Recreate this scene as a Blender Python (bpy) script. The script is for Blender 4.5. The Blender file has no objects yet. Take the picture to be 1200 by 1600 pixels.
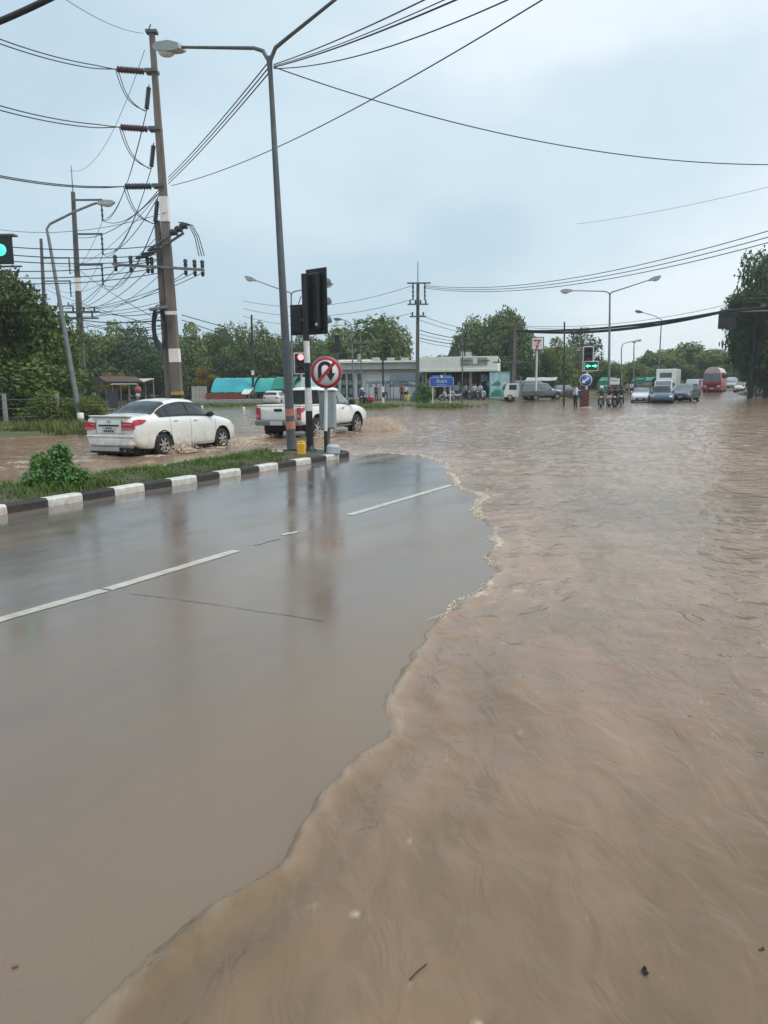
import bpy, bmesh, math, random
import numpy as np
from mathutils import Vector, Matrix, Euler
R = math.radians
sc = bpy.context.scene
col = sc.collection

# ---------------------------------------------------------------- camera
CAM_H = 1.65
FPX = 1210.0                       # focal length in pixels of the 1200x1600 photograph
PITCH = math.atan(194 / FPX)
ROLL = 0.010
cam_d = bpy.data.cameras.new('camera')
cam = bpy.data.objects.new('camera', cam_d)
col.objects.link(cam)
cam_d.sensor_fit = 'VERTICAL'
cam_d.sensor_height = 36.0
cam_d.lens = 36.0 * FPX / 1600.0
cam_d.clip_start = 0.05
cam_d.clip_end = 4000
_r0 = Vector((1, 0, 0)); _u0 = Vector((0, math.sin(PITCH), math.cos(PITCH)))
FWD = Vector((0, math.cos(PITCH), -math.sin(PITCH)))
RGT = _r0 * math.cos(ROLL) - _u0 * math.sin(ROLL)
UPV = _u0 * math.cos(ROLL) + _r0 * math.sin(ROLL)
m3 = Matrix((RGT, UPV, -FWD)).transposed()
cam.matrix_world = Matrix.Translation((0, 0, CAM_H)) @ m3.to_4x4()
sc.camera = cam

# ---------------------------------------------------------------- sky, sun, exposure
SUN_EL, SUN_AZ = R(60), R(118)      # azimuth clockwise from +Y
w = bpy.data.worlds.new("World"); sc.world = w; w.use_nodes = True
nt = w.node_tree; N = nt.nodes; L = nt.links
for n in list(N): N.remove(n)
out = N.new('ShaderNodeOutputWorld'); bg = N.new('ShaderNodeBackground'); bg.inputs['Strength'].default_value = 0.1
sky = N.new('ShaderNodeTexSky'); sky.sky_type = 'NISHITA'; sky.sun_disc = False
sky.sun_elevation = SUN_EL; sky.sun_rotation = SUN_AZ; sky.air_density = 1.2; sky.dust_density = 2.5; sky.ozone_density = 1.5
tc = N.new('ShaderNodeTexCoord')
mp = N.new('ShaderNodeMapping'); mp.inputs['Scale'].default_value = (1.0, 1.0, 2.2); mp.inputs['Location'].default_value = (3.1, .4, .2)
L.new(tc.outputs['Generated'], mp.inputs['Vector'])
nz = N.new('ShaderNodeTexNoise'); nz.inputs['Scale'].default_value = 1.7; nz.inputs['Detail'].default_value = 5; nz.inputs['Roughness'].default_value = .42
L.new(mp.outputs['Vector'], nz.inputs['Vector'])
nz2 = N.new('ShaderNodeTexNoise'); nz2.inputs['Scale'].default_value = 4.2; nz2.inputs['Detail'].default_value = 6; nz2.inputs['Roughness'].default_value = .5
L.new(mp.outputs['Vector'], nz2.inputs['Vector'])
sep = N.new('ShaderNodeSeparateXYZ'); L.new(tc.outputs['Generated'], sep.inputs['Vector'])
def wmath(op, a, b):
    n = N.new('ShaderNodeMath'); n.operation = op
    for i, v in enumerate((a, b)):
        if isinstance(v, (int, float)): n.inputs[i].default_value = v
        else: L.new(v, n.inputs[i])
    return n.outputs[0]
f = wmath('ADD', wmath('MULTIPLY', nz.outputs['Fac'], 2.1), -.30)
f = wmath('ADD', f, wmath('MULTIPLY', sep.outputs['X'], .75))
f = wmath('ADD', f, wmath('ADD', wmath('MULTIPLY', nz2.outputs['Fac'], .75), -.16))
f = wmath('ADD', f, wmath('MULTIPLY', sep.outputs['Z'], .16))
cr = N.new('ShaderNodeValToRGB')
cr.color_ramp.interpolation = 'EASE'
cr.color_ramp.elements[0].position = .50; cr.color_ramp.elements[0].color = (.450, .580, .675, 1)
cr.color_ramp.elements[1].position = 1.32; cr.color_ramp.elements[1].color = (.70, .83, .90, 1)
e = cr.color_ramp.elements.new(.85); e.color = (.505, .675, .790, 1)
mr = N.new('ShaderNodeMapRange'); mr.inputs['From Min'].default_value = 0; mr.inputs['From Max'].default_value = 1.5
L.new(f, mr.inputs['Value'])
cr.color_ramp.elements[0].position = .42; cr.color_ramp.elements[1].position = .70; cr.color_ramp.elements[2].position = .95
cr.color_ramp.elements[1].color = (.560, .680, .752, 1); cr.color_ramp.elements[2].color = (.73, .81, .85, 1)
L.new(mr.outputs['Result'], cr.inputs['Fac'])
vm = N.new('ShaderNodeVectorMath'); vm.operation = 'SCALE'; vm.inputs['Scale'].default_value = 9.6
L.new(cr.outputs['Color'], vm.inputs[0])
mx = N.new('ShaderNodeMix'); mx.data_type = 'RGBA'; mx.inputs['Factor'].default_value = .90
L.new(sky.outputs['Color'], mx.inputs['A']); L.new(vm.outputs['Vector'], mx.inputs['B'])
L.new(mx.outputs['Result'], bg.inputs['Color']); L.new(bg.outputs['Background'], out.inputs['Surface'])

sd_ = bpy.data.lights.new('sun', 'SUN'); sd_.energy = 1.5; sd_.angle = R(14); sd_.color = (1, .95, .88)
so = bpy.data.objects.new('sun', sd_); col.objects.link(so)
sdir = Vector((math.sin(SUN_AZ) * math.cos(SUN_EL), math.cos(SUN_AZ) * math.cos(SUN_EL), math.sin(SUN_EL)))
so.rotation_euler = (-sdir).to_track_quat('-Z', 'Y').to_euler(); so.location = (10, 10, 40)
sc.view_settings.view_transform = 'Standard'; sc.view_settings.look = 'None'
sc.view_settings.exposure = 0.42; sc.view_settings.gamma = 1.0; sc.view_settings.use_curve_mapping = False
try:
    sc.cycles.max_bounces = 6; sc.cycles.transparent_max_bounces = 6; sc.cycles.caustics_reflective = False; sc.cycles.caustics_refractive = False
except Exception: pass

# ---------------------------------------------------------------- survey helpers: photo pixel -> point in the place
def ray(u, v):
    return (FWD + RGT * ((u - 600) / FPX) + UPV * ((800 - v) / FPX)).normalized()
def P(u, v, z=0.0):
    d = ray(u, v); t = (z - CAM_H) / d.z
    return Vector((d.x * t, d.y * t, z))
def PD(u, v, Y):
    d = ray(u, v); t = Y / d.y
    return Vector((d.x * t, Y, CAM_H + d.z * t))
def project(p):
    q = Vector(p) - Vector((0, 0, CAM_H)); w_ = q.dot(FWD)
    return 600 + FPX * q.dot(RGT) / w_, 800 - FPX * q.dot(UPV) / w_
def at(u, Y, z=0.0):
    v = 600.0; p = None
    for _ in range(6):
        d = ray(u, v); p = Vector((d.x / d.y * Y, Y, z)); v = project(p)[1]
    return p
def rise(Y): return 0.019 * 8 * math.log1p(math.exp(min(60, (Y - 82) / 8)))
def rise_np(Y): return 0.019 * 8 * np.log1p(np.exp(np.minimum(60, (Y - 82) / 8)))

_vp = ray(1237, 602); ROAD_AZ = math.atan2(_vp.x, _vp.y)
T_ = Vector((math.sin(ROAD_AZ), math.cos(ROAD_AZ), 0)); LFT = Vector((-T_.y, T_.x, 0))
ROAD_ROT = math.pi / 2 - ROAD_AZ
O_ = P(505, 721)
O_.z = 0
def RD(a, b, z=0): return O_ + T_ * a + LFT * b + Vector((0, 0, z))

# ---------------------------------------------------------------- noise
def _hash(ix, iy, s):
    h = (ix.astype(np.int64) * 374761393 + iy.astype(np.int64) * 668265263 + s * 1442695041) & 0xffffffff
    h = ((h ^ (h >> 13)) * 1274126177) & 0xffffffff
    return (h ^ (h >> 16)) & 0xffffffff
def gnoise(x, y, s=0):
    ix = np.floor(x); iy = np.floor(y); fx = x - ix; fy = y - iy
    def g(dx, dy):
        a = _hash(ix + dx, iy + dy, s) / 4294967296.0 * 2 * np.pi
        return np.cos(a) * (fx - dx) + np.sin(a) * (fy - dy)
    u = fx * fx * fx * (fx * (fx * 6 - 15) + 10); v = fy * fy * fy * (fy * (fy * 6 - 15) + 10)
    return (g(0, 0) * (1 - u) + g(1, 0) * u) * (1 - v) + (g(0, 1) * (1 - u) + g(1, 1) * u) * v
def fbm(x, y, o=4, s=0, g=.5):
    r = 0; a = 1
    for i in range(o):
        r = r + a * gnoise(x * 2 ** i, y * 2 ** i, s + i * 17); a *= g
    return r

# ---------------------------------------------------------------- materials
_M = {}
def mat(name, c, rough=.6, metal=0.0, var=.12, scale=2.5, bump=0.0, bscale=30, spec=.5, c2=None, detail=4, coat=0.0, stretch=None):
    if name in _M: return _M[name]
    m = bpy.data.materials.new(name); m.use_nodes = True
    t = m.node_tree; b = t.nodes['Principled BSDF']
    b.inputs['Roughness'].default_value = rough; b.inputs['Metallic'].default_value = metal
    b.inputs['Specular IOR Level'].default_value = spec
    if coat: b.inputs['Coat Weight'].default_value = coat; b.inputs['Coat Roughness'].default_value = .05
    tcn = t.nodes.new('ShaderNodeTexCoord'); src = tcn.outputs['Object']
    if stretch:
        mpn = t.nodes.new('ShaderNodeMapping'); mpn.inputs['Scale'].default_value = stretch; t.links.new(src, mpn.inputs['Vector']); src = mpn.outputs['Vector']
    n = t.nodes.new('ShaderNodeTexNoise'); n.inputs['Scale'].default_value = scale; n.inputs['Detail'].default_value = detail; n.inputs['Roughness'].default_value = .6
    t.links.new(src, n.inputs['Vector'])
    r = t.nodes.new('ShaderNodeValToRGB'); r.color_ramp.elements[0].position = .32; r.color_ramp.elements[1].position = .68
    a = c2 if c2 else [x * (1 - var) for x in c]; d = c if c2 else [min(1, x * (1 + var)) for x in c]
    r.color_ramp.elements[0].color = (*a, 1); r.color_ramp.elements[1].color = (*d, 1)
    t.links.new(n.outputs['Fac'], r.inputs['Fac']); t.links.new(r.outputs['Color'], b.inputs['Base Color'])
    if bump:
        n2 = t.nodes.new('ShaderNodeTexNoise'); n2.inputs['Scale'].default_value = bscale; n2.inputs['Detail'].default_value = 3
        t.links.new(src, n2.inputs['Vector'])
        bp = t.nodes.new('ShaderNodeBump'); bp.inputs['Strength'].default_value = bump; bp.inputs['Distance'].default_value = .02
        t.links.new(n2.outputs['Fac'], bp.inputs['Height']); t.links.new(bp.outputs['Normal'], b.inputs['Normal'])
    _M[name] = m
    return m
def emis(name, c, s=1.0):
    if name in _M: return _M[name]
    m = bpy.data.materials.new(name); m.use_nodes = True; b = m.node_tree.nodes['Principled BSDF']
    b.inputs['Base Color'].default_value = (*c, 1); b.inputs['Emission Color'].default_value = (*c, 1); b.inputs['Emission Strength'].default_value = s
    _M[name] = m; return m
def leafmat(name, dark, light, rough=.55):
    if name in _M: return _M[name]
    m = bpy.data.materials.new(name); m.use_nodes = True; t = m.node_tree; b = t.nodes['Principled BSDF']
    a = t.nodes.new('ShaderNodeAttribute'); a.attribute_name = 'tint'
    r = t.nodes.new('ShaderNodeValToRGB'); r.color_ramp.elements[0].color = (*dark, 1); r.color_ramp.elements[1].color = (*light, 1)
    t.links.new(a.outputs['Fac'], r.inputs['Fac']); t.links.new(r.outputs['Color'], b.inputs['Base Color'])
    b.inputs['Roughness'].default_value = rough; b.inputs['Specular IOR Level'].default_value = .3
    tr = t.nodes.new('ShaderNodeBsdfTranslucent'); t.links.new(r.outputs['Color'], tr.inputs['Color'])
    ms = t.nodes.new('ShaderNodeMixShader'); ms.inputs['Fac'].default_value = .22
    t.links.new(b.outputs['BSDF'], ms.inputs[1]); t.links.new(tr.outputs['BSDF'], ms.inputs[2])
    t.links.new(ms.outputs['Shader'], t.nodes['Material Output'].inputs['Surface'])
    _M[name] = m; return m

def dirty(m, z0=.25, z1=.85, c=(.30, .22, .14), amt=.75):
    """brown road spatter thrown up from the wheels on to the lower panels"""
    t = m.node_tree; b = t.nodes['Principled BSDF']; src = b.inputs['Base Color'].links[0].from_socket
    tcn = t.nodes.new('ShaderNodeTexCoord'); sp = t.nodes.new('ShaderNodeSeparateXYZ'); t.links.new(tcn.outputs['Object'], sp.inputs['Vector'])
    mr_ = t.nodes.new('ShaderNodeMapRange'); mr_.inputs['From Min'].default_value = z1; mr_.inputs['From Max'].default_value = z0; t.links.new(sp.outputs['Z'], mr_.inputs['Value'])
    n = t.nodes.new('ShaderNodeTexNoise'); n.inputs['Scale'].default_value = 7; n.inputs['Detail'].default_value = 8; n.inputs['Roughness'].default_value = .75; t.links.new(tcn.outputs['Object'], n.inputs['Vector'])
    ml = t.nodes.new('ShaderNodeMath'); ml.operation = 'MULTIPLY_ADD'; t.links.new(n.outputs['Fac'], ml.inputs[0]); ml.inputs[1].default_value = 1.6; ml.inputs[2].default_value = -.62
    m2 = t.nodes.new('ShaderNodeMath'); m2.operation = 'MULTIPLY'; m2.use_clamp = True; t.links.new(ml.outputs[0], m2.inputs[0]); t.links.new(mr_.outputs['Result'], m2.inputs[1])
    m4 = t.nodes.new('ShaderNodeMath'); m4.operation = 'MULTIPLY'; m4.inputs[1].default_value = amt * 2; m4.use_clamp = True; t.links.new(m2.outputs[0], m4.inputs[0])
    mx_ = t.nodes.new('ShaderNodeMix'); mx_.data_type = 'RGBA'; ins = [x for x in mx_.inputs if x.type == 'RGBA']; t.links.new(m4.outputs[0], mx_.inputs['Factor']); t.links.new(src, ins[0]); ins[1].default_value = (*c, 1)
    t.links.new([x for x in mx_.outputs if x.type == 'RGBA'][0], b.inputs['Base Color'])
    return m
K = dict(
 galv=mat('galvanised steel', (.20, .215, .225), .5, .35, .18, 3, .1),
 galvdark=mat('weathered steel', (.11, .125, .13), .55, .2, .2, 3),
 black=mat('black paint', (.012, .013, .015), .45, 0, .3, 6),
 blackbox=mat('black plastic', (.012, .015, .020), .5, 0, .3, 4),
 white=mat('white paint', (.68, .69, .68), .5, 0, .10, 5, .1),
 kerbwhite=mat('kerb white paint', (.62, .61, .58), .6, 0, .16, 9, .3, 40),
 kerbblack=mat('kerb black paint', (.022, .022, .022), .6, 0, .35, 9, .3, 40),
 red=mat('red paint', (.42, .02, .035), .45, 0, .12, 4),
 signwhite=mat('sign white', (.76, .74, .72), .5, 0, .06, 4),
 orange=mat('faded orange band', (.52, .22, .15), .6, 0, .25, 9),
 yellow=mat('yellow paint', (.75, .42, .03), .5, 0, .12, 6),
 cabinet=mat('grey cabinet paint', (.27, .32, .345), .5, .1, .15, 3, .1),
 concrete=mat('concrete', (.30, .29, .27), .85, 0, .2, 3, .4, 25),
 pole=mat('weathered concrete pole', (.165, .142, .128), .9, 0, .30, 1.2, .4, 25, stretch=(3, 3, .5)),
 polefar=mat('grey concrete pole', (.11, .105, .10), .9, 0, .25, 1.2, .2, 25),
 wood=mat('dark wood', (.05, .04, .032), .9, 0, .3, 2),
 wire=mat('cable sheath', (.018, .020, .023), .6, 0, .2, 2),
 insul=mat('brown glazed insulator', (.055, .018, .02), .3, 0, .2, 6),
 insulgrey=mat('grey porcelain insulator', (.03, .035, .045), .35, 0, .2, 6),
 lens=mat('lamp lens', (.55, .57, .56), .2, 0, .1, 5),
 lamphood=mat('lamp hood', (.38, .40, .40), .4, .2, .1, 5),
 glass=mat('car glass', (.020, .024, .028), .06, 0, .2, 2, spec=.6),
 glass_painted_reflection=mat('glass with painted reflection', (.17, .205, .225), .06, 0, .2, 2, spec=.7),  # glass colour lightened to imitate reflections on the vehicle windows
 carwhite=mat('white car paint', (.76, .77, .75), .25, 0, .05, 1.2, coat=.6),
 tyre=mat('tyre rubber', (.014, .014, .014), .75, 0, .3, 8),
 rim=mat('alloy rim', (.42, .42, .42), .35, .6, .12, 8),
 well=mat('dark underbody', (.010, .010, .010), .8, 0, .3, 5),
 tail=mat('red lamp plastic', (.42, .012, .03), .2, 0, .25, 18, coat=.5),
 taillight=mat('pink lamp band', (.62, .22, .22), .2, 0, .1, 9),
 chrome=mat('chrome trim', (.5, .5, .5), .2, .9, .1, 4),
 plate=mat('number plate', (.55, .55, .54), .5, 0, .08, 20),
 ink=mat('dark ink', (.06, .06, .06), .6, 0, .2, 20),
 seam=mat('panel seam', (.20, .20, .20), .6, 0, .1, 4),
 skin=mat('skin', (.32, .17, .10), .5, 0, .1, 6),
 hair=mat('black hair', (.012, .010, .009), .5, 0, .2, 10),
 bark=mat('bark', (.085, .070, .052), .95, 0, .35, 3, .6, 14, stretch=(3, 3, .6)),
 barkdark=mat('dark bark', (.022, .021, .018), .95, 0, .35, 3, .4, 14),
)
dirty(K['carwhite'])
dirty(K['kerbwhite'], .0, .16, (.20, .14, .085), .8); dirty(K['kerbblack'], -.02, .13, (.12, .085, .055), .6)
LM = dict(
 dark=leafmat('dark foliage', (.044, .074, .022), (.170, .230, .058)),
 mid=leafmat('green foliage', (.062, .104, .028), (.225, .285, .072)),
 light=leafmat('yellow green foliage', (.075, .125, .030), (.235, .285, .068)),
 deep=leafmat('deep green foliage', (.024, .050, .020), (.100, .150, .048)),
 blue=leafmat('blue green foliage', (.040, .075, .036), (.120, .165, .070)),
 grass=leafmat('grass blades', (.050, .100, .020), (.17, .25, .055)),
 drygrass=leafmat('dry grass', (.085, .085, .030), (.24, .20, .075)),
 bush=leafmat('bush leaves', (.050, .120, .034), (.150, .285, .080)),
 flower=leafmat('yellow blossom', (.05, .075, .018), (.42, .27, .03)),
)

# ---------------------------------------------------------------- mesh builder
class MB:
    def __init__(s): s.v = []; s.f = []; s.m = []; s.smooth = []
    def add(s, vs, fs, mi=0, smooth=False):
        o = len(s.v); s.v += [tuple(x) for x in vs]
        for f_ in fs: s.f.append(tuple(i + o for i in f_)); s.m.append(mi); s.smooth.append(smooth)
        return s
    def box(s, c, d, rot=None, mi=0, taper=1.0, bev=0.0):
        hx, hy, hz = d[0] / 2, d[1] / 2, d[2] / 2
        if bev > 0:
            b = min(bev, hx * .9, hy * .9, hz * .9); rows = []
            for (z, ins) in ((-hz, b), (-hz + b, 0), (hz - b, 0), (hz, b)):
                x, y = hx - ins, hy - ins; k = b if ins == 0 else b * .5
                rows.append([(-x + k, -y, z), (x - k, -y, z), (x, -y + k, z), (x, y - k, z), (x - k, y, z), (-x + k, y, z), (-x, y - k, z), (-x, -y + k, z)])
            vs = [Vector(p) for r_ in rows for p in r_]
            fs = [tuple(range(7, -1, -1)), tuple(range(24, 32))]
            for i in range(3):
                for j in range(8): fs.append((i * 8 + j, i * 8 + (j + 1) % 8, i * 8 + 8 + (j + 1) % 8, i * 8 + 8 + j))
        else:
            t = taper
            vs = [Vector(p) for p in ((-hx, -hy, -hz), (hx, -hy, -hz), (hx, hy, -hz), (-hx, hy, -hz), (-hx * t, -hy * t, hz), (hx * t, -hy * t, hz), (hx * t, hy * t, hz), (-hx * t, hy * t, hz))]
            fs = [(3, 2, 1, 0), (4, 5, 6, 7), (0, 1, 5, 4), (1, 2, 6, 5), (2, 3, 7, 6), (3, 0, 4, 7)]
        if rot is not None:
            q = Euler(rot).to_matrix(); vs = [q @ x for x in vs]
        c = Vector(c); return s.add([x + c for x in vs], fs, mi)
    def cyl(s, p0, p1, r0, r1=None, n=10, mi=0, caps=True, smooth=True):
        r1 = r0 if r1 is None else r1; p0 = Vector(p0); p1 = Vector(p1); d = (p1 - p0).normalized()
        a = d.orthogonal().normalized(); b = d.cross(a); vs = []
        for p, r in ((p0, r0), (p1, r1)):
            for i in range(n):
                t = 2 * math.pi * i / n; vs.append(p + (a * math.cos(t) + b * math.sin(t)) * r)
        s.add(vs, [(i, (i + 1) % n, n + (i + 1) % n, n + i) for i in range(n)], mi, smooth)
        if caps: s.add(vs[:n], [tuple(range(n - 1, -1, -1))], mi); s.add(vs[n:], [tuple(range(n))], mi)
        return s
    def tube(s, pts, r, n=6, mi=0, radii=None, closed=False):
        pts = [Vector(p) for p in pts]; k = len(pts); vs = []; a = None
        for i, p in enumerate(pts):
            d = (pts[(i + 1) % k if closed else min(i + 1, k - 1)] - pts[(i - 1) % k if closed else max(i - 1, 0)]).normalized()
            if a is None: a = d.orthogonal().normalized()
            a = (a - d * a.dot(d)).normalized(); b = d.cross(a); rr = radii[i] if radii else r
            for j in range(n):
                t = 2 * math.pi * j / n; vs.append(p + (a * math.cos(t) + b * math.sin(t)) * rr)
        fs = [(i * n + j, i * n + (j + 1) % n, ((i + 1) % k) * n + (j + 1) % n, ((i + 1) % k) * n + j) for i in range(k if closed else k - 1) for j in range(n)]
        s.add(vs, fs, mi, True)
        if not closed: s.add(vs[:n], [tuple(range(n - 1, -1, -1))], mi); s.add(vs[-n:], [tuple(range(n))], mi)
        return s
    def lathe(s, prof, c=(0, 0, 0), axis='z', n=20, mi=0, smooth=True):
        vs = []; k = len(prof); c = Vector(c)
        for i in range(n):
            t = 2 * math.pi * i / n
            for r, h in prof:
                x, y = r * math.cos(t), r * math.sin(t)
                vs.append(c + Vector({'z': (x, y, h), 'y': (x, h, y), 'x': (h, x, y)}[axis]))
        fs = [(i * k + j, ((i + 1) % n) * k + j, ((i + 1) % n) * k + j + 1, i * k + j + 1) for i in range(n) for j in range(k - 1)]
        return s.add(vs, fs, mi, smooth)
    def prism(s, poly, h0, h1, axis='y', mi=0, M=None):
        # polygon (a,b) extruded along the axis
        f_ = {'y': lambda a, b, h: (a, h, b), 'z': lambda a, b, h: (a, b, h), 'x': lambda a, b, h: (h, a, b)}[axis]
        n = len(poly); vs = [Vector(f_(a, b, h0)) for a, b in poly] + [Vector(f_(a, b, h1)) for a, b in poly]
        if M is not None: vs = [M @ x for x in vs]
        return s.add(vs, [tuple(range(n)), tuple(range(2 * n - 1, n - 1, -1))] + [(i, (i + 1) % n, n + (i + 1) % n, n + i) for i in range(n)], mi)
    def ball(s, c, r, mi=0, n=8, m=6, sq=(1, 1, 1)):
        c = Vector(c); vs = []
        for i in range(m + 1):
            p = math.pi * i / m
            for j in range(n):
                t = 2 * math.pi * j / n
                vs.append(c + Vector((r * sq[0] * math.sin(p) * math.cos(t), r * sq[1] * math.sin(p) * math.sin(t), r * sq[2] * math.cos(p))))
        return s.add(vs, [(i * n + j, (i + 1) * n + j, (i + 1) * n + (j + 1) % n, i * n + (j + 1) % n) for i in range(m) for j in range(n)], mi, True)
    def build(s, name, mats, parent=None, loc=None, rotz=None, fix=False):
        me = bpy.data.meshes.new(name); me.from_pydata(s.v, [], s.f)
        mats = mats if isinstance(mats, (list, tuple)) else [mats]
        for m in mats: me.materials.append(m)
        me.polygons.foreach_set('material_index', s.m); me.polygons.foreach_set('use_smooth', s.smooth)
        if fix:
            b = bmesh.new(); b.from_mesh(me); bmesh.ops.recalc_face_normals(b, faces=b.faces); b.to_mesh(me); b.free()
        me.update()
        o = bpy.data.objects.new(name, me); col.objects.link(o)
        if parent is not None: o.parent = parent
        if loc is not None: o.location = loc
        if rotz is not None: o.rotation_euler = (0, 0, rotz)
        return o
def fastmesh(name, v, f, mats, attrs=None, smooth=False, parent=None):
    """v (n,3) array, f (m,k) array"""
    me = bpy.data.meshes.new(name); v = np.asarray(v, np.float32); f = np.asarray(f, np.int32); k = f.shape[1]
    me.vertices.add(len(v)); me.vertices.foreach_set('co', v.ravel())
    me.loops.add(f.size); me.loops.foreach_set('vertex_index', f.ravel())
    me.polygons.add(len(f)); me.polygons.foreach_set('loop_start', np.arange(len(f), dtype=np.int32) * k); me.polygons.foreach_set('loop_total', np.full(len(f), k, np.int32))
    me.polygons.foreach_set('use_smooth', np.full(len(f), smooth, bool))
    for m in (mats if isinstance(mats, (list, tuple)) else [mats]): me.materials.append(m)
    for an, (dom, arr) in (attrs or {}).items():
        a = me.attributes.new(an, 'FLOAT', dom); a.data.foreach_set('value', np.asarray(arr, np.float32))
    me.update(calc_edges=True); me.validate()
    o = bpy.data.objects.new(name, me); col.objects.link(o)
    if parent is not None: o.parent = parent
    return o
def tag(o, label=None, cat=None, group=None, kind=None):
    if label: o['label'] = label
    if cat: o['category'] = cat
    if group: o['group'] = group
    if kind: o['kind'] = kind
    return o
def thing(name, label, cat, loc=(0, 0, 0), rotz=0.0, group=None):
    o = bpy.data.objects.new(name, None); col.objects.link(o); o.empty_display_size = .3
    o.location = loc; o.rotation_euler = (0, 0, rotz)
    return tag(o, label, cat, group)
def copy_tree(o, parent=None):
    c = o.copy(); col.objects.link(c); c.parent = parent
    for ch in list(o.children): copy_tree(ch, c)
    return c
def struct(o, kind='structure'): o['kind'] = kind; return o
# ================================================================ THE SETTING
rnd = random.Random(7)
def smooth01(x): x = np.clip(x, 0, 1); return x * x * (3 - 2 * x)

# edge of the flood on our carriageway, surveyed from the photograph, then carried on round the camera to the kerb
KW = 2.0                            # median width
edge_px = [(548, 711), (598, 708), (650, 711), (690, 722), (700, 742), (722, 765), (752, 776), (742, 800), (757, 818), (767, 842), (762, 868), (764, 890), (752, 912), (738, 930), (700, 955), (668, 972), (648, 988), (632, 1015), (622, 1048), (606, 1082), (600, 1112), (580, 1150), (545, 1190), (505, 1232), (460, 1285), (427, 1320), (392, 1356), (341, 1400), (280, 1449), (220, 1493), (168, 1530), (124, 1566), (88, 1600), (45, 1650)]
WET = [RD(1.9, 1.0)[:2]] + [P(u, v)[:2] for u, v in edge_px] + [(-1.25, .75), (-1.6, -.5), (-3, -3.5), (-20, -8)] + [RD(-60, .2)[:2], RD(-60, 1.0)[:2]]
WET = np.array([(p[0], p[1]) for p in WET])
def seg_sd(px, py, poly):
    """signed distance, negative inside"""
    d2 = np.full(px.shape, 1e9); inside = np.zeros(px.shape, bool); n = len(poly)
    for i in range(n):
        ax, ay = poly[i]; bx, by = poly[(i + 1) % n]; ex, ey = bx - ax, by - ay
        t = np.clip(((px - ax) * ex + (py - ay) * ey) / (ex * ex + ey * ey + 1e-12), 0, 1)
        d2 = np.minimum(d2, (px - ax - t * ex) ** 2 + (py - ay - t * ey) ** 2)
        c = ((ay > py) != (by > py)) & (px < (bx - ax) * (py - ay) / (by - ay + 1e-12) + ax)
        inside ^= c
    d = np.sqrt(d2)
    return np.where(inside, -d, d)

def polar(cols, rows):
    th = np.asarray(cols); r = np.asarray(rows)
    TH, RR = np.meshgrid(th, r); X = RR * np.sin(TH); Y = RR * np.cos(TH)
    nr, nc = X.shape; i = np.arange(nr - 1)[:, None] * nc; j = np.arange(nc)[None, :]; j2 = (j + 1) % nc
    F = np.stack([i + j, i + nc + j, i + nc + j2, i + j2], -1).reshape(-1, 4)
    return X.ravel(), Y.ravel(), F

# land that stands above the flood
LAND = []   # (polygon, height)
def land(pts, h): LAND.append((np.array([(p[0], p[1]) for p in pts]), h))
land([P(146, 681), P(60, 684), P(-120, 690), P(-700, 700), Vector((-70, 20, 0)), Vector((-75, 62, 0)), P(152, 652)], .16)         # left verge with fence
land([P(232, 646), P(300, 641), P(420, 637), P(425, 631), P(330, 632), P(228, 634)], .22)                        # grass island across the side road
land([P(150, 630), P(330, 628), P(420, 627), P(540, 629.5), Vector((-7, 90, 0)), Vector((-8, 170, 0)), Vector((-190, 170, 0)), Vector((-170, 70, 0))], .25)
land([P(548, 637.5), P(620, 637), P(735, 635.5), P(770, 631), P(848, 627.5), Vector((23, 92, 0)), Vector((28, 99, 0)), Vector((40, 175, 0)), Vector((-9, 175, 0)), Vector((-9, 90, 0))], .20)
land([Vector((23, 100, 0)), P(985, 622), Vector((70, 170, 0)), Vector((40, 170, 0))], .15)
land([P(1172, 623), P(1260, 622), Vector((120, 92, 0)), Vector((200, 190, 0)), Vector((78, 190, 0))], .35)
cols_g = np.linspace(-np.pi, np.pi, 361)[:-1]
X, Y, F = polar(cols_g, np.concatenate([[.01], np.geomspace(.6, 420, 230)]))
Z = np.full(X.shape, -.13) + rise_np(np.minimum(Y, 190))
grassm = np.zeros(X.shape)
for poly, h in LAND:
    s = -seg_sd(X, Y, poly); k = smooth01((s + .6) / 1.5); Z = np.maximum(Z, Z * (1 - k) + k * (h + rise_np(np.minimum(Y, 190)) + .04 * fbm(X * .4, Y * .4, 3, 4))); grassm = np.maximum(grassm, k)
far = smooth01((np.hypot(X, Y) - 185) / 20); Z = Z + far * 2.0; grassm = np.maximum(grassm, far)
gm = bpy.data.materials.new('soil and grass'); gm.use_nodes = True
t = gm.node_tree; b = t.nodes['Principled BSDF']; b.inputs['Roughness'].default_value = .9
tcn = t.nodes.new('ShaderNodeTexCoord'); n1 = t.nodes.new('ShaderNodeTexNoise'); n1.inputs['Scale'].default_value = .35; n1.inputs['Detail'].default_value = 8
t.links.new(tcn.outputs['Object'], n1.inputs['Vector'])
rr_ = t.nodes.new('ShaderNodeValToRGB'); rr_.color_ramp.elements[0].position = .35; rr_.color_ramp.elements[0].color = (.075, .085, .035, 1)
rr_.color_ramp.elements[1].position = .68; rr_.color_ramp.elements[1].color = (.16, .125, .075, 1)
t.links.new(n1.outputs['Fac'], rr_.inputs['Fac']); t.links.new(rr_.outputs['Color'], b.inputs['Base Color'])
ground = struct(fastmesh('ground', np.stack([X, Y, Z], 1), F, gm, smooth=True))

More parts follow.
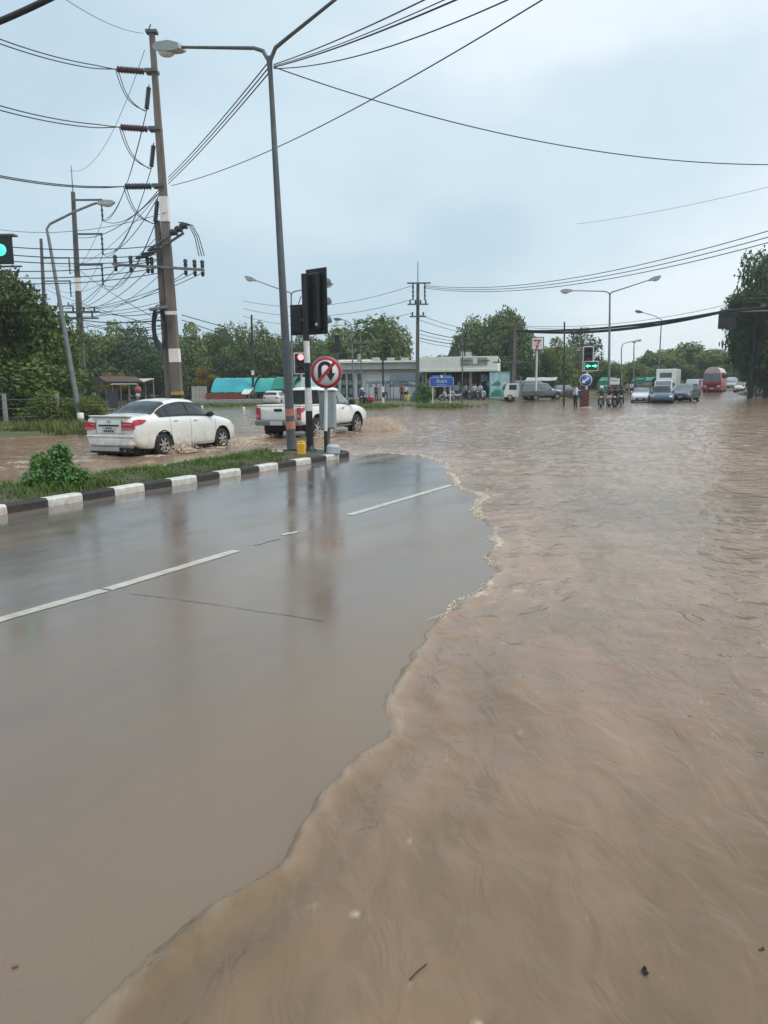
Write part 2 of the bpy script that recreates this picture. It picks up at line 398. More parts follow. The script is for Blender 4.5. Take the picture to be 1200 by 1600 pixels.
# ---------------------------------------------------------------- wet carriageway
gx, gy = np.meshgrid(np.arange(-34, 8, .2), np.arange(-9, 24, .2)); nrow, ncol = gx.shape
sdg = seg_sd(gx.ravel(), gy.ravel(), WET)
i = np.arange(nrow - 1)[:, None] * ncol; j = np.arange(ncol - 1)[None, :]
F = np.stack([i + j, i + j + 1, i + ncol + j + 1, i + ncol + j], -1).reshape(-1, 4)
F = F[(sdg[F] < .7).all(1)]
used, inv = np.unique(F, return_inverse=True)
V = np.stack([gx.ravel(), gy.ravel(), np.zeros(gx.size)], 1)[used]
rm = bpy.data.materials.new('wet asphalt'); rm.use_nodes = True; t = rm.node_tree; b = t.nodes['Principled BSDF']
def nd(t, ty, **kw):
    n = t.nodes.new(ty)
    for k, v in kw.items(): n.inputs[k].default_value = v
    return n
def ramp(t, src, stops, interp='LINEAR'):
    r = t.nodes.new('ShaderNodeValToRGB'); r.color_ramp.interpolation = interp
    while len(r.color_ramp.elements) < len(stops): r.color_ramp.elements.new(.5)
    for e_, (p, c) in zip(r.color_ramp.elements, stops): e_.position = p; e_.color = (*c, 1) if len(c) == 3 else c
    t.links.new(src, r.inputs['Fac']); return r.outputs['Color']
def mth(t, op, a, b_=0.0, clamp=False):
    n = t.nodes.new('ShaderNodeMath'); n.operation = op; n.use_clamp = clamp
    for i_, v in enumerate((a, b_)):
        if isinstance(v, (int, float)): n.inputs[i_].default_value = v
        else: t.links.new(v, n.inputs[i_])
    return n.outputs[0]
def mixc(t, fac, a, b_):
    n = t.nodes.new('ShaderNodeMix'); n.data_type = 'RGBA'
    for k, v in (('Factor', fac), ('A', a), ('B', b_)):
        s_ = n.inputs[k] if k == 'Factor' else [x for x in n.inputs if x.name == k and x.type == 'RGBA'][0]
        if isinstance(v, (int, float)): s_.default_value = v
        elif isinstance(v, tuple): s_.default_value = (*v, 1)
        else: t.links.new(v, s_)
    return [x for x in n.outputs if x.type == 'RGBA'][0]
geo = t.nodes.new('ShaderNodeNewGeometry')
mpr = t.nodes.new('ShaderNodeMapping'); mpr.inputs['Rotation'].default_value = (0, 0, -ROAD_ROT); t.links.new(geo.outputs['Position'], mpr.inputs['Vector'])
mps = t.nodes.new('ShaderNodeMapping'); mps.inputs['Scale'].default_value = (.35, 1, 1); t.links.new(mpr.outputs['Vector'], mps.inputs['Vector'])
na = nd(t, 'ShaderNodeTexNoise', Scale=.55, Detail=6.0, Roughness=.55); t.links.new(mps.outputs['Vector'], na.inputs['Vector'])
nb = nd(t, 'ShaderNodeTexNoise', Scale=150.0, Detail=3.0); t.links.new(geo.outputs['Position'], nb.inputs['Vector'])
nsc = nd(t, 'ShaderNodeTexNoise', Scale=4.0, Detail=7.0, Roughness=.68, Distortion=.5); t.links.new(mps.outputs['Vector'], nsc.inputs['Vector'])
mud = t.nodes.new('ShaderNodeAttribute'); mud.attribute_name = 'mud'
mf = mth(t, 'ADD', mud.outputs['Fac'], mth(t, 'ADD', mth(t, 'MULTIPLY', mth(t, 'SUBTRACT', na.outputs['Fac'], .5), 1.7), mth(t, 'MULTIPLY', mth(t, 'SUBTRACT', nsc.outputs['Fac'], .5), .9)), True)
base = ramp(t, mf, [(.0, (.092, .086, .084)), (.45, (.176, .143, .120)), (1.0, (.212, .160, .114))])
grit = ramp(t, nb.outputs['Fac'], [(.3, (.80, .80, .80)), (.7, (1.1, 1.1, 1.1))])
mm = t.nodes.new('ShaderNodeMix'); mm.data_type = 'RGBA'; mm.blend_type = 'MULTIPLY'; mm.inputs['Factor'].default_value = .6
ci = [x for x in mm.inputs if x.type == 'RGBA']; t.links.new(base, ci[0]); t.links.new(grit, ci[1])
t.links.new([x for x in mm.outputs if x.type == 'RGBA'][0], b.inputs['Base Color'])
nc_ = nd(t, 'ShaderNodeTexNoise', Scale=1.3, Detail=5.0); t.links.new(mps.outputs['Vector'], nc_.inputs['Vector'])
rg = ramp(t, nc_.outputs['Fac'], [(.30, (.07, .07, .07)), (.6, (.19, .19, .19)), (.8, (.32, .32, .32))])
t.links.new(rg, b.inputs['Roughness']); b.inputs['IOR'].default_value = 1.33; b.inputs['Specular IOR Level'].default_value = .42
ndd = nd(t, 'ShaderNodeTexNoise', Scale=7.0, Detail=3.0, Roughness=.55); t.links.new(mps.outputs['Vector'], ndd.inputs['Vector'])
bp = nd(t, 'ShaderNodeBump', Strength=.22, Distance=.006); t.links.new(ndd.outputs['Fac'], bp.inputs['Height'])
bp2 = nd(t, 'ShaderNodeBump', Strength=.05, Distance=.003); t.links.new(nb.outputs['Fac'], bp2.inputs['Height']); t.links.new(bp.outputs['Normal'], bp2.inputs['Normal'])
t.links.new(bp2.outputs['Normal'], b.inputs['Normal'])
# silt settled on the asphalt: more near the flood, less towards the kerb lane
bdist = (V[:, 0] - O_.x) * LFT.x + (V[:, 1] - O_.y) * LFT.y            # 0 at the kerb, negative towards us
sdv = -sdg[used]
mudv = np.clip(.30 + .46 * smooth01((-bdist - 2.5) / 3.5) + .35 * smooth01(1 - sdv / 1.2) + .35 * smooth01(1 + bdist / .5) - .25 * smooth01((V[:, 1] - 9) / 8), 0, 1)
road = struct(fastmesh('road', V, inv.reshape(-1, 4), rm, {'mud': ('POINT', mudv)}, smooth=True))

# ---------------------------------------------------------------- flood water
cols_w = np.concatenate([np.linspace(-np.pi, R(-42), 90)[:-1], np.linspace(R(-42), R(42), 680), np.linspace(R(42), np.pi, 90)[1:-1]])
rows_w = np.geomspace(.75, 230, 560)
X, Y, F = polar(cols_w, rows_w)
RRr = np.hypot(X, Y)
sdw = seg_sd(X, Y, WET)
nearf = smooth01(1 - RRr / 26)
wob = .10 * fbm(X * 1.1, Y * 1.1, 3, 3) + .07 * fbm(X * 3.5, Y * 3.5, 4, 9)
sdw = sdw + wob * (.4 + .6 * nearf)
inflow = smooth01(sdw / 1.5)
# waves: a slow swell, flow ribs parallel to the edge, small chop
wx = X + .35 * fbm(X * .5, Y * .5, 2, 21); wy = Y + .35 * fbm(X * .5, Y * .5, 2, 22)
ribs = fbm(sdw * 2.1 + .5 * fbm(X * .6, Y * .6, 2, 5), (X * T_.x + Y * T_.y) * .35, 3, 11)
chop = fbm(wx * 1.9, wy * 1.9, 4, 31, .55)
A = .008 + .025 * smooth01((RRr - 3) / 25)
Zw = A * (.75 * ribs * np.exp(-np.maximum(sdw, 0) / 2.2) * 1.6 + .9 * chop)
rightr = smooth01((X - .26 * Y - 1.0) / 3.0)
Zw = Zw + rightr * .010 * fbm(wx * 3.2, wy * 4.5, 3, 41)
ridge = (1 - np.abs(fbm(wx * 1.5 + 3, wy * 2.3, 3, 95, .5)) * 2.2); ridge = np.clip(ridge, 0, 1) ** 2
Zw = Zw + (.006 + .012 * smooth01((RRr - 3) / 8)) * (ridge - .35) * smooth01((RRr - 1.2) / 2.5)
lip = .024 * np.exp(-((sdw - .10) / .07) ** 2) + .024 * np.exp(-((sdw - .36 - .1 * fbm(X, Y, 2, 8)) / .10) ** 2) + .018 * np.exp(-((sdw - .72) / .14) ** 2)
lipk = .75 + .9 * fbm(X * 1.3, Y * 1.3, 3, 77)
body = -.05 + (.05 + .012) * smooth01((sdw + .07) / .16) + .030 * smooth01(sdw / 1.6)
Zw = body + lip * np.clip(lipk, .15, 1.6) * nearf + Zw * smooth01(sdw / .25)
# standing ridges in the current across the junction
for (u0, v0, u1, v1, hh, wd) in [(722, 768, 800, 776, .022, .10), (770, 780, 845, 905, .020, .16), (700, 686, 905, 662, .05, .7), (690, 745, 1080, 757, .03, .35), (560, 712, 800, 722, .02, .4), (900, 655, 1060, 648, .05, .9)]:
    a = P(u0, v0); c = P(u1, v1); ex, ey = c.x - a.x, c.y - a.y
    tt = np.clip(((X - a.x) * ex + (Y - a.y) * ey) / (ex * ex + ey * ey), 0, 1); dd = np.hypot(X - a.x - tt * ex, Y - a.y - tt * ey)
    dd = dd + wd * .8 * fbm(X / wd * .25, Y / wd * .25, 2, 51)
    Zw = Zw + hh * np.exp(-(dd / wd) ** 2) * np.sin(np.pi * np.clip(tt, .06, .94)) * smooth01(sdw / .2)
foam = np.zeros(X.shape)
fn = fbm(X * 7, Y * 7, 4, 61, .6); fn2 = fbm(X * .9, Y * .9, 3, 62)
foam = np.maximum(foam, smooth01((np.exp(-((sdw - .06) / .055) ** 2) * (1.0 + 1.4 * fn2) + fn * .9 - .62) / .35) * smooth01((RRr - 4.0) / 2.5) * (RRr < 24))
foam = np.maximum(foam, .55 * smooth01((fn + .7 * fn2 - .50) / .3) * (sdw > 0) * smooth01(1 - sdw / 1.1) * smooth01((RRr - 4.2) / 2))
foam = np.maximum(foam, np.clip(.20 + .35 * fn2 + .25 * fn, 0, .5) * np.exp(-((sdw - .07) / .06) ** 2) * nearf)
silt = np.clip(.5 + .30 * fbm(X * .22, Y * .16, 4, 71) + .18 * nearf * fbm(sdw * 3.2 + .6 * fbm(X, Y, 2, 6), (X * T_.x + Y * T_.y) * .5, 3, 73) + .25 * fbm(sdw * 1.2, (X * T_.x + Y * T_.y) * .25, 3, 72), 0, 1)
fast = smooth01((Y - 20) / 14) * smooth01((52 - Y) / 14)
silt = np.clip(silt - .30 * smooth01(1 - (RRr - 1.6) / 6) + .18 * smooth01((RRr - 9) / 14) + .12 * fast * smooth01((X + 9) / 6) + .2 * smooth01(1 - sdw / 2.0) - .35 * smooth01((Y - 50) / 18), 0, 1)
WAKES = []
def wake(x, y, hh, rx, fo=.9): WAKES.append((x, y, hh, rx, fo))
SEDAN_P = P(299, 706); PICK_P = P(525, 680)
sed_az = R(23.0); pick_az = R(23.5)
def fw(az): return Vector((math.sin(az), math.cos(az), 0))
sf = fw(sed_az); sl = Vector((sf.y, -sf.x, 0)); pf = fw(pick_az); pl = Vector((pf.y, -pf.x, 0))   # right-hand sides face us
SEDAN_C = SEDAN_P - sl * .74; PICK_C = PICK_P - pl * .78; SEDAN_C.z = -.03; PICK_C.z = -.06
for p, f_, l_, axf, axr, s_ in ((SEDAN_C, sf, sl, 1.33, -1.22, 1.0), (PICK_C, pf, pl, 1.55, -1.55, 1.35)):
    for ax in (axf, axr):
        for sgn in (-1, 1):
            q = p + f_ * (ax + .3) + l_ * .8 * sgn; wake(q.x, q.y, .03 * s_, .28)
            q = p + f_ * (ax - .5) + l_ * .95 * sgn; wake(q.x, q.y, .025 * s_, .38)
    for k in range(9):
        q = p - f_ * (2.0 + k * .7) + l_ * rnd.uniform(-1.1, 1.1); wake(q.x, q.y, .03, .45, .55)
q = PICK_C + pf * 2.3 + pl * 1.1; wake(q.x, q.y, .10, .5, 1.0)
q = PICK_C + pf * 2.6 + pl * 1.9; wake(q.x, q.y, .07, .6, .8)
q = SEDAN_C + sf * 1.7 + sl * 1.2; wake(q.x, q.y, .06, .4, .9)
for (x, y, hh, rx, fo) in WAKES:
    d = np.hypot(X - x, Y - y); g = np.exp(-(d / rx) ** 2)
    Zw = Zw + g * hh * (.8 + .8 * fbm(X * 1.3, Y * 1.3, 2, 81)); foam = np.maximum(foam, fo * smooth01((g * 1.2 + fn * .9 - .55) / .5))
Zw = Zw + rise_np(np.minimum(Y, 190))
# curved ripple trains combed along the flow, behind the front
along_ = X * T_.x + Y * T_.y
wp_ = sdw * 1.0 + .16 * fbm(X * 1.1, Y * .8, 3, 101) + .05 * fbm(X * 3.3, Y * 2.6, 2, 103)
trains = np.sin(wp_ * 2 * np.pi / .30) * np.clip(.5 + 1.3 * fbm(X * .7, Y * .6, 2, 105), 0, 1) + .3 * np.sin(wp_ * 2 * np.pi / .17 + 1.5 * fbm(X, Y, 2, 107)) * np.clip(.4 + 1.4 * fbm(X * .9, Y * .7, 2, 109), 0, 1)
Zw = Zw + .0042 * trains * smooth01(sdw / .2) * (.35 + .65 * np.exp(-np.maximum(sdw, 0) / 1.8)) * smooth01(1 - (RRr - 5) / 12)
wm = bpy.data.materials.new('muddy flood water'); wm.use_nodes = True; t = wm.node_tree; b = t.nodes['Principled BSDF']
geo = t.nodes.new('ShaderNodeNewGeometry')
sa = t.nodes.new('ShaderNodeAttribute'); sa.attribute_name = 'silt'; fa = t.nodes.new('ShaderNodeAttribute'); fa.attribute_name = 'foam'
nsm = nd(t, 'ShaderNodeTexNoise', Scale=.9, Detail=6.0, Roughness=.6); t.links.new(geo.outputs['Position'], nsm.inputs['Vector'])
mpf = t.nodes.new('ShaderNodeMapping'); mpf.inputs['Rotation'].default_value = (0, 0, .26); mpf.inputs['Scale'].default_value = (1.0, .52, 1); t.links.new(geo.outputs['Position'], mpf.inputs['Vector'])
nst = nd(t, 'ShaderNodeTexNoise', Scale=2.6, Detail=3.0, Roughness=.5, Distortion=1.0); t.links.new(mpf.outputs['Vector'], nst.inputs['Vector'])
sf_ = mth(t, 'ADD', sa.outputs['Fac'], mth(t, 'ADD', mth(t, 'MULTIPLY', mth(t, 'SUBTRACT', nsm.outputs['Fac'], .5), .35), mth(t, 'MULTIPLY', mth(t, 'SUBTRACT', nst.outputs['Fac'], .5), .55)), True)
cb = ramp(t, sf_, [(0, (.150, .106, .062)), (.5, (.238, .158, .103)), (1, (.372, .243, .165))])
cb = mixc(t, mth(t, 'MULTIPLY', fa.outputs['Fac'], .75), cb, (.66, .55, .42))
t.links.new(cb, b.inputs['Base Color']); b.inputs['IOR'].default_value = 1.33; b.inputs['Specular IOR Level'].default_value = .42
t.links.new(mth(t, 'ADD', mth(t, 'MULTIPLY', fa.outputs['Fac'], .4), .09), b.inputs['Roughness'])
mpw = t.nodes.new('ShaderNodeMapping'); mpw.inputs['Rotation'].default_value = (0, 0, -.25); mpw.inputs['Scale'].default_value = (.55, 1, 1)
t.links.new(geo.outputs['Position'], mpw.inputs['Vector'])
n1 = nd(t, 'ShaderNodeTexNoise', Scale=2.2, Detail=4.0, Roughness=.5, Distortion=.6); t.links.new(mpw.outputs['Vector'], n1.inputs['Vector'])
n2 = nd(t, 'ShaderNodeTexNoise', Scale=17.0, Detail=5.0, Roughness=.6, Distortion=.6); t.links.new(mpw.outputs['Vector'], n2.inputs['Vector'])
ca = t.nodes.new('ShaderNodeAttribute'); ca.attribute_name = 'chop'
b1 = nd(t, 'ShaderNodeBump', Strength=.8, Distance=.06); t.links.new(mth(t, 'MULTIPLY', ca.outputs['Fac'], .85), b1.inputs['Strength']); t.links.new(n1.outputs['Fac'], b1.inputs['Height'])
b2 = nd(t, 'ShaderNodeBump', Strength=.45, Distance=.014); t.links.new(mth(t, 'MULTIPLY', ca.outputs['Fac'], .75), b2.inputs['Strength']); t.links.new(n2.outputs['Fac'], b2.inputs['Height']); t.links.new(b1.outputs['Normal'], b2.inputs['Normal'])
n3 = nd(t, 'ShaderNodeTexNoise', Scale=6.5, Detail=3.2, Roughness=.5, Distortion=1.0); t.links.new(mpf.outputs['Vector'], n3.inputs['Vector'])
b3 = nd(t, 'ShaderNodeBump', Strength=.55, Distance=.035); t.links.new(n3.outputs['Fac'], b3.inputs['Height']); t.links.new(b2.outputs['Normal'], b3.inputs['Normal'])
t.links.new(b3.outputs['Normal'], b.inputs['Normal'])
water = struct(fastmesh('flood_water', np.stack([X, Y, Zw], 1), F, wm, {'foam': ('POINT', foam), 'chop': ('POINT', np.clip(.22 + .9 * smooth01((RRr - 2) / 16) + .45 * rightr * smooth01((RRr - 2.5) / 4) - .25 * fbm(X * .5, Y * .5, 3, 91), .1, 1.2)), 'silt': ('POINT', silt)}, smooth=True))

# ---------------------------------------------------------------- lane line and slab joint on the wet road
MK = mat('worn road paint', (.56, .53, .45), .25, 0, .2, 6, .1, 30, c2=(.40, .37, .30))
a0 = P(-160, 1013.5); a1 = P(705, 758); ld = (a1 - a0).normalized(); ln = Vector((-ld.y, ld.x, 0))
tot = (a1 - a0).length
def line_strip(p0, p1, wd, wob_, seed, name):
    L_ = (p1 - p0).length; n = max(6, int(L_ / .06)); rr = random.Random(seed); vs = []
    for k in range(n + 1):
        c = p0 + (p1 - p0) * (k / n)
        for sgn in (-1, 1): vs.append(c + ln * sgn * (wd / 2 + rr.uniform(-wob_, wob_ * .3)) + Vector((0, 0, .004)))
    mb = MB().add(vs, [(2 * k, 2 * k + 2, 2 * k + 3, 2 * k + 1) for k in range(n)])
    return struct(mb.build(name, MK))
line_strip(a0, P(163, 922.5), .125, .008, 1, 'lane_line')
line_strip(P(168, 921), P(370, 860.5), .125, .008, 2, 'lane_line')
MK = mat('faint road paint', (.27, .235, .19), .3, 0, .2, 6, c2=(.21, .175, .145))
line_strip(P(398, 852), P(436, 841), .07, .02, 3, 'lane_line')
MK = _M['worn road paint']
line_strip(P(440, 836.5), P(466, 830.5), .10, .03, 4, 'lane_line')
line_strip(P(545, 805), a1, .13, .012, 5, 'lane_line')
JM = mat('dark slab joint', (.085, .076, .062), .3, 0, .25, 9)
jp = [P(u, v) for u, v in ((205, 928), (255, 934), (300, 940), (345, 946), (400, 955), (452, 962), (505, 971))]
mb = MB(); 
for a, c in zip(jp[:-1], jp[1:]):
    for k in range(5):
        q0 = a + (c - a) * (k / 5); q1 = a + (c - a) * ((k + 1) / 5); nn = Vector((-(c - a).y, (c - a).x, 0)).normalized() * rnd.uniform(.002, .006)
        mb.add([q0 - nn + Vector((0, 0, .004)), q1 - nn + Vector((0, 0, .004)), q1 + nn + Vector((0, 0, .004)), q0 + nn + Vector((0, 0, .004))], [(0, 1, 2, 3)])
struct(mb.build('road_joint', JM))

# ---------------------------------------------------------------- kerbed median
kerb = thing('median_kerb', 'black and white painted kerb stones edging the grassy median', 'kerb', O_, ROAD_ROT)
BL = 1.0; KH = .128
def kerb_block(x0, x1, white, y=0.0, jit=0.0):
    mb = MB(); g = .008
    prof = [(-.005, -.1), (0, KH - .03), (.03, KH), (.17, KH), (.18, KH - .01), (.18, -.1)]
    n = len(prof); vs = [Vector((x, y + a + jit, z)) for x in (x0 + g, x1 - g) for a, z in prof]
    mb.add(vs, [tuple(range(n)), tuple(range(2 * n - 1, n - 1, -1))] + [(i, n + i, n + (i + 1) % n, (i + 1) % n) for i in range(n)])
    o = mb.build('kerb_block', K['kerbwhite'] if white else K['kerbblack'], kerb, fix=True)
    o['label'] = 'white painted kerb block' if white else 'black painted kerb block'
def along(u):                       # where photo column u meets the foot of the kerb
    lo, hi = -13.0, 3.0
    for _ in range(40):
        md = (lo + hi) / 2
        if project(RD(md, 0))[0] < u: lo = md
        else: hi = md
    return lo
kx = [along(u) for u in (541, 530, 510, 487, 463, 435, 405, 377, 343, 309, 269, 227, 180, 130, 75, 12)]
NOSE = kx[0]
while kx[-1] > -46: kx.append(kx[-1] - rnd.uniform(.60, .70))
for k in range(len(kx) - 1): kerb_block(kx[k + 1], kx[k], k % 2 == 1, 0, rnd.uniform(-.008, .008))
for k in range(14):                                                 # back row on the far carriageway
    kerb_block(NOSE - (k + 1) * .65, NOSE - k * .65, k % 2 == 0, KW - .18)
# rounded nose
for k, (a0_, a1_) in enumerate(((-90, -30), (-30, 30), (30, 90))):
    mb = MB(); pts = [R(a0_ + (a1_ - a0_) * i_ / 6) for i_ in range(7)]; c = (NOSE, KW / 2)
    ro, ri = KW / 2, KW / 2 - .18; vs = []
    for a in pts:
        for r_, z in ((ro, -.1), (ro, KH - .03), (ro - .03, KH), (ri, KH), (ri, -.1)): vs.append((c[0] + r_ * .75 * math.cos(a), c[1] + r_ * math.sin(a), z))
    mb.add(vs, [(i_ * 5 + j_, i_ * 5 + j_ + 1, i_ * 5 + 6 + j_, i_ * 5 + 5 + j_) for i_ in range(6) for j_ in range(4)], 0, False)
    mb.build('kerb_block', K['kerbblack'] if k % 2 == 0 else K['kerbwhite'], kerb, fix=True)['label'] = 'black painted kerb nose block' if k % 2 == 0 else 'white painted kerb nose block'
nx_, ny_ = 190, 12
vs = []; fs = []
for i_ in range(nx_ + 1):
    a = -46 + 47.2 * i_ / nx_
    for j_ in range(ny_ + 1):
        b_ = .17 + (KW - .34) * j_ / ny_; e_ = math.sin(math.pi * j_ / ny_)
        p = RD(a, b_); z = KH - .03 + .10 * e_ * (1 if a < -1.2 else .2) + .03 * float(fbm(np.array([p.x * 2.]), np.array([p.y * 2.]), 3, 5)[0])
        vs.append((p.x, p.y, z))
fs = [(i_ * (ny_ + 1) + j_, (i_ + 1) * (ny_ + 1) + j_, (i_ + 1) * (ny_ + 1) + j_ + 1, i_ * (ny_ + 1) + j_ + 1) for i_ in range(nx_) for j_ in range(ny_)]
struct(MB().add(vs, fs, 0, True).build('median_soil', mat('median soil', (.075, .07, .04), .9, 0, .3, 3, .5, 20)))

def blades(name, pts, h, wd, m, seed, label=None):
    """pts: list of (x,y,z,scale); each becomes a tuft of bent blades"""
    rr = np.random.RandomState(seed); n = len(pts); pts = np.array(pts); nb_ = 5
    base = np.repeat(pts, nb_, 0); k = len(base)
    ang = rr.rand(k) * 2 * np.pi; lean = rr.rand(k) * .8 + .1; hh = h * base[:, 3] * (.5 + rr.rand(k)); ww = wd * (.6 + .8 * rr.rand(k))
    dx, dy = np.cos(ang), np.sin(ang); sx, sy = -dy, dx
    bx = base[:, 0] + rr.randn(k) * .03; by = base[:, 1] + rr.randn(k) * .03; bz = base[:, 2] - .02
    def q(s_, l_, z_): return np.stack([bx + sx * ww * s_ + dx * hh * lean * l_, by + sy * ww * s_ + dy * hh * lean * l_, bz + hh * z_], 1)
    V = np.stack([q(-.5, 0, 0), q(.5, 0, 0), q(.35, .3, .6), q(-.35, .3, .6), q(.08, .95, 1.0), q(-.08, .95, 1.0)], 1).reshape(-1, 3)
    o = np.arange(k)[:, None] * 6; F = np.concatenate([o + np.array([[0, 1, 2, 3]]), o + np.array([[3, 2, 4, 5]])])
    tint = np.tile(np.clip(rr.rand(k) * .7 + .3 * np.repeat(rr.rand(n), nb_), 0, 1), 2)
    ob = fastmesh(name, V, F, m, {'tint': ('FACE', tint)}); ob['kind'] = 'stuff'
    return ob
pts = []
for _ in range(7200):
    a = -rnd.random() ** 1.25 * 26 - .15; b_ = rnd.uniform(.2, KW - .22)
    dn = float(fbm(np.array([a * .9]), np.array([b_ * 1.1]), 2, 15)[0])
    if a > -1.1 and (b_ < .8 or rnd.random() < .5): continue
    p = RD(a, b_); pts.append((p.x, p.y, KH + .07 * math.sin(math.pi * (b_ - .17) / (KW - .34)) - .02, max(.35, .85 + .9 * dn)))
blades('median_grass', pts, .105, .013, LM['grass'], 3)
pts = []
for _ in range(9000):
    u = rnd.uniform(-260, 150); v = rnd.uniform(655, 690) - .03 * (u - 140) * .3
    p = P(u, v, .1)
    if seg_sd(np.array([p.x]), np.array([p.y]), LAND[0][0])[0] > .8: continue
    dn = float(fbm(np.array([p.x * .35]), np.array([p.y * .35]), 3, 18)[0])
    if dn < -.02 or rnd.random() < .35: continue
    pts.append((p.x, p.y, .10, 1 + 1.0 * dn))
h_ = len(pts) // 2
blades('verge_grass', pts[:h_], .24, .03, LM['drygrass'], 5); blades('verge_grass', pts[h_:], .22, .03, LM['grass'], 6)
pts = []
for _ in range(5200):
    u = rnd.uniform(230, 420); v = rnd.uniform(631.5, 644); p = P(u, v, .2)
    if seg_sd(np.array([p.x]), np.array([p.y]), LAND[1][0])[0] > .2: continue
    pts.append((p.x, p.y, .2, rnd.uniform(.6, 1.2)))
for _ in range(1100):
    u = rnd.choice((rnd.gauss(580, 22), rnd.gauss(690, 22))); v = rnd.gauss(635, 1.3); p = P(u, min(v, 637.5), .2)
    pts.append((p.x, p.y, .19, rnd.uniform(.6, 1.3)))
blades('roadside_grass', pts, .16, .05, LM['grass'], 8)

# bubbles of froth gathered along the front of the flood
rr = np.random.RandomState(12); mbv = []; mbf = []
fr = [P(u, v, .0) for u, v in edge_px[3:31]]
cum = [0]
for a, c in zip(fr[:-1], fr[1:]): cum.append(cum[-1] + (c - a).length)
th6 = [2 * math.pi * k / 6 for k in range(6)]
for _ in range(5200):
    s_ = rr.rand() * cum[-1]; i_ = max(k for k in range(len(cum)) if cum[k] <= s_); i_ = min(i_, len(fr) - 2)
    dn = float(gnoise(np.array([s_ * 1.4]), np.array([3.3]), 5)[0])
    if dn < -.05 + .3 * rr.rand(): continue
    a, c = fr[i_], fr[i_ + 1]; d = (c - a); q = a + d * ((s_ - cum[i_]) / max(1e-6, d.length)); nrm = Vector((-d.y, d.x, 0)).normalized()
    qx, qy = np.array([q.x]), np.array([q.y]); wb_ = float((.10 * fbm(qx * 1.1, qy * 1.1, 3, 3) + .07 * fbm(qx * 3.5, qy * 3.5, 4, 9))[0]) * (.4 + .6 * float(smooth01(np.array([1 - q.xy.length / 26]))[0]))
    if q.xy.length < 4.6: continue
    q = q + nrm * (rr.exponential(.06) - .02 - wb_); r = rr.uniform(.0025, .0075) * (1.6 if rr.rand() < .06 else 1)
    z = .010; o = len(mbv)
    for (k_, h_) in ((1.0, 0.0), (.75, .5), (.0, .8)):
        if k_ == 0: mbv.append((q.x, q.y, z + r * h_))
        else: mbv += [(q.x + r * k_ * math.cos(t_), q.y + r * k_ * math.sin(t_), z + r * h_) for t_ in th6]
    for k in range(6):
        mbf.append((o + k, o + (k + 1) % 6, o + 6 + (k + 1) % 6, o + 6 + k)); mbf.append((o + 6 + k, o + 6 + (k + 1) % 6, o + 12))
mb = MB(); mb.add(mbv, mbf, 0, True); fo_ = mb.build('foam', mat('cream froth', (.58, .47, .34), .4, 0, .12, 30)); fo_['kind'] = 'stuff'
# ================================================================ TREES
def crown_mesh(name, seed, nleaf, nl=16, leaf=.075, sparse=0.0, flat=.8):
    rr = np.random.RandomState(seed); C = []; 
    while len(C) < nl:
        p = rr.uniform(-1, 1, 3)
        if np.linalg.norm(p) < .80 and p[2] > -.75: C.append(p * np.array([1, 1, flat]))
    C = np.array(C); rad = rr.uniform(.26, .48, nl) * (1 - .35 * sparse); tone = rr.rand(nl)
    k = rr.choice(nl, nleaf, p=rad ** 2 / (rad ** 2).sum())
    d = rr.randn(nleaf, 3); d /= np.linalg.norm(d, axis=1)[:, None]
    r_ = rr.uniform(.55, 1.06, nleaf) ** .6
    bumps = 1 + .22 * np.sin(d[:, 0] * 6 + k) * np.cos(d[:, 1] * 5 + 2 * k) + .12 * np.sin(d[:, 2] * 13 + k)
    pos = C[k] + d * (rad[k] * r_ * bumps)[:, None]
    nrm = d * .7 + rr.randn(nleaf, 3) * .55 + np.array([0, 0, .35]); nrm /= np.linalg.norm(nrm, axis=1)[:, None]
    a = np.cross(nrm, rr.randn(nleaf, 3)); a /= np.linalg.norm(a, axis=1)[:, None]; b_ = np.cross(nrm, a)
    s_ = leaf * rr.uniform(.5, 1.25, nleaf)[:, None]
    V = np.stack([pos - a * s_, pos + b_ * s_ * .55 + nrm * s_ * .12, pos + a * s_ * 1.1, pos - b_ * s_ * .55 + nrm * s_ * .12], 1).reshape(-1, 3)
    F = np.arange(nleaf * 4).reshape(-1, 4)
    tint = np.clip(.45 * tone[k] + .55 * rr.rand(nleaf), 0, 1)
    return V, F, tint, C, rad
CROWNS = {}
def crown_data(key):
    if key in CROWNS: return CROWNS[key]
    seed, nleaf, nl, leaf, sparse, flat = key
    V, F, tint, C, rad = crown_mesh('crown', *key)
    o = fastmesh('crown', V, F, LM['mid'], {'tint': ('FACE', tint)})
    me = o.data; bpy.data.objects.remove(o); CROWNS[key] = (me, C, rad); return CROWNS[key]
VAR = [(s, 15000, 26, .054, 0.0, .9) for s in (11, 12, 13, 14)]
VSP = [(s, 7500, 28, .050, .6, .95) for s in (21, 22)]
VUM = [(s, 13000, 22, .056, .05, .75) for s in (31, 32)]
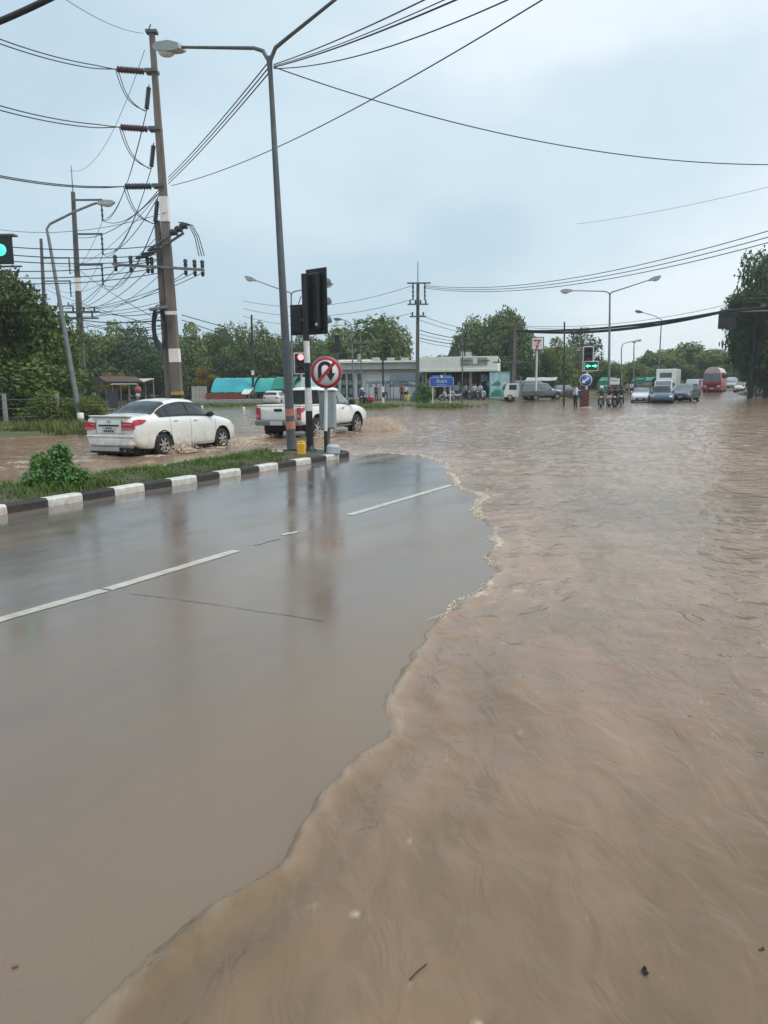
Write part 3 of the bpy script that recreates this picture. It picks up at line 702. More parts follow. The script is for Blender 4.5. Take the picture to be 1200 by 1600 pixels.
def tree(name, label, base, rx, rz, zc, lm, key, rot=0.0, trunk_r=.16, group=None, barkm='bark', cat='tree', ry=None):
    """crown half-width rx and half-height rz centred zc above the base"""
    T = thing(name, label, cat, base, rot, group)
    me, C, rad = crown_data(key)
    c = bpy.data.objects.new('crown', me); col.objects.link(c); c.parent = T; c.location = (0, 0, zc); c.scale = (rx, ry or rx, rz)
    c.material_slots[0].link = 'OBJECT'; c.material_slots[0].material = LM[lm]
    mb = MB(); rr = random.Random(int(rx * 1000) + int(zc * 77)); top = zc + rz * .1
    pts = [Vector((math.sin(i * 1.3 + rx) * .06 * i, math.cos(i * .9) * .05 * i, top * i / 5)) for i in range(6)]; pts[0].z = -.4
    mb.tube(pts, 0, 8, radii=[trunk_r * 1.25, trunk_r, trunk_r * .9, trunk_r * .75, trunk_r * .55, trunk_r * .3])
    for k in rr.sample(range(len(C)), min(9, len(C))):
        e_ = Vector((C[k][0] * rx, C[k][1] * (ry or rx), zc + C[k][2] * rz)); st = pts[rr.choice((2, 3, 4))]
        mb.tube([st, st.lerp(e_, .5) + Vector((0, 0, -.05 * rx)), e_], 0, 5, radii=[trunk_r * .45, trunk_r * .3, trunk_r * .1])
    mb.build('trunk', K[barkm], T)
    return T
def tree_px(name, label, u, vtop, wpx, Y, lm, key, **kw):
    """a tree standing at photo column u, distance Y, whose crown reaches photo row vtop and is wpx wide"""
    z0 = rise(min(Y, 190)) + .1; b = at(u, Y, z0); topz = PD(u, vtop, Y).z; h = topz - z0
    rx = wpx / 2 / FPX * b.xy.length * 1.13; low = kw.pop('low', .12); rz = h * (1 - low) / 2 / .93
    return tree(name, label, b, rx, rz, h - rz * .93, lm, key, **kw)

# near trees at the left, behind the wire fence
tree_px('roadside_tree', 'tall dense dark tree at the left, below the green traffic light', 12, 412, 150, 41, 'dark', (41, 36000, 30, .040, .0, .95), low=.10, trunk_r=.2, rot=.4)
tree_px('roadside_tree', 'tree with ragged drooping branches and sky gaps behind the leaning street lamp', 78, 466, 105, 45, 'dark', (42, 7000, 32, .055, .45, .95), low=.12, trunk_r=.14, rot=1.1)
tree_px('roadside_tree', 'low leafy tree overhanging the second fence post', 62, 560, 130, 40, 'mid', (43, 10000, 24, .060, .1, .8), low=.06, trunk_r=.12, rot=2.0)
tree_px('hedge_shrub', 'dark hedge shrub behind the leftmost fence post', 5, 590, 90, 38.5, 'deep', VAR[1], low=.02, trunk_r=.06, cat='shrub', rot=.3)
tree_px('hedge_shrub', 'green shrub growing between the two fence posts', 75, 612, 70, 38.0, 'light', VAR[2], low=.0, trunk_r=.05, cat='shrub', rot=.9)
tree_px('hedge_shrub', 'weedy shrub beside the foot of the leaning street lamp', 136, 618, 46, 37.0, 'light', VAR[0], low=.0, trunk_r=.05, cat='shrub', rot=1.9)
tree_px('hedge_shrub', 'tall weeds at the far left edge of the flooded verge', -60, 600, 110, 38, 'mid', VAR[3], low=.0, trunk_r=.05, cat='shrub', rot=2.9)

# woodland behind the side road: one tree each
GW = 'trees of the woodland behind the side road'
wood = [
 (140, 520, 80, 104, 'mid', VAR[0], 'woodland tree behind the second concrete power pole'),
 (182, 505, 74, 112, 'mid', VAR[1], 'pale topped woodland tree left of the tall concrete pole, over the shelter roof'),
 (222, 516, 76, 106, 'blue', VAR[2], 'blue green woodland tree just left of the tall concrete pole'),
 (250, 540, 70, 98, 'deep', VAR[3], 'dark woodland tree directly behind the tall concrete pole'),
 (302, 508, 66, 108, 'mid', VAR[1], 'woodland tree just right of the tall concrete pole'),
 (338, 512, 60, 114, 'dark', VAR[0], 'dark woodland tree above the left end of the turquoise canopy'),
 (368, 502, 56, 110, 'light', VSP[0], 'thin topped woodland tree left of the dark timber pole'),
 (405, 516, 64, 106, 'dark', VAR[2], 'dark woodland tree behind the dark timber pole'),
 (440, 520, 58, 110, 'mid', VAR[3], 'woodland tree behind the double arm street lamp'),
 (472, 524, 52, 108, 'dark', VAR[1], 'woodland tree behind the black traffic signal'),
 (505, 528, 54, 112, 'mid', VAR[0], 'woodland tree above the no U-turn sign'),
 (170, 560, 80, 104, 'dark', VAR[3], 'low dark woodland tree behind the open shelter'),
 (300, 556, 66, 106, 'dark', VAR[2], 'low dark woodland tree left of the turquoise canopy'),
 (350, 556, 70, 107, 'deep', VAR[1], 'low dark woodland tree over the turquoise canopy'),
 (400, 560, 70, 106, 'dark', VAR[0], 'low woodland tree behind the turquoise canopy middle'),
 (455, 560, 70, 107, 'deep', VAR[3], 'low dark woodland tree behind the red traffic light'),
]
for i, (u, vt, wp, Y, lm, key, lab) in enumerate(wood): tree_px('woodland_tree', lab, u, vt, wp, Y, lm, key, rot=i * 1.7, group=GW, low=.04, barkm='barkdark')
tree_px('flowering_tree', 'yellow blossoming bush left of the turquoise canopy', 325, 573, 34, 91, 'flower', VSP[0], low=.35, trunk_r=.08, cat='flowering bush', rot=.2)
tree_px('flowering_tree', 'yellow blossoming bush above the shelter roof', 178, 580, 38, 88, 'flower', VSP[1], low=.3, trunk_r=.08, cat='flowering bush', rot=1.2)
# trees behind the shops
tree_px('shade_tree', 'broad green tree behind the long white shop building', 566, 500, 112, 118, 'mid', VAR[0], low=.06, rot=.5, trunk_r=.3)
tree_px('shade_tree', 'rounded green tree behind the black and white ringed pole', 606, 504, 70, 122, 'mid', VAR[2], low=.06, rot=2.5, trunk_r=.3)
tree_px('shade_tree', 'low bushy tree behind the shop roof, left of the tall crossarm pole', 624, 560, 70, 108, 'dark', VAR[1], low=.05, rot=1.5)
tree_px('shade_tree', 'low dark trees gap filler tree behind the tall crossarm pole'.replace(' trees gap filler tree', ' tree'), 672, 556, 56, 124, 'blue', VAR[3], low=.05, rot=.8)
tree_px('shade_tree', 'big dark shade tree over the left half of the convenience store', 735, 506, 70, 108, 'dark', VAR[2], low=.08, rot=.1, trunk_r=.3)
tree_px('shade_tree', 'tallest dark shade tree behind the convenience store', 772, 484, 74, 112, 'dark', VAR[0], low=.08, rot=1.4, trunk_r=.35)
tree_px('shade_tree', 'dark shade tree right of the convenience store roof', 806, 496, 60, 109, 'dark', VAR[1], low=.06, rot=2.2, trunk_r=.3)
tree_px('shade_tree', 'low dark tree in front of the shade trees above the store roof', 722, 545, 60, 102, 'deep', VAR[3], low=.03, rot=.7)
tree_px('shade_tree', 'low dark tree right of the mural panel', 805, 552, 66, 105, 'deep', VAR[0], low=.02, rot=2.9)
tree_px('roadside_tree', 'yellow green tree right of the red seven sign', 866, 530, 56, 112, 'light', VAR[1], low=.05, rot=.6)
tree_px('roadside_tree', 'green tree behind the thin pole between the red seven sign and the far traffic light', 890, 545, 54, 118, 'mid', VAR[2], low=.05, rot=1.6)
tree_px('airy_tree', 'airy sparse tree rising above the far green traffic light', 908, 512, 62, 126, 'deep', (51, 2600, 34, .055, .9, 1.0), low=.2, rot=2.0, trunk_r=.2)
tree_px('roadside_tree', 'low tree just right of the far green traffic light', 946, 560, 44, 122, 'mid', VAR[3], low=.04, rot=.4)
tree_px('roadside_tree', 'low tree under the twin lamp gantry', 984, 566, 44, 128, 'mid', VAR[0], low=.04, rot=2.4)
tree_px('rain_tree', 'spreading rain tree at the left of the far avenue', 1022, 548, 64, 150, 'mid', VUM[1], low=.25, rot=.3, trunk_r=.4)
tree_px('rain_tree', 'tallest spreading rain tree over the far avenue', 1072, 534, 90, 158, 'light', VUM[0], low=.25, rot=1.3, trunk_r=.45)
tree_px('rain_tree', 'rain tree at the right of the far avenue above the red bus', 1116, 545, 56, 150, 'light', VUM[1], low=.22, rot=2.3, trunk_r=.4)
tree_px('rain_tree', 'low rain tree behind the white box truck', 1048, 562, 70, 142, 'dark', VUM[0], low=.12, rot=.9, trunk_r=.3)
tree_px('rain_tree', 'shaded tree far down the avenue behind the white cars', 1146, 560, 44, 176, 'dark', VAR[2], low=.10, rot=1.1, trunk_r=.3)
tree_px('rain_tree', 'low shaded tree beside the avenue behind the red bus', 1100, 572, 60, 172, 'deep', VAR[3], low=.05, rot=1.8, trunk_r=.3)
# the big tree at the right edge
b = at(1200, 86, rise(86) + .3)
RT = tree('great_tree', 'huge dark tree overhanging the flooded road at the right edge', b, 4.3, 7.4, 7.9, 'deep', (61, 36000, 44, .044, .1, 1.0), rot=.7, trunk_r=.5, barkm='barkdark')
tree_px('great_tree', 'dark tree limb crown reaching left towards the hanging cable bundle', 1172, 448, 92, 84, 'deep', (62, 9000, 18, .062, .2, .7), low=.66, rot=.2, trunk_r=.25, barkm='barkdark')
tree_px('great_tree', 'shadowy lower tree standing behind the huge tree trunk', 1225, 500, 110, 92, 'deep', (63, 14000, 24, .066, .0, .95), low=.06, rot=1.7, trunk_r=.4, barkm='barkdark')
# undergrowth that seals the wood to the ground
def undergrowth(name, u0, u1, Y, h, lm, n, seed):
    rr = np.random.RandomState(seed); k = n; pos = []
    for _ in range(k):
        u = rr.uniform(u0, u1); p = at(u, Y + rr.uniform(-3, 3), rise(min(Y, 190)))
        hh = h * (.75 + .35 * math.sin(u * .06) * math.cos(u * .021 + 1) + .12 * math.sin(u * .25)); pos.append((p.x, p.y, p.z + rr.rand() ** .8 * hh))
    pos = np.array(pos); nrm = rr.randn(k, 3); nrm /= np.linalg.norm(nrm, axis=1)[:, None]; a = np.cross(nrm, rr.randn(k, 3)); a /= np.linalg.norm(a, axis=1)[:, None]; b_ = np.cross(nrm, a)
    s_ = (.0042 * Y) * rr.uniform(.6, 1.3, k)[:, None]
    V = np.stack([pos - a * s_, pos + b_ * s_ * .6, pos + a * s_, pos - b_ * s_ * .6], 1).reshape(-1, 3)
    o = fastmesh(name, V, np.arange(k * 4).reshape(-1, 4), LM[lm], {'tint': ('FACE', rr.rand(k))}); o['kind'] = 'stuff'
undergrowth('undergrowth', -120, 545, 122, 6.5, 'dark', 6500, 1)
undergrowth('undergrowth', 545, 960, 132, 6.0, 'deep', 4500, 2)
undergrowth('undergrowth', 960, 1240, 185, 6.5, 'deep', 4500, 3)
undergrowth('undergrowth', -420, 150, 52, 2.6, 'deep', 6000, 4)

# weedy bush on the median
def bush(name, label, base, r, n, lm, seed, leaf=.10, h=1.0):
    T = thing(name, label, 'bush', base)
    V, F, tint, C, rad = crown_mesh('foliage', seed, n, 14, leaf, .2, h)
    V[:, 2] += .72; V *= r
    fastmesh('foliage', V, F, LM[lm], {'tint': ('FACE', tint)}, parent=T)
    mb = MB(); rr = random.Random(seed)
    for c in C: mb.tube([(0, 0, -.05), (c[0] * r * .4, c[1] * r * .4, .4 * r), (c[0] * r, c[1] * r, (c[2] + .72) * r)], .012 * r / .4, 4)
    mb.build('stem', mat('green stem', (.05, .07, .025), .8), T)
    return T
p = P(70, 768, .2); bush('median_bush', 'leafy green bush growing on the median at the left', P(74, 764, KH), .46, 2600, 'bush', 5, .085, 1.0)
p = P(118, 768, .2); bush('median_bush', 'low weed clump beside the leafy bush on the median', P(122, 766, KH - .02), .26, 420, 'bush', 6, .13, .7)
p = at(664, 67.5, .18); bush('shop_bush', 'bushy green plant beside the blue road sign', p, 1.05, 1600, 'bush', 8, .10, 1.05)

# ================================================================ BUILDINGS
CREAM = mat('cream fascia', (.80, .79, .71), .6, 0, .10, .8)
SHOPW = mat('pale shop wall', (.78, .79, .78), .7, 0, .08, .5)
ROOFM = mat('weathered roof sheet', (.42, .42, .40), .6, .1, .15, 1.5)
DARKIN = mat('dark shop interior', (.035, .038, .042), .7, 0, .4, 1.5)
GLS = mat('shop glazing', (.05, .06, .065), .08, 0, .3, 1.5)
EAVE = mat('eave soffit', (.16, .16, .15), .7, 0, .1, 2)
def frame_rot(p, q): return math.atan2((q - p).y, (q - p).x)
# long white shop at the left
z0 = rise(90) + .2
pa = at(528, 92, z0); pb = at(656, 91, z0); rz_ = frame_rot(pa, pb); W_ = (pb - pa).length
S1 = thing('shop_building', 'long pale flat roofed shop building with mural wall', 'shop', pa, rz_)
h1 = 4.55
mb = MB(); mb.box((W_ / 2, 4, 1.65), (W_, 8, 3.3)); mb.build('wall', SHOPW, S1)
mb = MB(); mb.box((W_ / 2, 3.75, 3.72), (W_ + 1.0, 8.5, .72), bev=.03); mb.box((W_ / 2, 3.2, 4.22), (W_ + .2, 9.0, .22)); mb.box((W_ * .15, 3, 4.42), (W_ * .5, 6, .2)); mb.build('fascia', CREAM, S1)
mb = MB(); mb.box((W_ / 2, -.8, 3.325), (W_ + .8, 1.5, .05)); mb.v = [(x, y + .45, z) for x, y, z in mb.v]; mb.build('soffit', EAVE, S1)
for k, (x0, wd) in enumerate(((.5, .55), (1.35, .7), (2.4, .5))):
    mb = MB(); mb.box((x0 + .2, -.03, 1.55), (wd, .06, 2.7)); o = mb.build('window', GLS, S1)
    for zz, w2_, h2_ in ((1.9, wd * .96, .5), (.9, wd * .5, .7)): mb = MB(); mb.box((x0 + .2, -.08, zz), (w2_, .03, h2_)); mb.build('poster', mat('shop poster', (.35, .40, .36), .6, 0, .5, 5, c2=(.12, .2, .16)), o)
mb = MB(); 
for x in (.05, 1.05, 1.95, 3.0): mb.box((x, -.06, 1.65), (.14, .12, 3.3))
mb.build('door_frame', K['white'], S1)
# mural: pale panel with a blue mountain and a small tower
mx0 = 3.6
mb = MB(); mb.box(((mx0 + W_) / 2, -.03, 1.75), (W_ - mx0 - .1, .06, 3.0)); mb.build('mural_panel', mat('mural sky', (.82, .83, .84), .6, 0, .08, .5), S1)
mur = MB()
mur.prism([(W_ - 3.9, 1.35), (W_ - 3.2, 1.75), (W_ - 2.7, 2.15), (W_ - 2.45, 2.42), (W_ - 2.2, 2.45), (W_ - 1.8, 2.1), (W_ - 1.2, 1.72), (W_ - .4, 1.5), (W_ - .1, 1.5), (W_ - .1, 1.3)], -.075, -.065)
mur.prism([(W_ - 5.9, 1.35), (W_ - 5.8, 1.7), (W_ - 5.7, 1.95), (W_ - 5.6, 1.7), (W_ - 5.5, 1.35)], -.075, -.065)
mur.build('mural_hill', mat('mural blue', (.30, .37, .42), .6, 0, .2, 2), S1, fix=True)
for k in range(3):
    mb = MB(); mb.box((W_ * (.45 + .17 * k), 2 + k, 4.55), (.9, .7, .5), bev=.05); mb.build('roof_unit', K['lamphood'], S1)
# convenience store
pc = at(655, 87, z0); pd = at(777, 85.5, z0); rz2 = frame_rot(pc, pd); W2 = (pd - pc).length
S2 = thing('convenience_store', 'flat roofed convenience store with broad cream fascia', 'store', pc, rz2)
mb = MB(); mb.box((W2 / 2, 7.0, 1.6), (W2 - .6, 8, 3.2)); mb.build('wall', SHOPW, S2)
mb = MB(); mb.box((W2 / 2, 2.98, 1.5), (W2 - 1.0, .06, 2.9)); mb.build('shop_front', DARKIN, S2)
for k in range(7):
    x = .9 + k * (W2 - 1.8) / 6
    mb = MB(); mb.box((x, 2.92, 1.5), (.07, .08, 2.9)); mb.build('mullion', K['galv'], S2)
mb = MB(); mb.box((W2 / 2, 5.0, 3.86), (W2, 11.4, 1.30), bev=.02); mb.build('fascia', CREAM, S2)
mb = MB(); mb.box((W2 / 2, 5.0, 3.06), (W2 + .05, 11.5, .30), bev=.02); mb.build('fascia_band', mat('pale lower band', (.78, .77, .70), .6, 0, .06, 1), S2)
mb = MB(); mb.box((W2 / 2, 1.0, 2.885), (W2 - .2, 3.4, .05)); mb.build('soffit', EAVE, S2)
STR = mat('brown sign stripe', (.20, .15, .13), .6, 0, .2, 2); STG = mat('grey sign panel', (.33, .31, .30), .6, 0, .15, 2)
mb = MB(); mb.box((W2 * .705, -.72, 3.98), (W2 * .335, .04, .86)); mb.build('sign_panel', STG, S2)
for cc, dd in (((W2 * .60, -.76, 4.10), (W2 * .12, .03, .10)), ((W2 * .83, -.76, 4.06), (W2 * .13, .03, .17)), ((W2 * .60, -.76, 3.72), (W2 * .10, .03, .06))): mb = MB(); mb.box(cc, dd); mb.build('sign_stripe', STR, S2)
mb = MB(); mb.box((W2 * .72, -.76, 4.02), (.42, .03, .62)); mb.box((W2 * .72 - .32, -.76, 4.25), (.12, .03, .12)); mb.build('sign_emblem', K['signwhite'], S2)
for x in (.35, W2 * .33, W2 * .66, W2 - .35):
    mb = MB(); mb.box((x, .1, 1.4), (.28, .28, 2.95)); mb.build('column', mat('store column', (.30, .30, .29), .7, 0, .15, 2), S2)
postr = [(1.2, 1.7, 1.5, .9, (.62, .28, .04), 'orange poster'), (1.1, .8, .9, 1.2, (.50, .42, .06), 'yellow poster'), (W2 * .60, 2.0, .9, .5, (.5, .10, .12), 'red poster'), (W2 * .50, 1.0, .8, 1.0, (.25, .27, .30), 'grey poster'), (W2 * .68, 1.05, .7, 1.1, (.34, .30, .30), 'pale poster')]
for (x, z, ww, hh, c, lab) in postr:
    mb = MB(); mb.box((x, 2.84, z), (ww, .05, hh)); o = mb.build('poster', mat(lab, c, .5, 0, .35, 3), S2); o['label'] = lab + ' on the shop front'
rp = random.Random(4)
for k in range(16):
    c = rp.choice(((.75, .75, .75), (.65, .12, .14), (.2, .3, .5), (.7, .6, .35), (.1, .4, .3), (.8, .76, .74)))
    mb = MB(); mb.box((W2 * (.30 + .62 * k / 16) + rp.uniform(-.1, .1), 2.2 - .6 * rp.random(), rp.uniform(.5, 2.3)), (rp.uniform(.25, .6), .08, rp.uniform(.4, 1.0)), bev=.01); o = mb.build('shop_display', mat('display %d' % int(c[0] * 100 + c[1] * 10), c, .5, 0, .4, 6), S2)
for k, x in enumerate((W2 * .52, W2 * .60)):
    mb = MB(); mb.box((x, 4, 4.85), (.35 + .3 * k, .5, .75 - .1 * k), bev=.04); mb.build('roof_unit', K['lamphood'], S2)
# turquoise mural panel screen at the right end of the store
pe = at(764, 84.0, z0); pg = at(797, 83.6, z0)
S3 = thing('mural_screen', 'turquoise and blue painted screen at the right end of the store', 'mural', pe, frame_rot(pe, pg)); W3 = (pg - pe).length
tq = mat('turquoise mural paint', (.74, .84, .88), .5, 0, .3, 1.7, c2=(.16, .45, .47), detail=8)
mb = MB(); mb.box((W3 / 2, .05, 1.42), (W3, .1, 2.72)); mb.build('panel', tq, S3)
mb = MB()
for x in (.03, W3 - .03): mb.box((x, .05, 1.4), (.08, .16, 2.95))
mb.box((W3 / 2, .05, 2.84), (W3 - .1, .16, .10)); mb.build('frame', mat('green screen frame', (.06, .20, .16), .5), S3)
mb = MB(); mb.ball((W3 - .5, -.02, .75), .32, sq=(1, .1, 1.5), n=12); mb.build('painted_figure', mat('mural pink', (.5, .22, .28), .5), S3)
mb = MB(); mb.prism([(.15, 1.4), (.9, 1.9), (1.3, 1.55), (1.05, 1.3)], -.012, -.006); mb.prism([(.2, .2), (1.4, .15), (1.5, .8), (.7, .95), (.2, .6)], -.012, -.006); mb.build('painted_leaf', mat('mural green', (.05, .30, .22), .5, 0, .3, 3), S3, fix=True)
# low dark canopy tents in front of the mural wall
CAN = mat('blue grey canopy cloth', (.06, .075, .095), .8, 0, .15, 2)
def canopy(name, label, pA, pB, depth, h_eave, h_ridge, m, cat='canopy', group=None, posts=3, legs=True, vault=False):
    rz = frame_rot(pA, pB); W = (pB - pA).length; T = thing(name, label, cat, pA, rz, group); mb = MB()
    n = 14; prof = []
    for k in range(n + 1):
        s_ = k / n
        z = h_eave + (h_ridge - h_eave) * (math.sin(math.pi * s_) ** .8 if vault else 1 - abs(2 * s_ - 1))
        prof.append((s_ * depth, z))
    nx = 12; vs = []
    for i in range(nx + 1):
        for (y, z) in prof: vs.append((W * i / nx, y, z - .05 * math.sin(math.pi * ((i * posts / nx) % 1))))
    m_ = n + 1; nv = len(vs); vs2 = [(x, y, z - .03) for x, y, z in vs]
    fs = [(i * m_ + j, (i + 1) * m_ + j, (i + 1) * m_ + j + 1, i * m_ + j + 1) for i in range(nx) for j in range(n)]
    mb.add(vs, fs, 0, True); mb.add(vs2, [tuple(reversed(q)) for q in fs], 0, True)
    mb.build('cloth', m, T)
    if legs:
        for i in range(posts + 1):
            x = min(W - .05, max(.05, W * i / posts))
            for y in (.05, depth - .05):
                mb = MB(); mb.cyl((x, y, -.2), (x, y, h_eave - .02), .04, n=6); mb.build('post', K['galv'], T)
    return T
zg = .2 + rise(84)
canopy('market_canopy', 'dark blue grey stall canopy in front of the mural wall, right of the ringed pole', at(608, 83, zg), at(655, 82.5, zg), 3.0, 2.0, 2.9, CAN, posts=2)
canopy('market_canopy', 'low dark stall canopy in front of the mural wall, left of the ringed pole', at(571, 83.5, zg), at(607, 83.2, zg), 2.6, 1.85, 2.1, CAN, posts=2)
# turquoise vaulted canopy and the darker green one beside it
zt = rise(88) + .25
TQ = mat('turquoise shade cloth', (.03, .34, .38), .6, 0, .18, .5); GRN = mat('dark green shade cloth', (.015, .20, .15), .7, 0, .2, .6)
canopy('shade_canopy', 'vaulted turquoise shade canopy beyond the side road', at(330, 88, zt), at(396, 87.5, zt), 5.0, .95, 2.55, TQ, posts=4, vault=True)
canopy('shade_canopy', 'teal shade canopy with folded slope right of the turquoise one', at(397, 88.5, zt), at(428, 88, zt), 5.0, .95, 2.5, mat('teal cloth', (.04, .36, .33), .6, 0, .2, .5), posts=2, vault=True)
canopy('shade_canopy', 'dark green shade canopy behind the white hatchback', at(424, 86, zt), at(458, 85.5, zt), 5.0, 1.25, 2.6, GRN, posts=2, vault=True)
canopy('shade_canopy', 'pale aqua canopy end behind the pickup cab', at(458, 88, zt), at(500, 87, zt), 5.0, 1.25, 2.55, mat('aqua cloth', (.28, .50, .47), .6, 0, .15, .6), posts=2, vault=True)
canopy('awning', 'small white awning in front of the turquoise canopy', at(377, 85, zt), at(390, 84.5, zt), 1.3, .75, 1.25, K['white'], cat='awning', posts=1)
# red picket fence under the turquoise canopy
pA = at(322, 87, zt); pB = at(384, 86.6, zt); T = thing('picket_fence', 'low red picket fence under the turquoise canopy', 'fence', pA, frame_rot(pA, pB)); W = (pB - pA).length
mb = MB(); [mb.box((k * W / 30, 0, .45), (.12, .03, .8)) for k in range(31)]; mb.build('picket', mat('red picket paint', (.26, .06, .045), .7, 0, .25, 3), T)
mb = MB(); mb.box((W / 2, .04, .7), (W, .04, .07)); mb.box((W / 2, .04, .3), (W, .04, .07)); mb.build('rail', mat('red picket paint', (.26, .06, .045)), T)
# pale panels at the left of the canopy
pA = at(303, 87.5, zt); T = thing('board_fence', 'pale grey board fence left of the red picket fence', 'fence', pA, 0)
mb = MB(); [mb.box((k * .42, 0, .85), (.39, .04, 1.5)) for k in range(4)]; mb.build('board', mat('pale boards', (.36, .35, .33), .8), T)
mb = MB(); [mb.box((k * .84 - .2, .05, .8), (.08, .08, 1.7)) for k in range(3)]; mb.build('post', K['galv'], T)
# open shelter with pale roof, and brown roofed kiosk
zs = .22; pA = at(178, 69, zs); pB = at(216, 68, zs); W = (pB - pA).length
T = thing('open_shelter', 'open shelter with pale corrugated lean-to roof and thin posts', 'shelter', pA, frame_rot(pA, pB))
mb = MB(); n = 24
vs = [(W * 1.04 * i / n - .1, y, 2.02 + .45 * y / 2.4 + (.02 if i % 2 else -.02)) for i in range(n + 1) for y in (-.3, 2.4)]
fs = [(2 * i, 2 * i + 2, 2 * i + 3, 2 * i + 1) for i in range(n)]
mb.add(vs, fs); mb.add([(x, y, z - .04) for x, y, z in vs], [tuple(reversed(q)) for q in fs]); mb.build('roof', mat('pale corrugated sheet', (.42, .38, .30), .6, 0, .15, 2), T)
for i in range(4):
    for y in (0, 2.2):
        mb = MB(); mb.cyl((W * i / 3, y, -.2), (W * i / 3, y, 2.0 + .19 * y), .045, n=6); mb.build('post', K['concrete'], T)
mb = MB(); mb.box((W / 2, 1.6, .5), (W * .9, .5, .08)); [mb.box((W * k / 4 + .3, 1.6, .22), (.08, .4, .5)) for k in range(4)]; mb.build('bench', K['galvdark'], T)
pA = at(144, 62, zs); pB = at(168, 60, zs); W = (pB - pA).length
T = thing('kiosk', 'small kiosk with dark brown drooping roof beside the leaning lamp', 'kiosk', pA, frame_rot(pA, pB))
mb = MB(); mb.prism([(-.5, 2.15), (.0, 2.5), (W * .9, 2.5), (W + .9, 2.1), (W + .8, 1.95), (-.5, 2.0)], -.4, 2.6); mb.build('roof', mat('rusty brown roof', (.075, .058, .05), .8, 0, .25, 2), T, fix=True)
for x in (0, W * .5, W):
    mb = MB(); mb.box((x, 0, .9), (.09, .09, 2.3)); mb.build('post', K['galvdark'], T)
mb = MB(); mb.box((W * .3, 1.4, .7), (W * .55, .1, 1.3)); mb.build('back_panel', K['galvdark'], T)
# galvanised railings
pA = at(176, 63, .2); T = thing('railing', 'grey pipe railing in front of the open shelter', 'railing', pA, -.1)
for k in range(5):
    mb = MB(); mb.cyl((k * .7, 0, -.2), (k * .7, 0, 1.0), .03, n=6); mb.build('post', K['galv'], T)
mb = MB(); [mb.cyl((0, 0, z), (2.8, 0, z), .025, n=6) for z in (.35, .68, .98)]; mb.build('rail', K['galv'], T)
# wire fence at the left
pz = .14
FP = [(-46, 36.4), (10, 35.6), (92, 37.6), (150, 40)]
T = thing('wire_fence', 'concrete post and wire fence in front of the dark trees at the left', 'fence', at(10, 35.6, pz), 0)
base = [at(u, Y, pz) - Vector(T.location) for u, Y in FP]
for q in base:
    mb = MB(); mb.box(q + Vector((0, 0, .62)), (.17, .17, 1.6), taper=.8); mb.build('post', K['concrete'], T)
for hz in (.35, .75, 1.15):
    mb = MB(); mb.tube([q + Vector((0, -.1, hz)) for q in base], .012, 4); mb.build('wire', K['galv'], T)
# bollards
def bollard(name, label, u, vb, hpx, r, mats_, cat='bollard', rings=2, group=None):
    p = P(u, vb, .1); hh = hpx / FPX * p.y * 1.0; T = thing(name, label, cat, p, 0, group)
    mb = MB(); mb.lathe([(r, -.2), (r, hh * .55)], n=12); mb.build('shaft', mats_[0], T)
    mb = MB(); mb.lathe([(r + .004, hh * .55), (r + .004, hh * .97), (r * .6, hh), (0, hh)], n=12); mb.build('top_band', mats_[1], T)
    return T
bollard('bollard', 'white marker post just left of the white sedan boot', 150, 656, 24, .085, (K['white'], K['signwhite']), 'marker post')
bollard('bollard', 'grey concrete marker post with white band at the foot of the leaning lamp', 127, 665, 20, .14, (K['concrete'], K['white']), 'marker post')
bollard('bollard', 'short white kerb marker on the grass island, right of the sedan', 381, 641, 5, .09, (K['white'], K['signwhite']), 'marker post', group='short white kerb markers')
bollard('bollard', 'short white kerb marker on the grass island, above the sedan mirror', 316, 639, 5, .09, (K['white'], K['signwhite']), 'marker post', group='short white kerb markers')
# island kerb wall
pA = P(232, 633, .2); pB = P(425, 630.5, .2)
T = thing('kerb_wall', 'long pale concrete kerb along the far side of the grass island', 'kerb', pA, frame_rot(pA, pB)); W = (pB - pA).length
mb = MB()
mb.box((W / 2, 0, .2), (W, .25, .5), bev=.03); mb.build('kerb_stone', K['concrete'], T)
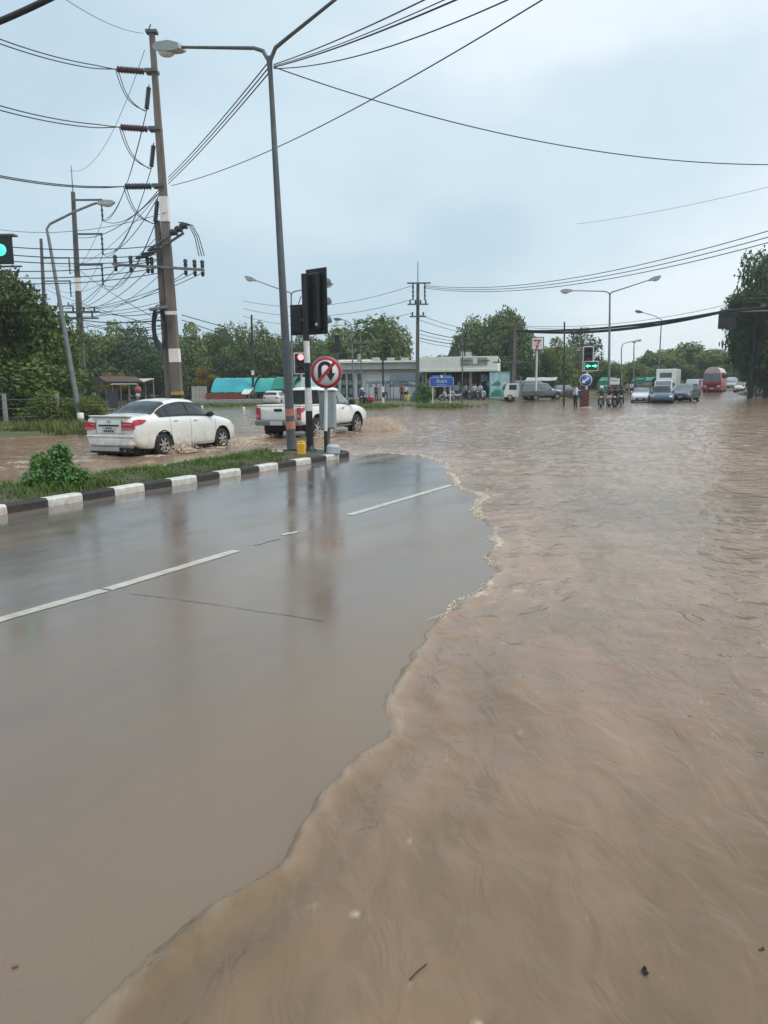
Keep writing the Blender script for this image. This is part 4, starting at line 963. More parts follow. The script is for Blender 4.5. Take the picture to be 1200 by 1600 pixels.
# ================================================================ VEHICLES
def pchip(xs, ys):
    xs = np.array(xs, float); ys = np.array(ys, float); h = np.diff(xs); d = np.diff(ys) / h; m = np.zeros(len(xs)); m[0] = d[0]; m[-1] = d[-1]
    for i in range(1, len(xs) - 1):
        if d[i - 1] * d[i] > 0:
            w1 = 2 * h[i] + h[i - 1]; w2 = h[i] + 2 * h[i - 1]; m[i] = (w1 + w2) / (w1 / d[i - 1] + w2 / d[i])
    def f_(x):
        x = np.clip(x, xs[0], xs[-1]); i = np.clip(np.searchsorted(xs, x) - 1, 0, len(xs) - 2); t = (x - xs[i]) / h[i]
        return ((1 + 2 * t) * (1 - t) ** 2 * ys[i] + t * (1 - t) ** 2 * h[i] * m[i] + t * t * (3 - 2 * t) * ys[i + 1] + t * t * (t - 1) * h[i] * m[i + 1])
    return f_
class Shell:
    """car body skin: stations along x, ring of 9 control points from the floor to the roof centre line"""
    def __init__(s, st):
        c = list(zip(*st)); s.x0, s.x1 = c[0][0], c[0][-1]; s.fn = [pchip(c[0], c[k]) for k in range(1, 7)]
    def ring(s, x):
        zb, zs, zt, wb, ws, wt = [float(f_(x)) for f_ in s.fn]; h = zt - zs; e = min(.08, .4 * h)
        return [(.82 * wb, zb), (wb - .03, zb + .02), (wb, zb + .14), (wb * 1.004, zb + .55 * (zs - zb)), (wb * .99, zs - .07), (ws, zs), (wt, zt - e), (wt * .86, zt - .012 - .12 * e), (0, zt)]
    def S(s, x, t, side=-1, off=0.0):
        def p(x_, t_):
            r_ = s.ring(x_); i = min(int(t_), 7); a = t_ - i
            if i < 7 and a > .85 and i not in (0, 4, 5):
                pass
            y, z = r_[i][0] * (1 - a) + r_[i + 1][0] * a, r_[i][1] * (1 - a) + r_[i + 1][1] * a
            return Vector((x_, side * y, z))
        q = p(x, t)
        if off:
            e = .01; dx = p(min(x + e, s.x1), t) - p(max(x - e, s.x0), t); t0 = max(t - .02, 0); t1 = min(t + .02, 7.999); dt = p(x, t1) - p(x, t0)
            n = dx.cross(dt) * (-side); 
            if n.length > 1e-9:
                n.normalize()
                q = q + n * off
        return q
    def patch(s, mb, x0, x1, t0, t1, nx=10, nt=5, off=.007, sides=(-1, 1), mi=0, f0=None, f1=None):
        for sd in sides:
            vs = []
            for i in range(nx + 1):
                x = x0 + (x1 - x0) * i / nx
                a = t0 if f0 is None else f0(i / nx); b_ = t1 if f1 is None else f1(i / nx)
                for j in range(nt + 1): vs.append(s.S(x, a + (b_ - a) * j / nt, sd, off))
            k = nt + 1; fs = [(i * k + j, (i + 1) * k + j, (i + 1) * k + j + 1, i * k + j + 1) for i in range(nx) for j in range(nt)]
            if sd > 0: fs = [tuple(reversed(q)) for q in fs]
            mb.add(vs, fs, mi, True)
        return mb
    def body(s, name, m, parent, nx=150, arches=(), ra=.35):
        mb = MB(); tt = []
        for i in range(8):
            n = (2, 2, 3, 3, 3, 4, 3, 4)[i]; tt += [i + k / n for k in range(n)]
        tt.append(8.0); xs = np.linspace(s.x0, s.x1, nx); vs = []
        for x in xs:
            r_ = [s.S(x, min(t, 7.9999), 1) for t in tt]
            for _ in range(1):                      # soften the corners of the ring
                r_ = [r_[0]] + [r_[i] * .6 + (r_[i - 1] + r_[i + 1]) * .2 for i in range(1, len(r_) - 1)] + [r_[-1]]
            r_[-1].y = 0
            full = r_ + [Vector((p.x, -p.y, p.z)) for p in reversed(r_[:-1])]
            vs += full
        k = len(full); fs = []
        for i in range(nx - 1):
            for j in range(k):
                j2 = (j + 1) % k; q = (i * k + j, (i + 1) * k + j, (i + 1) * k + j2, i * k + j2)
                c = (vs[q[0]] + vs[q[2]]) / 2
                if any((c.x - ax) ** 2 + (c.z - az) ** 2 < ra * ra for ax, az in arches) and abs(c.y) > .3: continue
                fs.append(q)
        mb.add(vs, fs, 0, True)
        for e, off, rev in ((0, -.03, False), (nx - 1, .03, True)):
            ring = vs[e * k:(e + 1) * k]; zc = (max(p.z for p in ring) + min(p.z for p in ring)) / 2; base = len(mb.v); rows = []
            for q, o_ in ((1, 0), (.96, .5), (.6, 1.0)):
                rows.append([Vector((p.x + off * o_, p.y * q, zc + (p.z - zc) * q)) for p in ring])
            rows.append([Vector((ring[0].x + off * 1.15, 0, zc))] * 1)
            vv = [p for r_ in rows[:3] for p in r_] + rows[3]; ff = []
            for a in range(2):
                for j in range(k): ff.append((a * k + j, a * k + (j + 1) % k, (a + 1) * k + (j + 1) % k, (a + 1) * k + j))
            for j in range(k): ff.append((2 * k + j, 2 * k + (j + 1) % k, 3 * k))
            mb.add(vv, ff if not rev else [tuple(reversed(q)) for q in ff], 0, True)
        o = mb.build(name, m, parent, fix=True)
        return o
def wheel(parent, x, y, r, wd, spokes=6, detail=True):
    sg = 1 if y > 0 else -1; W = bpy.data.objects.new('wheel', None)
    mb = MB(); h = wd / 2
    mb.lathe([(r * .62, -h), (r * .93, -h), (r, -h * .6), (r, h * .6), (r * .93, h), (r * .62, h)], axis='y', n=28)
    ty = mb.build('wheel', K['tyre'], parent); ty.location = (x, y, r)
    mb = MB(); mb.lathe([(0, sg * h * .35), (r * .60, sg * h * .35), (r * .645, sg * h * .9), (r * .66, sg * h * .98)], axis='y', n=24); mb.build('rim_well', K['well'], ty)
    mb = MB()
    mb.lathe([(r * .60, sg * h * .75), (r * .645, sg * h * 1.02), (r * .67, sg * h * .9)], axis='y', n=24)
    for k in range(spokes):
        a = 2 * math.pi * k / spokes + .3; mb.box((math.cos(a) * r * .36, sg * h * .82, math.sin(a) * r * .36), (r * .56, wd * .10, r * .17), rot=(0, -a, 0))
    mb.lathe([(0, sg * h * 1.0), (r * .12, sg * h * .98), (r * .16, sg * h * .8)], axis='y', n=12)
    mb.build('rim', K['rim'], ty)
    bpy.data.objects.remove(W)
    return ty
def arch_trim(T, x, z, r, yw, m):
    for sg in (-1, 1):
        mb = MB(); pts = [(x + r * math.cos(a), sg * yw, z + r * math.sin(a)) for a in [math.pi * (i - 1.2) / 17.6 for i in range(21)]]
        mb.tube(pts, .022, 5); mb.build('wheel_arch', m, T)
        mb = MB(); n = 16; vs = []
        for i in range(n + 1):
            a = math.pi * (i - 1) / (n - 2); vs += [(x + r * math.cos(a), sg * (yw - .01), z + r * math.sin(a)), (x + r * math.cos(a), sg * (yw - .32), z + r * math.sin(a))]
        mb.add(vs, [(2 * i, 2 * i + 2, 2 * i + 3, 2 * i + 1) for i in range(n)])
        vs2 = [(x, sg * (yw - .3), z)] + [(x + r * math.cos(math.pi * (i - 1) / (n - 2)), sg * (yw - .3), z + r * math.sin(math.pi * (i - 1) / (n - 2))) for i in range(n + 1)]
        mb.add(vs2, [(0, i, i + 1) for i in range(1, n + 1)]); mb.build('wheel_well', K['well'], T)

# ---------------------------------------------------------------- the white sedan driving through the water
T = thing('sedan', 'white four door sedan driving away through the brown flood beside the median', 'car', SEDAN_C, math.pi / 2 - sed_az)
SED = Shell([(-2.20, .42, .92, .98, .735, .68, .60), (-2.12, .34, .975, 1.05, .79, .74, .66), (-1.75, .24, .99, 1.085, .842, .785, .70), (-1.48, .22, .985, 1.12, .847, .80, .66),
 (-1.10, .21, .975, 1.30, .848, .80, .58), (-.70, .20, .965, 1.42, .848, .80, .555), (-.2, .20, .955, 1.47, .848, .80, .56), (.30, .20, .94, 1.435, .848, .80, .57), (.75, .20, .93, 1.23, .848, .797, .60),
 (1.14, .20, .915, 1.01, .845, .79, .68), (1.6, .20, .87, .935, .835, .76, .62), (2.0, .24, .75, .82, .79, .70, .5), (2.2, .34, .58, .65, .62, .52, .4)])
SED.body('body', K['carwhite'], T, 190, [(1.33, .31), (-1.22, .31)], .36)
mb = MB(); SED.patch(mb, -1.30, .98, 0, 0, 44, 6, .010, f0=lambda s_: 5.10, f1=lambda s_: 5.95); mb.build('window_surround', K['black'], T)
for x0, x1 in ((-1.16, -.93), (-.90, -.14), (-.06, .83)):
    for sg in (-1, 1): mb = MB(); SED.patch(mb, x0, x1, 5.20, 5.84, 12, 4, .016, sides=(sg,)); mb.build('side_window', K['glass'], T)
mb = MB(); SED.patch(mb, -1.50, -.80, 6.12, 7.999, 10, 6, .008); mb.build('rear_window', K['glass'], T)
mb = MB(); SED.patch(mb, .36, 1.06, 6.12, 7.999, 10, 6, .008); mb.build('windscreen', K['glass'], T)
mb = MB()
for x in (-.93, -.10, 1.0): SED.patch(mb, x, x + .012, 1.4, 4.95, 1, 10, .003)
SED.patch(mb, -1.0, .98, 1.55, 1.58, 12, 1, .003); mb.build('door_seam', K['seam'], T)
for x in (-.72, .12):
    mb = MB()
    for sg in (-1, 1):
        q = SED.S(x, 4.1, sg, .015); mb.box(q, (.17, .03, .03), bev=.01)
    mb.build('door_handle', K['carwhite'], T)
for sg in (-1, 1):
    mb = MB(); q = SED.S(.80, 5.15, sg, .09); mb.box(q, (.13, .20, .13), bev=.04); mb.build('side_mirror', K['black'], T)
    mb = MB(); SED.patch(mb, -2.19, -1.83, 4.0, 4.98, 10, 4, .012, sides=(sg,), f0=lambda s_: 3.72 + .5 * s_ ** 3, f1=lambda s_: 4.97 - .5 * s_ ** 2)
    ys = sorted((sg * .40, sg * .755)); 
    mb.prism([(ys[0], .745), (ys[1], .72), (ys[1], .93), (ys[0], .90)], -2.252, -2.17, axis='x'); tl = mb.build('tail_lamp', K['tail'], T, fix=True)
    mb = MB(); mb.prism([(ys[0] + .015, .755), (ys[1] - .015, .74), (ys[1] - .015, .775), (ys[0] + .015, .78)], -2.258, -2.25, axis='x'); mb.prism([(ys[0] + .02, .845), (sg * .56 if sg > 0 else sg * .44, .845), (sg * .56 if sg > 0 else sg * .44, .872), (ys[0] + .02, .872)] if sg < 0 else [(ys[0] + .02, .845), (sg * .54, .845), (sg * .54, .872), (ys[0] + .02, .872)], -2.258, -2.25, axis='x')
    mb.build('lamp_band', K['taillight'], tl, fix=True)
    mb = MB(); SED.patch(mb, 1.86, 2.12, 4.0, 4.9, 6, 3, .006, sides=(sg,)); mb.build('headlamp', K['lens'], T)
mb = MB(); mb.box((-2.15, 0, 1.062), (.20, 1.24, .03), bev=.012); mb.box((-2.10, -.5, 1.04), (.06, .05, .05)); mb.box((-2.10, .5, 1.04), (.06, .05, .05)); mb.build('boot_spoiler', K['carwhite'], T)
mb = MB(); mb.box((-2.165, 0, .43), (.20, 1.45, .30), bev=.09); mb.box((-2.165, 0, .575), (.20, 1.45, .035), bev=.015); mb.build('rear_bumper', K['carwhite'], T)
mb = MB(); mb.box((-2.17, 0, .215), (.16, 1.25, .12), bev=.02); mb.build('bumper_lip', K['well'], T)
mb = MB(); mb.box((-2.245, .18, .26), (.03, .95, .10)); mb.build('bumper_insert', mat('dirty grey bumper', (.38, .38, .36), .6), T)
mb = MB(); mb.box((-2.243, 0, .835), (.02, .62, .035)); mb.build('boot_garnish', K['black'], T)
mb = MB(); mb.box((-2.236, 0, .735), (.025, .40, .145)); pl_ = mb.build('number_plate', K['plate'], T)
mb = MB(); [mb.box((-2.252, -.13 + .065 * k, .70), (.006, .045, .05)) for k in range(5)]; [mb.box((-2.252, -.07 + .07 * k, .77), (.006, .05, .032)) for k in range(3)]; mb.build('plate_lettering', K['ink'], pl_)
mb = MB(); mb.box((-2.238, .035, .93), (.02, .012, .07)); mb.box((-2.238, -.035, .93), (.02, .012, .07)); mb.box((-2.238, 0, .93), (.02, .06, .014)); mb.build('boot_emblem', K['chrome'], T)
mb = MB(); mb.box((-2.225, 0, .64), (.02, 1.0, .010)); [mb.box((-2.23, sg * .40, .80), (.02, .010, .34)) for sg in (-1, 1)]; mb.build('boot_seam', K['seam'], T)
for ax in (1.33, -1.22):
    arch_trim(T, ax, .31, .355, .84, K['well'])
    for sg in (-1, 1): wheel(T, ax, sg * .75, .305, .19, 7)
mb = MB(); mb.box((0, 0, .20), (3.6, 1.3, .12)); mb.box((-1.75, 0, .22), (.6, 1.2, .2)); mb.build('underbody', K['well'], T)
mb = MB(); mb.cyl((-2.28, -.48, .22), (-1.9, -.48, .23), .035, n=8); mb.build('exhaust_pipe', K['galvdark'], T)

# ---------------------------------------------------------------- white pickup
def pickup(name, label, loc, rot, paint, full=True, double=True):
    T = thing(name, label, 'pickup truck', loc, rot)
    S = Shell([(-2.58, .60, 1.09, 1.12, .845, .83, .78), (-2.48, .52, 1.11, 1.14, .885, .865, .80), (-.92, .48, 1.12, 1.14, .90, .87, .80), (-.84, .46, 1.11, 1.55, .90, .85, .68), (-.70, .45, 1.105, 1.73, .90, .85, .64),
      (-.1, .45, 1.10, 1.79, .90, .85, .64), (.45, .45, 1.085, 1.755, .90, .85, .645), (.9, .45, 1.07, 1.47, .90, .85, .68), (1.32, .45, 1.06, 1.17, .90, .84, .76), (2.0, .45, 1.01, 1.11, .89, .81, .70), (2.45, .48, .92, 1.01, .85, .74, .60), (2.62, .55, .78, .86, .74, .62, .5)])
    n = 170 if full else 70
    S.body('body', paint, T, n, [(1.55, .40), (-1.55, .40)], .46)
    mb = MB(); S.patch(mb, -.74, 1.10, 5.12, 5.92, 26, 4, .008); mb.build('window_surround', K['black'], T)
    for x0, x1 in ((-.68, .10), (.18, 1.02)):
        for sg in (-1, 1): mb = MB(); S.patch(mb, x0, x1, 5.18, 5.86, 10, 4, .015, sides=(sg,)); mb.build('side_window', K['glass_painted_reflection'], T)
    mb = MB(); S.patch(mb, .52, 1.28, 6.1, 7.999, 10, 5, .008); mb.build('windscreen', K['glass'], T)
    mb = MB(); mb.prism([(-.66, 1.20), (.66, 1.20), (.58, 1.66), (-.58, 1.66)], -.96, -.72, axis='x'); mb.build('rear_window', K['glass'], T, fix=True)
    mb = MB(); mb.box((-1.68, 0, 1.143), (1.45, 1.50, .02)); mb.build('bed_dark_sheet', K['well'], T)  # dark sheet standing in for the shade inside the open bed
    mb = MB(); [mb.box((-1.70, sg * .80, 1.165), (1.66, .09, .05), bev=.015) for sg in (-1, 1)]; mb.box((-2.54, 0, 1.165), (.08, 1.68, .05), bev=.015); mb.build('bed_rail', paint, T)
    mb = MB(); [mb.box((-2.618, 0, z), (.02, 1.36, .008)) for z in (.70,)]; [mb.box((-2.618, sg * .675, .9), (.02, .008, .42)) for sg in (-1, 1)]
    for x in (-.80, .12, 1.15): S.patch(mb, x, x + .012, 1.5, 4.95, 1, 8, .004)
    mb.build('panel_seam', K['seam'], T)
    mb = MB(); mb.box((-2.625, 0, 1.02), (.02, .30, .09), bev=.01); mb.build('tailgate_handle', K['black'], T)
    mb = MB(); mb.box((-2.60, 0, .60), (.24, 1.70, .17), bev=.03); mb.build('rear_bumper', K['galv'], T)
    mb = MB(); mb.box((-2.735, .02, .60), (.02, .44, .13)); mb.build('number_plate', K['plate'], T)
    for sg in (-1, 1):
        mb = MB(); S.patch(mb, -2.57, -2.33, 3.45, 4.9, 5, 4, .012, sides=(sg,), f0=lambda s_: 3.40 + .8 * s_, f1=lambda s_: 4.97 - .05 * s_); ys = sorted((sg * .70, sg * .845))
        mb.box((-2.60, sg * .775, .90), (.04, .15, .40), bev=.015); tl = mb.build('tail_lamp', K['tail'], T)
        mb = MB(); mb.box((-2.622, sg * .775, .83), (.012, .10, .09)); mb.build('lamp_band', K['taillight'], tl)
        mb = MB(); S.patch(mb, 2.15, 2.5, 4.0, 4.9, 6, 3, .006, sides=(sg,)); mb.build('headlamp', K['lens'], T)
        mb = MB(); q = S.S(1.02, 5.1, sg, .12); mb.box(q + Vector((0, 0, .06)), (.14, .24, .20), bev=.05); mb.build('side_mirror', K['black'] if full else paint, T)
        for x in ((-.55, .35) if double else (.35,)):
            mb = MB(); mb.box(S.S(x, 4.0, sg, .015), (.2, .035, .045), bev=.012); mb.build('door_handle', K['chrome'], T)
    for ax in (1.55, -1.55):
        arch_trim(T, ax, .40, .46, .895, K['well'] if full else paint)
        for sg in (-1, 1): wheel(T, ax, sg * .77, .38, .25, 6)
    mb = MB(); mb.box((-.1, 0, .42), (4.4, 1.2, .18)); mb.box((-2.2, 0, .45), (.5, 1.3, .25)); [mb.box((-1.98, sg * .78, .38), (.03, .26, .40)) for sg in (-1, 1)]; mb.build('chassis', K['well'], T)
    mb = MB(); [mb.box((0, sg * .86, .40), (2.0, .14, .06), bev=.02) for sg in (-1, 1)]; mb.build('side_step', K['galvdark'], T)
    return T
pickup('pickup_truck', 'white double cab pickup throwing up brown spray behind the sign posts', PICK_C, math.pi / 2 - pick_az, K['carwhite'])

# ---------------------------------------------------------------- splashes
SPL = mat('muddy spray', (.70, .58, .45), .35, 0, .18, 6)
def splash(name, label, c, fdir, sdir_, n, hmax, reach, seed):
    rr = random.Random(seed); T = thing(name, label, 'splash', c); mb = MB()
    for k in range(n):
        t_ = rr.random() ** .8; side = rr.gauss(.2, .6) * reach * .6; out_ = t_ * reach
        z = hmax * (4 * t_ * (1 - t_) * .8 + .25 * rr.random()) * rr.random() ** .7 * (1 - .3 * t_)
        p = fdir * (side) + sdir_ * out_ + Vector((0, 0, z + .02)); r = rr.uniform(.004, .013) * (1.7 if rr.random() < .12 else 1)
        mb.ball(p, r, n=5, m=3, sq=(rr.uniform(.8, 2), rr.uniform(.8, 2), rr.uniform(.7, 1.6)))
    for k in range(0):                     # tongues of water thrown from the tyre
        a = rr.uniform(-.5, 1.0); q0 = fdir * rr.uniform(-.2, .25); d = (sdir_ * rr.uniform(.5, 1.0) + fdir * a) * reach * .55
        hh = hmax * rr.uniform(.3, .8); pts = [q0 + d * s_ + Vector((0, 0, hh * 4 * s_ * (1 - s_) * .9 + .01)) for s_ in (0, .2, .4, .6, .8, .95)]
        mb.tube(pts, 0, 5, radii=[.02, .03, .026, .022, .016, .006])
    mb.build('spray', SPL, T)
    T['kind'] = 'stuff'
    return T
WZ0 = Vector((0, 0, .05))
q = PICK_C + pf * 1.75 + pl * .95; q.z = .05; splash('water_splash', 'brown spray thrown up by the front wheel of the white pickup', q, pf, (pl + pf * .5).normalized(), 2400, .62, 1.35, 1)
q = PICK_C + pf * -1.5 + pl * .95; q.z = .05; splash('water_splash', 'low brown spray at the rear wheel of the white pickup', q, pf, (pl * .7 - pf * .7).normalized(), 500, .28, .8, 2)
q = SEDAN_C + sf * -1.0 + sl * .85; q.z = .05; splash('water_splash', 'low spray beside the rear wheel of the white sedan', q, sf, (sl + sf * .3).normalized(), 600, .26, .6, 3)
q = SEDAN_C + sf * 1.55 + sl * .8; q.z = .05; splash('water_splash', 'small spray beside the front wheel of the white sedan', q, sf, (sl + sf * .5).normalized(), 500, .24, .7, 4)
q = PICK_C - pf * 2.6 - pl * .3; q.z = .05; splash('water_splash', 'churned brown wake behind the white pickup', q, pf, (-pf).normalized(), 260, .16, 1.2, 5)

# ---------------------------------------------------------------- generic distant cars
PROF = dict(
 sedan=[(-2.15, .42, .92, .98, .72, .67, .60), (-1.75, .26, .97, 1.06, .84, .78, .70), (-1.3, .24, .96, 1.15, .845, .79, .62), (-.6, .22, .95, 1.44, .845, .79, .57), (.2, .22, .94, 1.45, .845, .79, .57), (1.05, .22, .92, 1.0, .845, .78, .68), (1.7, .24, .86, .91, .82, .74, .6), (2.15, .34, .62, .70, .66, .55, .42)],
 hatch=[(-1.95, .42, .94, 1.05, .74, .70, .60), (-1.8, .30, .97, 1.30, .81, .76, .60), (-1.4, .24, .96, 1.48, .83, .78, .58), (.1, .22, .94, 1.50, .83, .78, .57), (.95, .22, .92, 1.02, .83, .77, .66), (1.5, .24, .86, .92, .80, .73, .6), (1.95, .34, .62, .70, .66, .55, .42)],
 suv=[(-2.3, .5, 1.05, 1.3, .84, .80, .68), (-2.1, .42, 1.08, 1.70, .90, .85, .68), (-1.0, .40, 1.07, 1.80, .91, .86, .68), (.3, .40, 1.05, 1.78, .91, .86, .68), (1.15, .40, 1.03, 1.16, .91, .85, .74), (1.9, .42, .98, 1.06, .88, .80, .66), (2.3, .5, .8, .9, .74, .64, .5)],
 van=[(-2.4, .45, 1.10, 1.75, .86, .84, .74), (-2.25, .38, 1.12, 2.0, .90, .87, .76), (.6, .36, 1.10, 2.02, .91, .87, .76), (1.3, .36, 1.05, 1.55, .91, .86, .74), (1.9, .38, 1.0, 1.12, .89, .80, .68), (2.4, .45, .8, .9, .76, .66, .5)])
def car(name, label, kind, u, Y, az, c, cat='car', sink=.06, group=None, pos=None):
    p = pos if pos is not None else at(u, Y, rise(Y)); p = Vector(p); p.z = rise(p.y) - sink
    T = thing(name, label, cat, p, math.pi / 2 - az, group); st = PROF[kind]; S = Shell(st); paint = mat('car paint ' + '-'.join('%d' % (x * 100) for x in c), c, .25, 0, .06, 1, coat=.5)
    fx = st[-1][0] - .82; rx_ = st[0][0] + .85; rw = .31 if kind in ('sedan', 'hatch') else .36; big = st[2][4]
    S.body('body', paint, T, 64, [(fx, rw), (rx_, rw)], rw + .06)
    tops = [s_ for s_ in st if s_[3] - s_[2] > .35]; cx0, cx1 = tops[0][0], tops[-1][0]; cowl = [s_ for s_ in st if s_[0] > cx1][0][0]
    for sg in (-1, 1): mb = MB(); S.patch(mb, cx0 - .1, cx1 + (cowl - cx1) * .8, 5.15, 5.85, 20, 3, .010, sides=(sg,)); mb.build('side_window', K['glass_painted_reflection'], T)
    mb = MB(); S.patch(mb, cx1 + .08, cowl - .06, 6.05, 7.999, 8, 5, .008); mb.build('windscreen', K['glass_painted_reflection'], T)
    if kind == 'sedan': mb = MB(); S.patch(mb, st[2][0], st[3][0] - .1, 6.1, 7.999, 6, 5, .008); mb.build('rear_window', K['glass'], T)
    else:
        x = st[0][0]; mb = MB(); S.patch(mb, x + .03, st[1][0] + .05, 6.0, 7.999, 4, 5, .012); mb.build('rear_window', K['glass'], T)
    for sg in (-1, 1):
        mb = MB(); mb.box((st[-1][0] - .12, sg * st[-1][4] * .86, st[-1][2] - .02), (.18, .28, .12), bev=.03); mb.build('headlamp', K['lens'], T)
        mb = MB(); mb.box((st[0][0] + .01, sg * st[0][4] * .80, st[0][2] - .12), (.08, .26, .16), bev=.02); mb.build('tail_lamp', K['tail'], T)
        mb = MB(); mb.box(S.S(cx1 + (cowl - cx1) * .55, 5.2, sg, .1), (.12, .2, .14), bev=.04); mb.build('side_mirror', paint, T)
    mb = MB(); mb.box((st[-1][0] + .01, 0, st[-1][1] + .08), (.08, st[-1][4] * 1.3, .16), bev=.02); mb.build('grille', K['black'], T)
    mb = MB(); mb.box((st[-1][0] + .06, 0, st[-1][1] + .06), (.02, .34, .10)); mb.build('number_plate', K['plate'], T)
    mb = MB(); mb.box((st[0][0] - .045, 0, st[0][1] + .28), (.02, .36, .12)); mb.build('number_plate', K['plate'], T)
    for ax in (fx, rx_):
        for sg in (-1, 1): wheel(T, ax, sg * (big - .10), rw, .2, 5)
    mb = MB(); mb.box((0, 0, .30), (st[-1][0] * 1.5, 1.2, .2)); mb.build('underbody', K['well'], T)
    return T
RA = ROAD_AZ; OP = ROAD_AZ + math.pi
car('hatchback', 'small white hatchback parked under the green canopy, seen over the pickup bed', 'hatch', 432, 76, R(8), (.62, .62, .62))
car('sedan', 'white sedan wading towards the camera at the left of the far queue', 'sedan', 1001, 74, OP - .15, (.66, .68, .70))
# blue pickup turning, dark suv
T = pickup('pickup_truck', 'slate blue pickup leading the far queue of traffic', (0, 0, 0), math.pi / 2 - OP + .22, mat('slate blue paint', (.075, .13, .18), .3, 0, .1, 1, coat=.4), full=False)
p = at(1032, 70.5, -.16); T.location = p
car('suv', 'dark blue grey car, right of the slate blue pickup', 'suv', 1071, 75, OP + .1, (.09, .12, .145), cat='car')
car('van', 'silver van behind the dark car, left of the red bus', 'van', 1082, 104, OP, (.34, .37, .40), cat='van')
car('suv', 'pale car close behind the silver van, left of the red bus', 'suv', 1090, 126, OP, (.45, .47, .50), cat='car')
car('sedan', 'white car approaching right of the red bus', 'sedan', 1157, 112, OP, (.60, .62, .64))
car('van', 'pale grey van beside the white car, right of the red bus', 'van', 1143, 126, OP, (.38, .41, .43), cat='van')
car('suv', 'small dark car farthest along the right of the avenue', 'suv', 1174, 134, OP, (.08, .09, .10))
car('suv', 'dark grey car parked across the road left of the thin pole', 'suv', 846, 84, R(88), (.13, .14, .15), sink=-.1)
car('van', 'grey van parked behind the dark grey car under the red seven sign', 'van', 832, 92, R(92), (.20, .22, .23), cat='van', sink=-.1)
car('hatch', 'silver car parked at the right of the mural screen'.replace('silver', 'silver'), 'hatch', 826, 77, R(85), (.40, .42, .42), sink=-.1) if False else None
car('pickup_van', 'dark car parked left of the person standing in the water', 'hatch', 884, 92, R(85), (.05, .06, .065), sink=-.05).name = 'hatchback.001'
def box_truck():
    p = at(1040, 86, rise(86)); T = thing('box_truck', 'white box truck with tall cargo body in the far queue', 'truck', p, math.pi / 2 - OP)
    W = mat('truck white', (.80, .81, .80), .4, 0, .06, 1)
    mb = MB(); mb.box((-1.6, 0, 2.05), (4.6, 2.0, 2.35), bev=.04); mb.build('cargo_body', W, T)
    mb = MB(); mb.box((.703, 0, 2.55), (.03, 1.25, .55), bev=.01); mb.build('cargo_vent', K['galvdark'], T)
    mb = MB(); mb.prism([(.85, .45), (2.35, .45), (2.45, 1.15), (2.05, 1.95), (.85, 2.0)], -.88, .88); mb.build('cab', W, T, fix=True)
    mb = MB(); mb.prism([(2.44, 1.22), (2.07, 1.90), (2.10, 1.92), (2.47, 1.24)], -.78, .78); mb.build('windscreen', K['glass_painted_reflection'], T, fix=True)
    for sg in (-1, 1):
        mb = MB(); mb.box((1.5, sg * .885, 1.5), (.8, .02, .55)); mb.build('side_window', K['glass'], T)
        mb = MB(); mb.box((2.42, sg * .68, .78), (.1, .28, .18), bev=.03); mb.build('headlamp', K['lens'], T)
        mb = MB(); mb.box((2.1, sg * 1.05, 1.55), (.08, .16, .32), bev=.03); mb.build('side_mirror', K['black'], T)
        for ax in (1.75, -2.4): wheel(T, ax, sg * .80, .40, .25, 5)
    mb = MB(); mb.box((-1, 0, .62), (6.0, .9, .25)); mb.build('chassis', K['well'], T)
    mb = MB(); mb.box((2.46, 0, .55), (.1, 1.7, .22), bev=.03); mb.build('bumper', W, T)
box_truck()
